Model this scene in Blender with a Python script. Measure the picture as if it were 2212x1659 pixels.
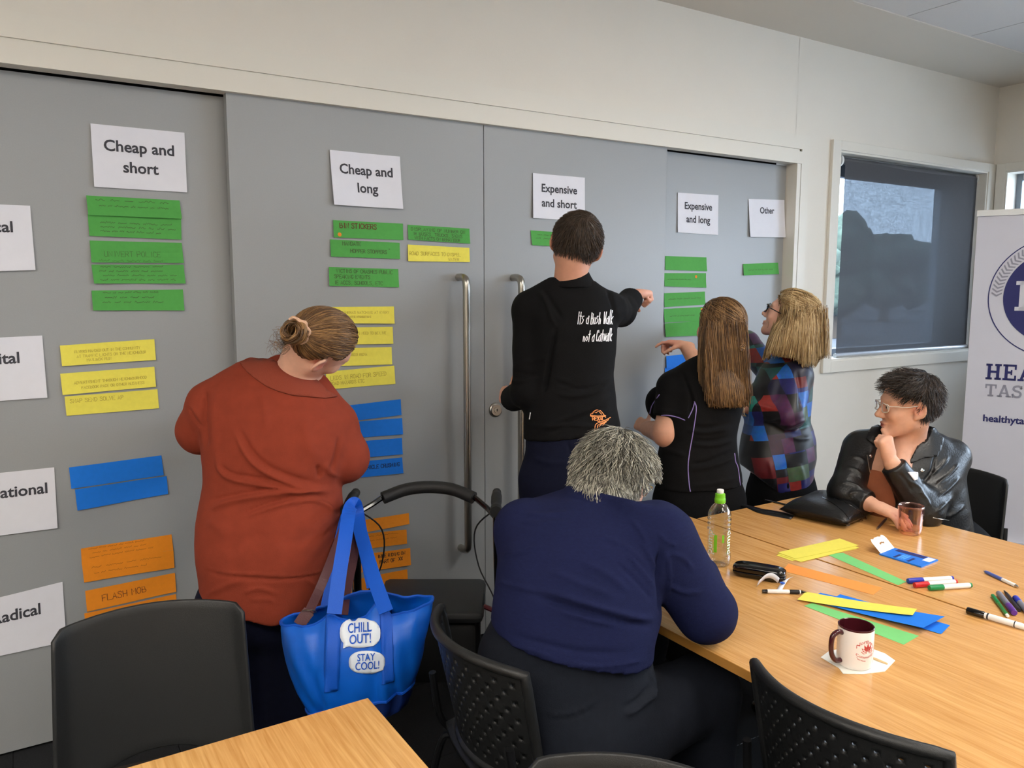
import bpy, bmesh, math, random
import numpy as np
from mathutils import Vector, Matrix
from mathutils.bvhtree import BVHTree

for _o in list(bpy.data.objects):
    bpy.data.objects.remove(_o)
SC = bpy.context.scene
COL = SC.collection

# ------------------------------------------------------------------ camera
YAW, PITCH, FPX = 0.5606, 0.1210, 1710.0
CXP, CYP = 1106.0, 829.5
CAM = np.array([0.0, -3.072, 1.6229])
FW = np.array([math.sin(YAW) * math.cos(PITCH), math.cos(YAW) * math.cos(PITCH), -math.sin(PITCH)])
VR = np.array([math.cos(YAW), -math.sin(YAW), 0.0])          # horizontal right
CU = np.cross(VR, FW)
VA = np.array([math.sin(YAW), math.cos(YAW), 0.0])           # horizontal, away
UP = np.array([0.0, 0.0, 1.0])
cd = bpy.data.cameras.new('camera')
cam = bpy.data.objects.new('camera', cd)
COL.objects.link(cam)
cd.sensor_width = 36.0
cd.lens = FPX / 2212.0 * 36.0
cd.clip_start = 0.05
_m = Matrix.Identity(4)
for _i in range(3):
    _m[_i][0], _m[_i][1], _m[_i][2], _m[_i][3] = VR[_i], CU[_i], -FW[_i], CAM[_i]
cam.matrix_world = _m
SC.camera = cam

# ------------------------------------------------------------------ world, exposure, lights
w = bpy.data.worlds.new('sky')
SC.world = w
w.use_nodes = True
_nt = w.node_tree
_nt.nodes.clear()
_out = _nt.nodes.new('ShaderNodeOutputWorld')
_bg = _nt.nodes.new('ShaderNodeBackground')
_sky = _nt.nodes.new('ShaderNodeTexSky')
_sky.sky_type = 'HOSEK_WILKIE'
_sky.turbidity = 5.0
_sky.sun_direction = (-0.5, -0.5, 0.7)
_mixw = _nt.nodes.new('ShaderNodeMix')
_mixw.data_type = 'RGBA'
_mixw.inputs[0].default_value = 0.75
_mixw.inputs[7].default_value = (0.74, 0.83, 1.0, 1)          # bright overcast
_nt.links.new(_sky.outputs[0], _mixw.inputs[6])
_nt.links.new(_mixw.outputs[2], _bg.inputs[0])
_bg.inputs[1].default_value = 20.0
_nt.links.new(_bg.outputs[0], _out.inputs[0])
SC.view_settings.view_transform = 'Standard'
SC.view_settings.look = 'None'
SC.view_settings.gamma = 1.0
SC.view_settings.use_curve_mapping = False
SC.view_settings.exposure = -0.12
PANEL_POWER = 17.5                                           # emission of the ceiling light panels
PANELS = [(3.1, -2.3), (-1.8, -2.3), (-1.83, -3.5), (-.6, -3.5), (1.9, -3.5), (0.65, -4.7), (3.1, -4.7), (-1.8, -4.7)]  # third and back rows are unseen, added to light the lower doors

# ------------------------------------------------------------------ helpers
def RAY(x, y):
    return FW + VR * ((x - CXP) / FPX) - CU * ((y - CYP) / FPX)
def J(x, y, d):
    return CAM + RAY(x, y) * d
def onY(x, y, Y=0.0):
    r = RAY(x, y); return CAM + r * ((Y - CAM[1]) / r[1])
def onZ(x, y, Z=0.72):
    r = RAY(x, y); return CAM + r * ((Z - CAM[2]) / r[2])
def onPlane(x, y, p0, n):
    r = RAY(x, y); n = np.asarray(n, float)
    return CAM + r * (np.dot(np.asarray(p0) - CAM, n) / np.dot(r, n))
def PX(P):
    d = np.asarray(P, float) - CAM
    z = d @ FW
    return np.stack([CXP + FPX * (d @ VR) / z, CYP - FPX * (d @ CU) / z], -1)
def nrm(v):
    v = np.asarray(v, float); return v / np.linalg.norm(v)
def V3(a, b, c):
    return VR * a + VA * b + UP * c

def tag(o, label=None, cat=None, group=None, kind=None):
    if label: o['label'] = label
    if cat: o['category'] = cat
    if group: o['group'] = group
    if kind: o['kind'] = kind
    return o
def empty(name, loc=(0, 0, 0), rz=0.0):
    o = bpy.data.objects.new(name, None)
    COL.objects.link(o)
    o.empty_display_size = 0.1
    o.location = [float(v) for v in loc]
    o.rotation_euler = (0, 0, rz)
    return o
def adopt(o, parent):
    """child keeps its world coordinates"""
    if parent is not None:
        m = Matrix.Translation(parent.location)
        q = parent
        while q.parent is not None:
            q = q.parent
            m = Matrix.Translation(q.location) @ m
        o.parent = parent
        o.matrix_parent_inverse = m.inverted() if parent.type == 'EMPTY' else Matrix.Identity(4)
    return o
def mo(name, verts, faces, mat, parent=None, smooth=True, local=False, mats=None, fmat=None):
    me = bpy.data.meshes.new(name)
    me.from_pydata([tuple(map(float, v)) for v in verts], [], [tuple(map(int, f)) for f in faces])
    o = bpy.data.objects.new(name, me)
    COL.objects.link(o)
    if mats:
        for m in mats: me.materials.append(m)
        if fmat is not None: me.polygons.foreach_set('material_index', np.asarray(fmat, np.int32))
    elif mat: me.materials.append(mat)
    if smooth: me.polygons.foreach_set('use_smooth', [True] * len(me.polygons))
    me.update()
    if parent is not None:
        if local: o.parent = parent
        else: adopt(o, parent)
    return o
def sharp(o, deg=35):
    me = o.data
    try:
        me.set_sharp_from_angle(angle=math.radians(deg))
    except Exception:
        pass
    return o

class MB:
    """collects simple solids into one mesh"""
    def __init__(s): s.v = []; s.f = []
    def add(s, v, f):
        n = len(s.v); s.v += [tuple(map(float, p)) for p in v]; s.f += [tuple(int(i) + n for i in q) for q in f]; return s
    def box(s, lo, hi, M=None, bev=0.0):
        lo, hi = np.array(lo, float), np.array(hi, float)
        if bev > 0:
            bm = bmesh.new(); bmesh.ops.create_cube(bm, size=1)
            for v in bm.verts: v.co = Vector([(lo[i] + hi[i]) / 2 + v.co[i] * (hi[i] - lo[i]) for i in range(3)])
            bmesh.ops.bevel(bm, geom=bm.edges[:], offset=bev, segments=2, affect='EDGES', profile=0.5)
            bm.verts.index_update()
            v = np.array([p.co[:] for p in bm.verts]); f = [[q.index for q in fc.verts] for fc in bm.faces]; bm.free()
        else:
            v = np.array([[(lo, hi)[(i >> k) & 1][k] for k in range(3)] for i in range(8)])
            f = [(0, 2, 3, 1), (4, 5, 7, 6), (0, 1, 5, 4), (2, 6, 7, 3), (0, 4, 6, 2), (1, 3, 7, 5)]
        if M is not None: v = np.array([(M @ Vector(p))[:] for p in v])
        return s.add(v, f)
    def tube(s, pts, r, n=8, cap=True, closed=False):
        pts = np.asarray(pts, float); k = len(pts)
        rr = np.full(k, r, float) if np.isscalar(r) else np.asarray(r, float)
        t = np.gradient(pts, axis=0) if not closed else np.roll(pts, -1, 0) - np.roll(pts, 1, 0)
        t /= np.linalg.norm(t, axis=1)[:, None] + 1e-12
        a = np.array([0, 0, 1.0]) if abs(t[0][2]) < 0.9 else np.array([1.0, 0, 0])
        u = nrm(np.cross(t[0], a)); V = []
        ang = np.arange(n) * 2 * math.pi / n
        for i in range(k):
            u = u - t[i] * np.dot(u, t[i]); u = nrm(u); b = np.cross(t[i], u)
            V += list(pts[i] + rr[i] * (np.cos(ang)[:, None] * u + np.sin(ang)[:, None] * b))
        F = []
        for i in range(k if closed else k - 1):
            j = (i + 1) % k
            for q in range(n): F.append((i * n + q, i * n + (q + 1) % n, j * n + (q + 1) % n, j * n + q))
        if cap and not closed:
            F.append(tuple(range(n))[::-1]); F.append(tuple((k - 1) * n + q for q in range(n)))
        return s.add(V, F)
    def lathe(s, prof, n=24, c=(0, 0, 0), M=None, cap=True):
        V = []; F = []; k = len(prof)
        for (r, z) in prof:
            for q in range(n):
                a = q * 2 * math.pi / n
                V.append((c[0] + r * math.cos(a), c[1] + r * math.sin(a), c[2] + z))
        for i in range(k - 1):
            for q in range(n): F.append((i * n + q, i * n + (q + 1) % n, (i + 1) * n + (q + 1) % n, (i + 1) * n + q))
        if cap and prof[0][0] > 1e-6: F.append(tuple(range(n))[::-1])
        if cap and prof[-1][0] > 1e-6: F.append(tuple((k - 1) * n + q for q in range(n)))
        if M is not None: V = [(M @ Vector(p))[:] for p in V]
        return s.add(V, F)
    def prism(s, poly, z0, z1, M=None):
        n = len(poly)
        V = [(p[0], p[1], z0) for p in poly] + [(p[0], p[1], z1) for p in poly]
        F = [tuple(range(n))[::-1], tuple(range(n, 2 * n))] + [(i, (i + 1) % n, n + (i + 1) % n, n + i) for i in range(n)]
        if M is not None: V = [(M @ Vector(p))[:] for p in V]
        return s.add(V, F)
    def obj(s, name, mat, parent=None, smooth=False, local=False, ang=40):
        o = mo(name, s.v, s.f, mat, parent, smooth, local)
        if smooth: sharp(o, ang)
        return o
def crv(pts, n=8):
    """Catmull-Rom through the points"""
    p = np.asarray(pts, float); p = np.vstack([2 * p[0] - p[1], p, 2 * p[-1] - p[-2]]); o = []
    for i in range(1, len(p) - 2):
        for t in np.arange(n) / n:
            a, b, c, d = p[i - 1:i + 3]
            o.append(.5 * ((2 * b) + (c - a) * t + (2 * a - 5 * b + 4 * c - d) * t * t + (3 * b - a - 3 * c + d) * t ** 3))
    o.append(p[-2]); return np.array(o)

# ------------------------------------------------------------------ materials
def lin(c):
    return tuple(((v / 255.0) / 12.92 if v <= 10 else ((v / 255.0 + .055) / 1.055) ** 2.4) for v in c)
def mat(name, rgb, rough=0.6, metal=0.0, noise=0.0, nscale=30.0, bump=0.0, bscale=200.0, coat=0.0, spec=0.5, trans=0.0, ior=1.45, sheen=0.0, stretch=None, sss=0.0, attr=None, emis=0.0):
    m = bpy.data.materials.new(name); m.use_nodes = True
    nt = m.node_tree; b = nt.nodes['Principled BSDF']
    L = nt.links.new; c = lin(rgb) + (1,)
    b.inputs['Base Color'].default_value = c
    b.inputs['Roughness'].default_value = rough; b.inputs['Metallic'].default_value = metal
    b.inputs['Specular IOR Level'].default_value = spec
    b.inputs['Coat Weight'].default_value = coat; b.inputs['Coat Roughness'].default_value = 0.12
    b.inputs['Transmission Weight'].default_value = trans; b.inputs['IOR'].default_value = ior
    b.inputs['Sheen Weight'].default_value = sheen
    if sss: b.inputs['Subsurface Weight'].default_value = sss; b.inputs['Subsurface Radius'].default_value = (0.012, 0.005, 0.003); b.inputs['Subsurface Scale'].default_value = 0.6
    if emis: b.inputs['Emission Color'].default_value = c; b.inputs['Emission Strength'].default_value = emis
    tc = nt.nodes.new('ShaderNodeTexCoord'); src = tc.outputs['Object']
    if stretch:
        mp = nt.nodes.new('ShaderNodeMapping'); mp.inputs['Scale'].default_value = stretch; L(src, mp.inputs[0]); src = mp.outputs[0]
    col = None
    if attr:
        at = nt.nodes.new('ShaderNodeAttribute'); at.attribute_name = attr; col = at.outputs['Color']
    if noise:
        n = nt.nodes.new('ShaderNodeTexNoise'); n.inputs['Scale'].default_value = nscale; n.inputs['Detail'].default_value = 4; L(src, n.inputs['Vector'])
        mr = nt.nodes.new('ShaderNodeMapRange'); mr.inputs[1].default_value = .3; mr.inputs[2].default_value = .7
        mr.inputs[3].default_value = 1 - noise; mr.inputs[4].default_value = 1 + noise; L(n.outputs[0], mr.inputs[0])
        mx = nt.nodes.new('ShaderNodeMix'); mx.data_type = 'RGBA'; mx.blend_type = 'MULTIPLY'; mx.inputs[0].default_value = 1
        mx.inputs[6].default_value = c
        if col: L(col, mx.inputs[6])
        cc = nt.nodes.new('ShaderNodeCombineColor')
        for i in range(3): L(mr.outputs[0], cc.inputs[i])
        L(cc.outputs[0], mx.inputs[7]); col = mx.outputs[2]
    if col: L(col, b.inputs['Base Color'])
    if bump:
        n2 = nt.nodes.new('ShaderNodeTexNoise'); n2.inputs['Scale'].default_value = bscale; n2.inputs['Detail'].default_value = 3; L(src, n2.inputs['Vector'])
        bp = nt.nodes.new('ShaderNodeBump'); bp.inputs['Strength'].default_value = bump; bp.inputs['Distance'].default_value = 0.002
        L(n2.outputs[0], bp.inputs['Height']); L(bp.outputs[0], b.inputs['Normal'])
    return m

M = {}
M['wall'] = mat('wall_paint', (222, 217, 207), .75, bump=.15, bscale=120, noise=.015, nscale=3)
M['trim'] = mat('trim_paint', (221, 217, 207), .45, bump=.08, bscale=90)
M['ceil'] = mat('ceiling_paint', (212, 205, 193), .85)
M['tile'] = mat('ceiling_tile', (212, 209, 206), .9, noise=.03, nscale=300, bump=.3, bscale=300)
M['door'] = mat('door_laminate', (152, 155, 157), .36, noise=.02, nscale=250, bump=.03, bscale=300)
M['dark'] = mat('dark_gap', (8, 8, 9), .9)
M['steel'] = mat('brushed_steel', (176, 172, 164), .28, 1.0, noise=.08, nscale=40, stretch=(60, 60, 1))
M['chrome'] = mat('chrome', (200, 200, 200), .12, 1.0, noise=.02)
M['paper'] = mat('white_paper', (222, 223, 232), .8, noise=.012, nscale=25)
M['green'] = mat('green_paper', (78, 160, 72), .75, noise=.03, nscale=60)
M['yellow'] = mat('yellow_paper', (232, 220, 88), .75, noise=.03, nscale=60)
M['blue'] = mat('blue_paper', (0, 116, 222), .7, noise=.03, nscale=60)
M['orange'] = mat('orange_paper', (238, 142, 24), .75, noise=.03, nscale=60)
M['orangelt'] = mat('pale_orange_paper', (240, 148, 66), .75, noise=.02, nscale=60)
M['ink'] = mat('black_ink', (28, 28, 34), .6)
M['inkgrey'] = mat('print_ink', (58, 58, 66), .7)
M['pencil'] = mat('faint_pen', (70, 86, 52), .8)
M['penyel'] = mat('faint_pen_on_yellow', (176, 158, 66), .8)
M['penblue'] = mat('navy_marker', (14, 28, 70), .7)
M['penred'] = mat('brown_marker', (98, 44, 26), .7)
M['penbrown'] = mat('faint_pen_on_orange', (176, 98, 22), .8)
M['dot'] = mat('orange_dot', (232, 140, 40), .7)
M['black'] = mat('black_plastic', (30, 31, 32), .42, bump=.25, bscale=500, spec=.5)
M['blacksoft'] = mat('black_rubber', (20, 20, 21), .6, bump=.2, bscale=400)
M['blackgloss'] = mat('black_gloss', (9, 9, 10), .12, coat=.5)
M['leather'] = mat('black_leather', (17, 18, 20), .36, noise=.15, nscale=40, bump=.55, bscale=130, spec=.55)
M['maroon'] = mat('maroon_enamel', (74, 22, 30), .25, coat=.4, noise=.03)
M['navy'] = mat('navy_print', (38, 42, 104), .6)
M['silver'] = mat('grey_print', (150, 150, 166), .6)
M['banner'] = mat('banner_film', (214, 214, 226), .5, noise=.008, nscale=8)
M['whiteplastic'] = mat('white_plastic', (236, 236, 234), .35)
M['aluminium'] = mat('aluminium', (206, 208, 212), .35, .8)

def wood(name, rot):
    m = bpy.data.materials.new(name); m.use_nodes = True; nt = m.node_tree; b = nt.nodes['Principled BSDF']; L = nt.links.new
    tc = nt.nodes.new('ShaderNodeTexCoord'); mp = nt.nodes.new('ShaderNodeMapping')
    mp.inputs['Rotation'].default_value = (0, 0, rot); mp.inputs['Scale'].default_value = (40, 1.6, 40); L(tc.outputs['Object'], mp.inputs[0])
    n = nt.nodes.new('ShaderNodeTexNoise'); n.inputs['Scale'].default_value = 3.0; n.inputs['Detail'].default_value = 8; n.inputs['Distortion'].default_value = .6; L(mp.outputs[0], n.inputs['Vector'])
    mp2 = nt.nodes.new('ShaderNodeMapping'); mp2.inputs['Rotation'].default_value = (0, 0, rot); mp2.inputs['Scale'].default_value = (220, 9, 50); L(tc.outputs['Object'], mp2.inputs[0])
    n2 = nt.nodes.new('ShaderNodeTexNoise'); n2.inputs['Scale'].default_value = 1.0; n2.inputs['Detail'].default_value = 3; L(mp2.outputs[0], n2.inputs['Vector'])
    ad = nt.nodes.new('ShaderNodeMath'); ad.operation = 'MULTIPLY_ADD'; ad.inputs[1].default_value = .45; L(n2.outputs[0], ad.inputs[0]); L(n.outputs[0], ad.inputs[2])
    cr = nt.nodes.new('ShaderNodeValToRGB'); L(ad.outputs[0], cr.inputs[0])
    cr.color_ramp.elements[0].position = .48; cr.color_ramp.elements[0].color = lin((192, 137, 74)) + (1,)
    cr.color_ramp.elements[1].position = .95; cr.color_ramp.elements[1].color = lin((222, 171, 106)) + (1,)
    L(cr.outputs[0], b.inputs['Base Color']); b.inputs['Roughness'].default_value = .24; b.inputs['Specular IOR Level'].default_value = .8
    return m
M['wood'] = wood('beech_laminate', 0.0)
M['wood2'] = wood('beech_laminate_near', 0.35)
M['woodedge'] = mat('beech_edge_band', (176, 124, 58), .4, noise=.06, nscale=20)

# ------------------------------------------------------------------ lettering
def text_mesh(s, size=1.0, bold=0.0, align='CENTER', sx=1.0, shear=0.0):
    """triangulated outline of a string in the plane, from the built-in font"""
    c = bpy.data.curves.new('t', 'FONT'); c.body = s; c.size = size; c.align_x = align; c.align_y = 'CENTER'
    c.offset = bold; c.resolution_u = 3; c.shear = shear
    o = bpy.data.objects.new('t', c); COL.objects.link(o)
    dg = bpy.context.evaluated_depsgraph_get(); dg.update()
    me = o.evaluated_get(dg).to_mesh()
    v = np.array([p.co[:] for p in me.vertices]).reshape(-1, 3); f = [tuple(p.vertices) for p in me.polygons]
    o.evaluated_get(dg).to_mesh_clear(); bpy.data.objects.remove(o); bpy.data.curves.remove(c)
    if len(v): v[:, 0] *= sx
    return v[:, :2], f
STROKE = {
 'A': ['00 26 40', '12 32'], 'B': ['00 06 35 33 03', '33 42 41 30 00'], 'C': ['45 36 16 04 02 10 30 41'], 'D': ['00 06 26 44 42 20 00'],
 'E': ['46 06 00 40', '03 33'], 'F': ['46 06 00', '03 33'], 'G': ['45 36 16 04 02 10 30 42 22'], 'H': ['00 06', '40 46', '03 43'], 'I': ['20 26'],
 'J': ['36 31 20 10 01'], 'K': ['00 06', '46 02', '13 40'], 'L': ['06 00 40'], 'M': ['00 06 23 46 40'], 'N': ['00 06 40 46'],
 'O': ['16 04 02 10 30 42 44 36 16'], 'P': ['00 06 36 44 33 03'], 'Q': ['16 04 02 10 30 42 44 36 16', '22 40'], 'R': ['00 06 36 44 33 03', '23 40'],
 'S': ['45 36 16 05 14 33 41 30 10 01'], 'T': ['06 46', '26 20'], 'U': ['06 01 10 30 41 46'], 'V': ['06 20 46'], 'W': ['06 10 24 30 46'],
 'X': ['00 46', '06 40'], 'Y': ['06 23 46', '23 20'], 'Z': ['06 46 00 40'], '1': ['15 26 20'], '0': ['16 04 02 10 30 42 44 36 16'],
 'a': ['33 13 02 01 10 30 41', '44 40'], 'c': ['33 13 02 01 10 30'], 'e': ['02 42 33 13 02 01 10 40'], 'h': ['06 00', '02 23 32 30'], 'i': ['23 20', '25 25'],
 'k': ['07 00', '34 02 30'], 'l': ['17 10'], 'n': ['03 00', '02 23 32 30'], 'o': ['23 02 01 20 41 42 23'], 's': ['34 14 03 32 21 00'],
 't': ['26 20', '04 44'], 'u': ['03 01 10 30 33', '33 30'], 'r': ['03 00', '02 23 33'], 'w': ['04 10 23 30 44'],
 "'": ['26 25'], '"': ['16 15', '36 35'], '.': ['20 20'], ',': ['20 1-'], '-': ['13 33'], '!': ['26 22', '20 20'], ':': ['23 23', '20 20']}
def strokes(s, adv=5.2, jit=0.0, seed=0):
    """handwriting: list of polylines in units of one cap height (6) and total width"""
    rnd = random.Random(seed); x = 0; out = []
    for ch in s:
        if ch == ' ': x += adv * .7; continue
        for st in STROKE.get(ch, STROKE.get(ch.upper(), [])):
            p = []
            for q in st.split():
                yy = -1 if q[1] == '-' else int(q[1])
                p.append((x + int(q[0]) + rnd.uniform(-jit, jit), yy + rnd.uniform(-jit, jit)))
            if len(p) == 2 and p[0] == p[1]: p[1] = (p[1][0] + .3, p[1][1] + .3)
            out.append(np.array(p, float))
        x += (adv if ch not in "Iil1'.,!:" else adv * .75)
    return out, x
def squiggle(nwords, seed, h=1.0):
    """illegible line of pen marks"""
    rnd = random.Random(seed); x = 0; out = []
    for _ in range(nwords):
        n = rnd.randint(3, 8); p = []
        for k in range(n * 2):
            p.append((x, rnd.uniform(.5, 4.0) * h if k % 2 else rnd.uniform(-.2, 1.6) * h)); x += rnd.uniform(.9, 1.9)
        out.append(np.array(p)); x += 3.2
    return out, x
def ribbon(polys, wd):
    """flat ribbons along 2-D polylines"""
    V = []; F = []
    for p in polys:
        if len(p) < 2: continue
        p = np.asarray(p, float)
        t = np.gradient(p, axis=0); t /= np.linalg.norm(t, axis=1)[:, None] + 1e-9
        n = np.stack([-t[:, 1], t[:, 0]], 1) * wd / 2
        q = p.copy(); q[0] -= t[0] * wd * .4; q[-1] += t[-1] * wd * .4
        b = len(V); V += list(q + n) + list(q - n); k = len(p)
        F += [(b + i, b + k + i, b + k + i + 1, b + i + 1) for i in range(k - 1)]
    return np.array(V).reshape(-1, 2), F
# ================================================================== THE ROOM
RX0, RX1, RY0, RZ = -2.6, 5.98, -6.2, 3.02
def struct(name, mb, m, smooth=False):
    o = mb.obj(name, m, None, smooth); o['kind'] = 'structure'; return o
floor = struct('floor', MB().box((RX0, RY0, -.12), (RX1 + .1, .35, -.006)), M['dark'])
M['carpet'] = mat('charcoal_carpet', (27, 29, 33), .95, noise=.28, nscale=160, bump=.7, bscale=500)
M['carpetline'] = mat('carpet_fleck', (118, 122, 128), .95, noise=.5, nscale=40)
_ts = []
for i in range(17):
    for j in range(13):
        x0 = -2.6 + i * .5; y0 = .1 - .354 * 1 - (j) * .5
        x1, y1 = min(x0 + .5, RX1), min(y0 + .5, .3)
        o = MB().box((x0 + .0012, y0 + .0012, -.006), (x1 - .0012, y1 - .0012, 0)).obj('carpet_tile', M['carpet'], floor)
# woven pale fleck lines of the carpet
fl = MB(); rnd = random.Random(4)
for (y, xa, xb) in [(-.9, 2.12, 2.44), (-1.255, 1.86, 2.2), (-.23, 1.36, 1.52), (-.55, .4, .8), (-1.9, .9, 1.4)]:
    x = xa
    while x < xb:
        l = rnd.uniform(.015, .05); yy = y + rnd.uniform(-.002, .002)
        fl.box((x, yy - .0015, -.001), (x + l, yy + .0015, .0012)); x += l + rnd.uniform(.002, .012)
o = fl.obj('fleck_line', M['carpetline'], floor); o['kind'] = 'stuff'

# back wall (y = 0 is its room face), opening for the sliding doors and for the window
DX0, DX1, DZ = -2.3, 3.835, 2.325
WX0, WX1, WZ0, WZ1 = 4.225, 5.885, 1.175, 2.435
wb = MB()
wb.box((RX0, 0, DZ + .08), (DX1, .2, RZ)); wb.box((RX0, 0, 0), (DX0, .2, DZ + .08))
wb.box((DX1 + .03, 0, 0), (WX0, .2, RZ)); wb.box((DX1 - .002, 0, DZ + .08), (DX1 + .03, .2, RZ)); wb.box((WX0, 0, 0), (WX1, .2, WZ0)); wb.box((WX0, 0, WZ1), (WX1, .2, RZ)); wb.box((WX1, 0, 0), (RX1 + .2, .2, RZ))
struct('wall_back', wb, M['wall'])
struct('wall_left', MB().box((RX0 - .15, RY0, 0), (RX0, .2, RZ)), M['wall'])
struct('wall_front', MB().box((RX0 - .15, RY0 - .15, 0), (RX1 + .2, RY0, RZ)), M['wall'])
# right wall with a run of windows
R1a, R1b, R2a, R2b = -1.45, -.09, -5.6, -1.7
wr = MB()
wr.box((RX1, RY0, 0), (RX1 + .2, 0, WZ0)); wr.box((RX1, RY0, WZ1), (RX1 + .2, 0, RZ))
wr.box((RX1, R1b, WZ0), (RX1 + .2, 0, WZ1)); wr.box((RX1, R2b, WZ0), (RX1 + .2, R1a, WZ1)); wr.box((RX1, RY0, WZ0), (RX1 + .2, R2a, WZ1))
struct('wall_right', wr, M['wall'])
# ceiling: plain margin and recessed grid of tiles
ceil = struct('ceiling', MB().box((RX0, RY0, RZ + .03), (RX1 + .2, .2, RZ + .12))
    .box((RX0, -.5, RZ), (RX1, 0, RZ + .03)).box((RX0, RY0, RZ), (RX1, RY0 + .35, RZ + .03))
    .box((RX1 - .1, RY0, RZ), (RX1, -.5, RZ + .03)), M['ceil'])
M['panel'] = mat('light_panel_diffuser', (255, 247, 236), .5, emis=PANEL_POWER)
px0 = 4.035 - .615 * 11
tx = [px0 + .615 * k for k in range(14)]
ty = [-.5 - 1.2 * k for k in range(5)]
panels = set()
for (qx, qy) in PANELS:
    i = min(range(13), key=lambda k: abs((tx[k] + tx[k + 1]) / 2 - qx)); j = min(range(4), key=lambda k: abs((ty[k] + ty[k + 1]) / 2 - qy)); panels.add((i, j))
for i in range(13):
    for j in range(4):
        a, b_, c, d = max(tx[i], RX0), min(tx[i + 1], RX1 - .1), ty[j + 1], ty[j]
        if b_ - a < .02: continue
        if (i, j) in panels:
            e = empty('ceiling_light', ((a + b_) / 2, (c + d) / 2, RZ))
            MB().box((a + .02, c + .02, RZ + .004), (b_ - .02, d - .02, RZ + .02)).obj('diffuser', M['panel'], e)
            fr = MB()
            for (u0, v0, u1, v1) in [(a, c, b_, c + .02), (a, d - .02, b_, d), (a, c + .02, a + .02, d - .02), (b_ - .02, c + .02, b_, d - .02)]: fr.box((u0, v0, RZ - .003), (u1, v1, RZ + .02))
            fr.obj('frame', M['whiteplastic'], e)
            tag(e, 'flat white ceiling light panel, %s' % {(-1.83, -3.5): 'added unseen nearest the left wall in the third row', (-.6, -3.5): 'added unseen behind the viewer to the left, third row', (1.9, -3.5): 'added unseen behind the viewer to the right, third row', (3.1, -2.3): 'over the table with the handbag', (-1.8, -2.3): 'nearest the left wall in the first row', (0.65, -4.7): 'added unseen in the middle of the back row', (3.1, -4.7): 'added unseen, rightmost of the back row', (-1.8, -4.7): 'added unseen, leftmost of the back row'}[min(PANELS, key=lambda q: (q[0] - (a + b_) / 2) ** 2 + (q[1] - (c + d) / 2) ** 2)], 'ceiling light', 'ceiling light panels')
        else:
            MB().box((a + .004, c + .004, RZ + .004), (b_ - .004, d - .004, RZ + .022)).obj('ceiling_tile', M['tile'], ceil)

# door surround: fascia, groove, architrave, right jamb
tr = MB()
tr.box((RX0, -.026, DZ), (DX1 + .03, .035, DZ + .068))
struct('trim_1', tr, M['trim'])
tr = MB(); tr.box((RX0, -.018, DZ + .083), (DX1 + .105, 0, DZ + .163)); tr.box((DX1 + .039, -.018, 0), (DX1 + .105, 0, DZ + .083))
tr.box((DX1 + .0301, -.008, 0), (DX1 + .039, 0, DZ + .083)); tr.box((RX0, -.008, DZ + .0681), (DX1 + .039, 0, DZ + .083))
struct('trim_2', tr, M['trim'])
tr = MB(); tr.box((DX1, -.020, 0), (DX1 + .0299, .129, DZ)); struct('trim_3', tr, M['trim'])
struct('cavity_shade', MB().box((DX0, .13, 0), (DX1, .2, DZ + .08)).box((DX0, .036, DZ + .03), (DX1, .13, DZ + .08)), M['dark'])  # black boxes paint the shade of the cavity above and behind the doors
# four sliding leaves
def leaf(n, x0, x1, y, ztop, edge=True):
    o = MB().box((x0, y, .012), (x1, y + .04, ztop), bev=.0015).obj('door_%d' % n, M['door']); o['kind'] = 'structure'; return o
d1 = leaf(1, DX0, .80, .056, DZ - .004)
d2 = leaf(2, .703, 1.781, 0.0, DZ + .012)
d3 = leaf(3, 1.784, 2.857, 0.0, DZ + .012)
d4 = leaf(4, 2.80, DX1 - .001, .056, DZ - .004)
# D-shaped pull handles on the two middle leaves
def handle(door, x):
    z1, z0, yo = 1.668, .452, -.072
    pts = [(x - .035 * 0, .0, z1), (x, yo * .55, z1), (x, yo * .9, z1 - .012), (x, yo, z1 - .045)]
    p = np.vstack([crv([(x, 0, z1), (x, -.035, z1), (x, -.062, z1 - .010), (x, -.072, z1 - .038), (x, -.072, z1 - .1)], 6),
                   crv([(x, -.072, z0 + .1), (x, -.072, z0 + .038), (x, -.062, z0 + .010), (x, -.035, z0), (x, 0, z0)], 6)])
    o = MB().tube(p, .0165, 14).obj('door_handle', M['steel'], door, True)
    return o
handle(d2, 1.653); handle(d3, 1.934)
lk = MB(); lm = Matrix.Translation((1.838, 0, 1.069)) @ Matrix.Rotation(math.pi / 2, 4, 'X')
lk.lathe([(.034, 0), (.034, .004), (.031, .008), (.026, .010), (.0255, .013), (.014, .013), (.013, .017), (0, .0175)], 24, M=lm)
o = lk.obj('lock_cylinder', M['steel'], d3, True)
MB().box((1.836, -.0185, 1.064), (1.840, -.017, 1.076)).obj('keyhole', M['dark'], o)

# windows: lining, sash, glass
M['glass'] = bpy.data.materials.new('window_glass'); M['glass'].use_nodes = True
_t = M['glass'].node_tree; _b = _t.nodes['Principled BSDF']; _o = _t.nodes['Material Output']
_tr = _t.nodes.new('ShaderNodeBsdfTransparent'); _tr.inputs[0].default_value = (.92, .96, .97, 1)
_gl = _t.nodes.new('ShaderNodeBsdfGlossy'); _gl.inputs['Roughness'].default_value = .02
_lw = _t.nodes.new('ShaderNodeLayerWeight'); _lw.inputs[0].default_value = .25
_ms = _t.nodes.new('ShaderNodeMixShader'); _lw.inputs[0].default_value = .12; _t.links.new(_lw.outputs[1], _ms.inputs[0]); _t.links.new(_tr.outputs[0], _ms.inputs[1]); _t.links.new(_gl.outputs[0], _ms.inputs[2]); _t.links.new(_ms.outputs[0], _o.inputs[0])
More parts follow.
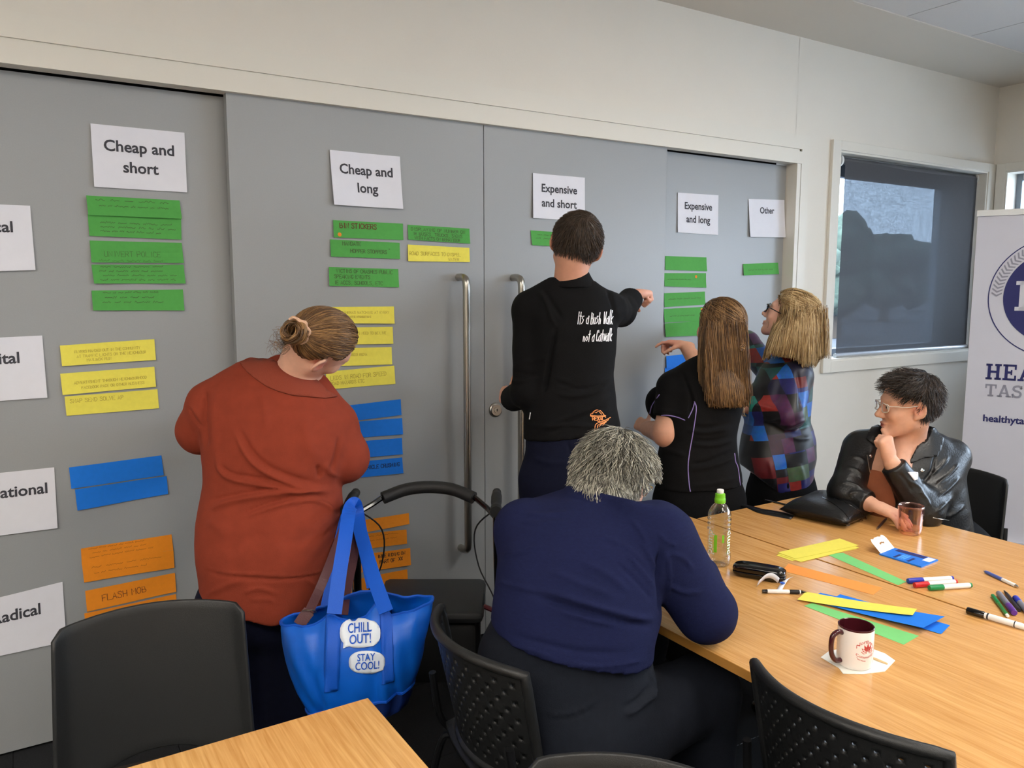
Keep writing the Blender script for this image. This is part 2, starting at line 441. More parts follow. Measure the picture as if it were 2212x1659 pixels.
# roller blind mesh: open weave, part see-through with scatter
M['blind'] = bpy.data.materials.new('sunscreen_fabric'); M['blind'].use_nodes = True
_t = M['blind'].node_tree; _o = _t.nodes['Material Output']; _b = _t.nodes['Principled BSDF']; _L = _t.links.new
_b.inputs['Base Color'].default_value = lin((70, 70, 74)) + (1,); _b.inputs['Roughness'].default_value = .8
_tl = _t.nodes.new('ShaderNodeBsdfTranslucent'); _tl.inputs[0].default_value = (.006, .007, .008, 1)
_ad = _t.nodes.new('ShaderNodeAddShader'); _L(_b.outputs[0], _ad.inputs[0]); _L(_tl.outputs[0], _ad.inputs[1])
_rf = _t.nodes.new('ShaderNodeBsdfTransparent'); _rf.inputs[0].default_value = (.75, .88, 1.0, 1)
_tc = _t.nodes.new('ShaderNodeTexCoord'); _mp = _t.nodes.new('ShaderNodeMapping'); _mp.inputs['Scale'].default_value = (170, 170, 34); _L(_tc.outputs['Object'], _mp.inputs[0])
_nz = _t.nodes.new('ShaderNodeTexNoise'); _nz.inputs['Scale'].default_value = 1; _L(_mp.outputs[0], _nz.inputs['Vector'])
_mp2 = _t.nodes.new('ShaderNodeMapping'); _mp2.inputs['Scale'].default_value = (28, 28, 150); _L(_tc.outputs['Object'], _mp2.inputs[0])
_nz2 = _t.nodes.new('ShaderNodeTexNoise'); _nz2.inputs['Scale'].default_value = 1; _L(_mp2.outputs[0], _nz2.inputs['Vector'])
_sm = _t.nodes.new('ShaderNodeMath'); _sm.operation = 'ADD'; _L(_nz.outputs[0], _sm.inputs[0]); _L(_nz2.outputs[0], _sm.inputs[1])
_mr = _t.nodes.new('ShaderNodeMapRange'); _mr.inputs[1].default_value = .6; _mr.inputs[2].default_value = 1.4; _mr.inputs[3].default_value = .016; _mr.inputs[4].default_value = .07; _L(_sm.outputs[0], _mr.inputs[0])
_ms = _t.nodes.new('ShaderNodeMixShader'); _L(_mr.outputs[0], _ms.inputs[0]); _L(_ad.outputs[0], _ms.inputs[1]); _L(_rf.outputs[0], _ms.inputs[2]); _L(_ms.outputs[0], _o.inputs[0])

M['sash'] = mat('window_sash', (120, 128, 136), .4, .3)
w1 = empty('window_1', (WX0, 0, WZ0)); w1['kind'] = 'structure'
fr = MB()
for (a, b_, c, d) in [(WX0 - .075, WX0, WZ0 - .07, WZ1 + .055), (WX1, RX1 - .001, WZ0 - .07, WZ1 + .055), (WX0, WX1, WZ1, WZ1 + .055), (WX0, WX1, WZ0 - .07, WZ0)]:
    fr.box((a, -.02, c), (b_, 0.0, d), bev=.002)
for (a, b_, c, d) in [(WX0, WX0 + .012, WZ0, WZ1), (WX1 - .012, WX1, WZ0, WZ1), (WX0 + .012, WX1 - .012, WZ1 - .012, WZ1), (WX0 + .012, WX1 - .012, WZ0, WZ0 + .012)]:
    fr.box((a, -.012, c), (b_, .2, d))
fr.obj('window_frame', M['trim'], w1)
SX1 = WX1 - .34                                               # glass stops short of the right reveal
fr = MB()
for (a, b_, c, d) in [(WX0 + .012, WX0 + .045, WZ0 + .012, WZ1 - .012), (SX1 - .0, WX1 - .012, WZ0 + .012, WZ1 - .012), (WX0 + .045, SX1, WZ1 - .125, WZ1 - .012), (WX0 + .045, SX1, WZ0 + .012, WZ0 + .06)]:
    fr.box((a, .12, c), (b_, .17, d))
fr.obj('sash', M['sash'], w1)
MB().box((WX0 + .045, .14, WZ0 + .06), (SX1, .146, WZ1 - .125)).obj('window_pane', M['glass'], w1)
def side_window(n, a, b_):
    wn = empty('window_%d' % n, (RX1, b_, WZ0)); wn['kind'] = 'structure'
    f = MB()
    for (p, q, c, d) in [(a - .07, a, WZ0 - .07, WZ1 + .055), (b_, b_ + .062, WZ0 - .07, WZ1 + .055), (a, b_, WZ1, WZ1 + .055), (a, b_, WZ0 - .07, WZ0)]: f.box((RX1 - .02, p, c), (RX1, q, d), bev=.002)
    for (p, q, c, d) in [(a, a + .012, WZ0, WZ1), (b_ - .012, b_, WZ0, WZ1), (a + .012, b_ - .012, WZ1 - .012, WZ1), (a + .012, b_ - .012, WZ0, WZ0 + .012)]: f.box((RX1 - .012, p, c), (RX1 + .2, q, d))
    f.obj('window_frame', M['trim'], wn)
    f = MB()
    for (p, q, c, d) in [(a + .012, a + .05, WZ0 + .012, WZ1 - .012), (b_ - .05, b_ - .012, WZ0 + .012, WZ1 - .012), (a + .05, b_ - .05, WZ1 - .06, WZ1 - .012), (a + .05, b_ - .05, WZ0 + .012, WZ0 + .06)]: f.box((RX1 + .12, p, c), (RX1 + .17, q, d))
    f.obj('sash', M['sash'], wn)
    MB().box((RX1 + .14, a + .05, WZ0 + .06), (RX1 + .146, b_ - .05, WZ1 - .06)).obj('window_pane', M['glass'], wn)
side_window(2, R1a, R1b); side_window(3, R2a, R2b)

def blind(name, p0, ax, width, ztop, zbot, out, label):
    """roller blind: roll, hanging cloth, bottom rail, brackets, chain; ax = unit along width, out = unit into the room"""
    ax = np.array(ax, float); out = np.array(out, float); p0 = np.array(p0, float)
    e = empty(name, p0)
    A = lambda s, o_, z: p0 + ax * s + out * o_ + UP * (z - p0[2])
    MB().tube([A(.10, -.03, ztop - .03), A(width - .02, -.03, ztop - .03)], .022, 16).obj('roller_tube', M['blind2'], e, True)
    V = []; F = []; n = 18
    for i in range(n + 1):
        z = ztop - .03 + (zbot - ztop + .03) * i / n
        for s in np.linspace(.118, width - .015, 12): V.append(A(s, -.009 + .0015 * math.sin(s * 5 + i * .3), z))
    for i in range(n):
        for k in range(11): F.append((i * 12 + k, i * 12 + k + 1, i * 12 + k + 13, i * 12 + k + 12))
    mo('blind_cloth', V, F, M['blind'], e)
    MB().tube([A(.108, -.009, zbot), A(width - .01, -.009, zbot)], .015, 12).obj('bottom_rail', M['aluminium'], e, True)
    for s in (.084, width - .016):
        c = A(s, -.028, ztop - .03)
        b = MB(); V = []; n = 20
        for k in range(2):
            for q in range(n):
                a = q * 2 * math.pi / n; V.append(c + ax * (.014 * k) + out * (.027 * math.cos(a)) + UP * (.034 * math.sin(a)))
        b.add(V, [tuple(range(n)), tuple(range(n, 2 * n))[::-1]] + [(i, (i + 1) % n, n + (i + 1) % n, n + i) for i in range(n)])
        b.obj('bracket', M['whiteplastic'], e)
    ch = MB(); pts = [A(.10, -.03, z) for z in np.arange(ztop - .06, zbot + .1, -.012)]
    for p in pts: ch.box(p - .0022, p + .0022)
    ch.obj('chain', M['whiteplastic'], e)
    tag(e, label, 'blind')
M['blind2'] = mat('sunscreen_roll', (86, 86, 90), .8)
blind('roller_blind', (WX0 + .012, .035, WZ1 - .012), (1, 0, 0), WX1 - WX0 - .03, WZ1 - .012, WZ0 + .025, (0, -1, 0), 'grey see-through roller blind pulled down over the window beside the sliding doors')
blind('roller_blind', (RX1 + .035, R1b - .012, WZ1 - .012), (0, -1, 0), R1b - R1a - .03, WZ1 - .012, WZ0 + .025, (-1, 0, 0), 'dark roller blind on the right-hand wall, half hidden behind the pull-up banner')

# ------------------------------------------------------------------ outside: ground, hedge bank, trees
M['grass'] = mat('asphalt', (58, 60, 66), .95, noise=.3, nscale=6)
M['leaf1'] = mat('foliage', (64, 78, 66), .9, noise=.4, nscale=5, bump=.8, bscale=14)
MB().box((-200, .6, -.4), (300, 400, -.3)).obj('ground_outside', M['grass'])['kind'] = 'structure'
def tree(x, y, h, r, seed, label):
    rnd = random.Random(seed); e = empty('tree', (x, y, -.3)); mb = MB()
    bm = bmesh.new()
    for k in range(34):
        a = rnd.uniform(0, 6.28); q = rnd.uniform(0, r * .7); zz = h * rnd.uniform(.25, .98 - .35 * (q / r) ** 2)
        m = Matrix.Translation((x + q * math.cos(a), y + q * math.sin(a) * .6, zz)) @ Matrix.Diagonal((rnd.uniform(.2, .42) * r, rnd.uniform(.25, .45) * r, rnd.uniform(.10, .2) * h, 1))
        bmesh.ops.create_icosphere(bm, subdivisions=2, radius=1, matrix=m)
    for v in bm.verts: v.co += Vector([rnd.uniform(-1, 1) * r * .06 for _ in range(3)])
    bm.verts.index_update()
    mo('foliage', [v.co[:] for v in bm.verts], [[v.index for v in f.verts] for f in bm.faces], M['leaf1'], e); bm.free()
    MB().tube([(x, y, -.3), (x + .1, y, h * .3), (x, y, h * .6)], [r * .09, r * .07, r * .04], 8).obj('trunk', mat('bark', (70, 58, 46), .9), e, True)
    tag(e, label, 'tree')
tree(26.6, 16.0, 4.0, 2.2, 1, 'tall bushy tree outside, at the left of the blind-covered window')
tree(42.3, 24.2, 4.3, 3.3, 2, 'middle-height tree outside the window, middle of the three')
tree(64.2, 33.6, 4.5, 4.6, 3, 'low rounded tree outside the window, rightmost of the three')
# ================================================================== PAPER ON THE DOORS
def bil(c, u, v):
    a, b, d, e = c                                            # tl, tr, br, bl
    return (a * (1 - u) + b * u) * (1 - v) + (e * (1 - u) + d * u) * v
def sheet_geo(px, Y, seed, lift=.004, curl=.006):
    c = [onY(x, y, Y) for x, y in px]; rnd = random.Random(seed)
    k1, k2, k3 = rnd.uniform(.2, 1) * curl, rnd.uniform(.0, 1) * curl, rnd.uniform(0, 6)
    def S(u, v, off=0.0):
        p = bil(c, u, v)
        o = lift + k1 * v * v + k2 * (2 * u - 1) ** 2 * (.3 + .7 * v) + .0012 * math.sin(7 * u + k3)
        return p + np.array([0, -(o + off), 0])
    return S, c
def paper(name, px, Y, m, label, cat, seed, group=None, lift=.003, curl=.006, nu=14, nv=6):
    S, c = sheet_geo(px, Y, seed, lift, curl); V = []; F = []
    for s in range(2):
        for j in range(nv + 1):
            for i in range(nu + 1): V.append(S(i / nu, j / nv, .00025 * s))
    N = (nu + 1) * (nv + 1); I = lambda s, i, j: s * N + j * (nu + 1) + i
    for j in range(nv):
        for i in range(nu):
            F.append((I(1, i, j), I(1, i, j + 1), I(1, i + 1, j + 1), I(1, i + 1, j)))
            F.append((I(0, i, j), I(0, i + 1, j), I(0, i + 1, j + 1), I(0, i, j + 1)))
    for i in range(nu):
        F.append((I(0, i, 0), I(1, i, 0), I(1, i + 1, 0), I(0, i + 1, 0))); F.append((I(0, i, nv), I(0, i + 1, nv), I(1, i + 1, nv), I(1, i, nv)))
    for j in range(nv):
        F.append((I(0, 0, j), I(0, 0, j + 1), I(1, 0, j + 1), I(1, 0, j))); F.append((I(0, nu, j), I(1, nu, j), I(1, nu, j + 1), I(0, nu, j + 1)))
    o = mo(name, V, F, m, None, False); tag(o, label, cat, group)
    W = np.linalg.norm(c[1] - c[0]); H = np.linalg.norm(c[3] - c[0])
    return o, S, W, H
def on_sheet(o, S, W, H, v2, faces, m, name, off=.0012):
    """v2 in metres from the sheet's top-left corner, x right, y down"""
    P = [S(x / W, y / H, off) for x, y in v2]
    return mo(name, P, faces, m, o, False)

def title(px, Y, lines, label, seed, hs, cx=.5, x0y=None):
    o, S, W, H = paper('paper_sheet', px, Y, M['paper'], label, 'sheet', seed, 'white heading sheets taped to the doors', curl=.008)
    for k, (s, cy) in enumerate(lines):
        v, f = text_mesh(s, hs, hs * .022)
        on_sheet(o, S, W, H, [(cx * W + x, cy * H - y) for x, y in v], f, M['inkgrey'], 'printed_words')
    return o
title([(195, 267), (398, 287), (403, 416), (203, 404)], .056, [('Cheap and', .33), ('short', .66)], 'white sheet printed Cheap and short, top of the left column', 1, .053)
title([(711, 324), (862.5, 338.6), (867, 452), (718.6, 442.7)], 0, [('Cheap and', .33), ('long', .66)], 'white sheet printed Cheap and long, above the BIN STICKERS note', 2, .053)
title([(1150, 374), (1262, 384), (1261, 478), (1149, 471)], 0, [('Expensive', .32), ('and short', .65)], 'white sheet printed Expensive and short, above the tall man', 3, .051)
title([(1463, 416), (1551, 422), (1549, 508), (1462, 502)], .056, [('Expensive', .32), ('and long', .65)], 'white sheet printed Expensive and long, on the right-hand leaf', 4, .051)
title([(1616, 430), (1693, 432), (1693, 513), (1617, 512)], .056, [('Other', .30)], 'white sheet printed Other, furthest right on the doors', 5, .048)
for i, (px, s, cy, cx, lab, sz) in enumerate([
    ([(-148, 436), (65, 444.5), (76.5, 583.4), (-140, 590)], 'Physical', .34, .50, 'white row sheet ending in al, topmost at the left picture edge', .052),
    ([(-120, 735), (91, 724.5), (102, 858), (-112, 874)], 'Digital', .34, .50, 'white row sheet ending in tal, beside the yellow notes', .052),
    ([(-98, 1031), (117, 1009), (124, 1139), (-92, 1168)], 'Educational', .33, .50, 'white row sheet ending in ational, beside the pair of blue notes', .052),
    ([(-75, 1308), (135, 1256), (143, 1384), (-68, 1430)], 'Radical', .36, .50, 'white row sheet ending in adical, lowest at the left picture edge', .052)]):
    title(px, .056, [(s, cy)], lab, 10 + i, sz, cx)

def note(px, Y, colr, label, seed, text=None, ink='pencil', scr=0, hand=.5, wd=.0016, grp=None, lift=.003, x0=.06, y0=.12, lh=.3, dot=None, jit=.16):
    o, S, W, H = paper('strip_note', px, Y, M[colr], label, 'note', seed, grp or colr + ' paper notes on the doors', lift=lift, nu=12, nv=4)
    polys = []
    if text:
        for k, (s, tx_, ty_, tw) in enumerate(text):
            st, tot = strokes(s, jit=jit, seed=seed + k); sc = tw * W / tot
            sy = min(sc * 1.15, H * hand / 6)
            v, f = ribbon([np.stack([tx_ * W + p[:, 0] * sc, ty_ * H - p[:, 1] * sy], 1) for p in st], wd); on_sheet(o, S, W, H, v, f, M[ink], 'writing')
    for k in range(scr):
        r = random.Random(seed * 7 + k)
        st, tot = squiggle(r.randint(4, 7), seed * 31 + k); sc = W * r.uniform(.55, .86) / tot; xs = W * (x0 + r.uniform(0, .08))
        polys += [np.stack([xs + p[:, 0] * sc, (y0 + .1 + lh * k) * H - p[:, 1] * H * .025], 1) for p in st]
    if polys:
        v, f = ribbon(polys, wd); on_sheet(o, S, W, H, v, f, M[ink], 'writing')
    if dot:
        a = np.arange(14) * 2 * math.pi / 14
        on_sheet(o, S, W, H, [(dot[0] * W + .008 * math.cos(t), dot[1] * H + .008 * math.sin(t)) for t in a], [tuple(range(14))], M['dot'], 'sticker_dot')
    return o
L_, R_ = .056, .056
note([(185.6, 422.7), (386.8, 433.5), (391.6, 473), (190, 465)], L_, 'green', 'green note at the top of the Cheap and short column', 21, scr=2, lift=.009)
note([(189.3, 463), (391, 471.5), (391, 518), (192.7, 509.7)], L_, 'green', 'green note tucked under the topmost one in the Cheap and short column', 22, scr=3, lift=.002, y0=.28, lh=.2)
note([(193.5, 519.6), (391.9, 524.7), (395.9, 568.6), (197, 567)], L_, 'green', 'green note third from the top in the Cheap and short column, large faint capitals', 23, scr=1, y0=.85, text=[('UNIVERT POLICE', .14, .72, .62)], hand=.32, wd=.0012)
note([(197, 571.7), (396, 572), (399.5, 612.5), (202.6, 612.5)], L_, 'green', 'green note with four crowded lines, fourth in the Cheap and short column', 24, scr=4, y0=.05, lh=.23)
note([(197.5, 627.6), (394.7, 625.3), (397.3, 670.6), (200.6, 670.6)], L_, 'green', 'lowest green note of the Cheap and short column, set apart', 25, scr=3, y0=.05, lh=.24)
note([(129, 746.3), (333, 732.3), (336, 777), (133.7, 790.4)], L_, 'yellow', 'yellow note about flyers, uppermost of three on the left leaf', 26, text=[('FLYERS HANDED OUT IN THE COMMUNITY', .14, .42, .70), ('AT TRAFFIC LIGHTS OR THE NEIGHBOUR', .16, .65, .74), ('MAILBOX RUN', .26, .85, .26)], ink='penyel', hand=.13, wd=.0012)
note([(129.9, 807), (333, 792), (336, 834.8), (135, 852.7)], L_, 'yellow', 'yellow note starting ADVERTISMENT, middle of three on the left leaf', 27, text=[('ADVERTISMENT THROUGH NEIGHBOURHOOD', .13, .55, .78), ('FACEBOOK PAGE OR OTHER BUSINESS', .20, .80, .68)], ink='penyel', hand=.15, wd=.0012)
note([(139.4, 856.5), (340, 840.5), (343, 881.5), (143.6, 897.9)], L_, 'yellow', 'yellow note reading SNAP SEND SOLVE, lowest of three on the left leaf', 28, text=[('SNAP SEND SOLVE AP', .05, .36, .57)], ink='penyel', hand=.2, wd=.0016)
note([(148.9, 1009.5), (348.3, 983.3), (353, 1025.5), (153.8, 1055)], L_, 'blue', 'upper of the two blue notes on the left leaf', 29)
note([(161.8, 1057), (359.7, 1027.8), (362.3, 1065.7), (167, 1101.8)], L_, 'blue', 'lower of the two blue notes on the left leaf', 30)
note([(174.7, 1184.6), (370.3, 1153.9), (374, 1187), (176.6, 1220)], L_, 'orange', 'upper orange note of the overlapping pair on the left leaf', 31, scr=3, ink='penbrown', y0=.05, lh=.26, lift=.002)
note([(176.6, 1218), (374, 1187), (376, 1225), (181.5, 1256.8)], L_, 'orange', 'lower orange note of the overlapping pair on the left leaf', 32, scr=2, ink='penbrown', y0=.2, lh=.32, lift=.005)
note([(183.8, 1276), (377.5, 1236.7), (379.8, 1276.5), (187.6, 1319.8)], L_, 'orange', 'orange note reading FLASH MOB above the left chair', 33, text=[('FLASH MOB', .17, .66, .50)], ink='penred', hand=.36, wd=.002)
note([(182, 1325), (380, 1283), (383, 1320), (186, 1362)], L_, 'orange', 'orange note mostly hidden behind the left chair back, under FLASH MOB', 34, lift=.001)
note([(718.6, 475.5), (869.3, 483.2), (869.7, 518.7), (719.8, 513)], 0, 'green', 'green note reading BIN STICKERS with an orange dot', 41, text=[('BIN STICKERS', .09, .42, .53)], ink='penred', hand=.28, wd=.0032, dot=(.08, .82))
note([(712.3, 517), (862.5, 524.7), (862.5, 559.6), (713.5, 554.3)], 0, 'green', 'green note reading MANDATE HOPPER STOPPERS', 42, text=[('MANDATE', .17, .30, .27), ('HOPPER STOPPERS', .28, .72, .53), ('"', .83, .58, .03)], ink='pencil', hand=.22, wd=.0022)
note([(709.4, 576.8), (859, 581.3), (860, 620.6), (709.9, 617.7)], 0, 'green', 'green note about victims of crashes speaking, third under Cheap and long', 43, text=[('VICTIMS OF CRASHES PUBLIC', .1, .28, .82), ('SPEAKING EVENTS', .07, .58, .52), ('IE ACCS, SCHOOLS, ETC', .07, .9, .70)], ink='pencil', hand=.19, wd=.0018)
note([(879.9, 485.6), (1013.2, 494), (1013.7, 526.6), (880.6, 517.7)], 0, 'green', 'green note starting DISPLAYING, right of the BIN STICKERS note', 44, text=[('DISPLAYING OF NUMBER ON', .05, .36, .88), ('IE BUSES, TRUCKS, SIGNS', .08, .66, .80), ('WITH FACTS ON BEHAVIOUR', .10, .94, .74)], ink='pencil', hand=.2, wd=.0018)
note([(879.9, 528.3), (1012.7, 535.5), (1012.7, 566), (880, 564.5)], 0, 'yellow', 'yellow note starting ROAD SURFACE, right of the HOPPER STOPPERS note', 45, text=[('ROAD SURFACES TO DISPEL', .02, .62, .84), ('WATER', .65, .95, .18)], ink='penyel', hand=.26, wd=.0018)
note([(701, 663), (850.5, 662), (850.5, 699), (702, 698)], 0, 'yellow', 'yellow note starting VIDEO CAMERAS, uppermost above the bent head', 46, text=[('VIDEO CAMERAS WATCHING AT EVERY', .07, .42, .86), ('AT LIGHTS (OR TRAFFIC INTERSECTIONS)', .09, .66, .58)], ink='penyel', hand=.15, wd=.0014)
note([(700, 708), (847.5, 706), (848, 742.5), (701, 745)], 0, 'yellow', 'second yellow note from the top behind the bent head', 47, text=[('DRIVER AWARENESS NEED TO BE LIVE', .1, .42, .8)], ink='penyel', hand=.15, wd=.0014)
note([(701, 753), (845.5, 749.5), (846, 787), (702, 791)], 0, 'yellow', 'third yellow note from the top behind the bent head', 48, text=[('NAMES OF CAREER MEDIA', .12, .45, .5)], ink='penyel', hand=.15, wd=.0014)
note([(703, 803), (850.5, 789.5), (852.5, 828.8), (705, 841)], 0, 'yellow', 'tilted yellow note reading LEDS IN ROAD FOR SPEED, lowest of four', 49, text=[('LEDS IN ROAD FOR SPEED', .06, .5, .82), ('ROAD HAZARDS ETC', .05, .78, .5)], ink='penyel', hand=.22, wd=.0018)
note([(715, 880), (865, 862), (866, 896), (718, 914)], 0, 'blue', 'uppermost blue note beside the red dress sleeve', 50)
note([(720, 915), (867.5, 902.5), (868.7, 937.5), (721, 950)], 0, 'blue', 'second blue note beside the red dress sleeve', 51)
note([(720, 957), (868, 945.8), (868.5, 980.5), (721, 993)], 0, 'blue', 'third blue note beside the red dress sleeve', 52)
note([(720, 1003), (868, 987.5), (869, 1021), (721, 1037)], 0, 'blue', 'blue note reading VEHICLE CRUSHING', 53, text=[('VEHICLE CRUSHING', .40, .52, .56)], ink='penblue', hand=.36, wd=.0026)
note([(740, 1130), (883, 1108), (883, 1131), (741, 1158)], 0, 'orange', 'orange note seen behind the walking frame handle, topmost of four', 54, lift=.002)
note([(740, 1158), (877, 1143), (877, 1173), (742, 1193)], 0, 'orange', 'orange note with faint lines, second behind the walking frame', 55, scr=2, ink='penbrown')
note([(744.5, 1203), (885.5, 1183), (885.5, 1219), (744.5, 1240.5)], 0, 'orange', 'orange note reading BIKE RIDING ON PART OF, behind the walking frame', 56, text=[('10', .05, .27, .06), ('BIKE RIDING ON', .50, .32, .42), ('R', .1, .58, .03), ('PART OF', .52, .66, .24), ('XX', .81, .63, .07), ('TO', .07, .9, .07)], ink='ink', hand=.25, wd=.0024)
note([(740, 1257), (879, 1229), (880, 1265), (741, 1295)], 0, 'orange', 'lowest orange note, mostly hidden behind the walking frame seat', 57, lift=.002)
note([(1145.5, 497.7), (1257, 505), (1257, 536), (1148, 529.6)], 0, 'green', 'green note half hidden behind the tall man\'s head', 58, scr=2, y0=.2, lh=.25)
note([(1436, 553), (1525, 556), (1525, 586), (1435, 583)], R_, 'green', 'topmost green note under Expensive and long', 61)
note([(1434, 590), (1524, 590), (1523, 621.5), (1433, 618.5)], R_, 'green', 'second green note under Expensive and long, small dot at its right', 62, scr=1, y0=.4, dot=(.76, .25))
note([(1434, 633.5), (1521.7, 629.8), (1521.7, 658), (1433.6, 663.3)], R_, 'green', 'third green note under Expensive and long', 63, scr=1, y0=.4)
note([(1432.7, 667.4), (1520.8, 662.7), (1520.8, 693), (1432.7, 696.5)], R_, 'green', 'fourth green note under Expensive and long, dot in its top right corner', 64, scr=1, y0=.5, dot=(.92, .2))
note([(1434, 698.7), (1521, 692), (1521, 724), (1435, 727.5)], R_, 'green', 'lowest green note under Expensive and long, above the pointing hand', 65, lift=.008)
note([(1437, 769), (1525, 760), (1525, 789), (1437, 795)], R_, 'blue', 'blue note just under the pointing hand', 66, lift=.006)
note([(1435, 794), (1525, 787), (1525, 820), (1435, 828)], R_, 'blue', 'blue note lower behind the black polo shirt shoulder', 67, lift=.002)
note([(1545, 762), (1634, 757), (1634, 786), (1545, 791)], R_, 'blue', 'blue note showing between the two standing women', 68)
note([(1540, 806), (1615, 800), (1615, 830), (1540, 836)], R_, 'blue', 'lower blue note almost hidden between the two standing women', 69)
note([(1604, 570), (1680, 567.5), (1680, 592), (1604, 595)], R_, 'green', 'single green note under the Other sheet', 70, scr=1, y0=.5)

# ================================================================== PULL-UP BANNER
BL = J(2113, 455, 4.8); BB = np.array([BL[0], BL[1], 0.0])
bdir = nrm(np.array([math.sin(-.42), -math.cos(-.42), 0]) * np.array([-1, 1, 1])); bn = np.cross(bdir, UP); bn = bn if np.dot(bn, CAM - BL) > 0 else -bn
BW, BZ = .85, BL[2]
ban = empty('pull_up_banner', BB)
Bp = lambda s, z, o=0: BB + bdir * s + UP * z + bn * o
V = []; F = []
for k in range(2):
    for i in range(11):
        for j in range(9): V.append(Bp(BW * j / 8, .07 + (BZ - .03 - .07) * i / 10, -.0006 * k + .004 * math.sin(math.pi * j / 8)))
for i in range(10):
    for j in range(8):
        a = i * 9 + j; F.append((a, a + 1, a + 10, a + 9)); F.append((99 + a, 99 + a + 9, 99 + a + 10, 99 + a + 1))
mo('printed_film', V, F, M['banner'], ban)
def bbox_(mb, s0, s1, z0, z1, o0, o1):
    P = [Bp(s, z, o) for o in (o0, o1) for z in (z0, z1) for s in (s0, s1)]
    return mb.add(P, [(0, 1, 3, 2), (4, 6, 7, 5), (0, 4, 5, 1), (2, 3, 7, 6), (0, 2, 6, 4), (1, 5, 7, 3)])
bbox_(MB(), -.004, BW + .004, BZ - .035, BZ, -.012, .012).obj('top_rail', M['whiteplastic'], ban)
bbox_(bbox_(MB(), -.01, BW + .01, 0, .07, -.07, .07), -.02, -.01, 0, .075, -.075, .075).obj('base_cassette', M['aluminium'], ban)
MB().tube([Bp(BW * .5, .05, -.02), Bp(BW * .5, BZ - .02, -.02)], .009, 8).obj('support_pole', M['aluminium'], ban)
tag(ban, 'white pull-up banner with navy round logo beside the window', 'banner')
def bpx(x, y):
    p = onPlane(x, y, BL, bn); return np.dot(p - BB, bdir), p[2]
def ban_part(name, v2, f, m, o=.0055):
    return mo(name, [Bp(s, z, o) for s, z in v2], f, m, ban, False)
# round emblem
c0 = bpx(2134, 641); 
_e = bpx(2212, 531); _h = _e[1] - c0[1]; _s = _e[0] - c0[0]
RR = (_s * _s + _h * _h) / (2 * _s); cc = (c0[0] + RR, c0[1]); n = 72
ring = lambda r0, r1: ([(cc[0] + r * math.cos(a), cc[1] + r * math.sin(a)) for r in (r0, r1) for a in np.arange(n) * 2 * math.pi / n], [(i, (i + 1) % n, n + (i + 1) % n, n + i) for i in range(n)])
ban_part('emblem_ring', *ring(RR - .006, RR), M['navy'])
_d = bpx(2167, 641); R2 = RR - (_d[0] - c0[0])
ban_part('emblem_disc', [(cc[0] + R2 * math.cos(a), cc[1] + R2 * math.sin(a)) for a in np.arange(n) * 2 * math.pi / n], [tuple(range(n))], M['navy'])
V = []; F = []; rm = (RR + R2) / 2 - .004; hw = (RR - R2) * .34
for k in range(40):                                          # laurel of chevrons
    a = math.radians(22 + k * (316 / 40.0)) + math.pi / 2 * 0 + math.radians(-68 + 0)
    a = math.radians(100 + k * 4.2) if k < 20 else math.radians(80 - (k - 20) * 4.2)
    if not (95 < math.degrees(a) % 360 < 265 or math.degrees(a) % 360 < 85 or math.degrees(a) % 360 > 275): continue
    sg = 1 if k < 20 else -1
    for side in (-1, 1):
        pts = []
        for (dr, da) in [(0, 0), (side * hw, .055), (side * hw, .085), (0, .034)]:
            q = a + sg * (-da) ; pts.append((cc[0] + (rm + dr) * math.cos(q), cc[1] + (rm + dr) * math.sin(q)))
        b = len(V); V += pts; F.append((b, b + 1, b + 2, b + 3))
for k in range(20):
    for mir in (1, -1):
        a = math.radians(180) + mir * math.radians(4.0 + k * 4.2)
        for a_ in (a, math.pi - a):
            pass
ban_part('emblem_laurel', V, F, M['silver'])['kind'] = 'stuff'
# serif letters as strokes: list of boxes / polygons on a 0..1 cell
def slab(ch):
    t, s = .2, .13
    B = lambda x0, y0, x1, y1: [(x0, y0), (x1, y0), (x1, y1), (x0, y1)]
    if ch == 'H': return 1.0, [B(.12, 0, .12 + t, 1), B(.68, 0, .68 + t, 1), B(.3, .43, .7, .57)] + [B(x, y, x + .42, y + s) for x in (0, .58) for y in (0, 1 - s)]
    if ch == 'E': return .9, [B(.12, 0, .12 + t, 1), B(0, 0, .86, s), B(0, 1 - s, .86, 1), B(.3, .43, .6, .57), B(.74, 0, .86, .32), B(.74, .68, .86, 1), B(.5, .34, .6, .66)]
    if ch == 'A': return 1.0, [[(.06, 0), (.24, 0), (.6, 1), (.4, 1)], [(.76, 0), (.96, 0), (.6, 1), (.42, 1)], B(.26, .26, .76, .38), B(-.04, 0, .36, s), B(.64, 0, 1.06, s)]
    if ch == 'T': return .9, [B(.35, 0, .55, 1), B(0, 1 - s, .9, 1), B(0, .66, .12, 1), B(.78, .66, .9, 1), B(.22, 0, .68, s)]
    if ch == 'S':
        p = np.array([(.72, .80), (.58, .92), (.36, .93), (.17, .86), (.13, .70), (.25, .58), (.5, .5), (.66, .40), (.68, .24), (.55, .09), (.34, .06), (.16, .13), (.08, .25)])
        v, f = ribbon([crv(p, 4)], .17); return .82, [[tuple(v[i]) for i in q] for q in f] + [B(.66, .7, .78, 1), B(.04, 0, .15, .32)]
    if ch == 'L': return .85, [B(.12, 0, .12 + t, 1), B(0, 1 - s, .44, 1), B(0, 0, .8, s), B(.68, 0, .8, .36)]
    return .5, []
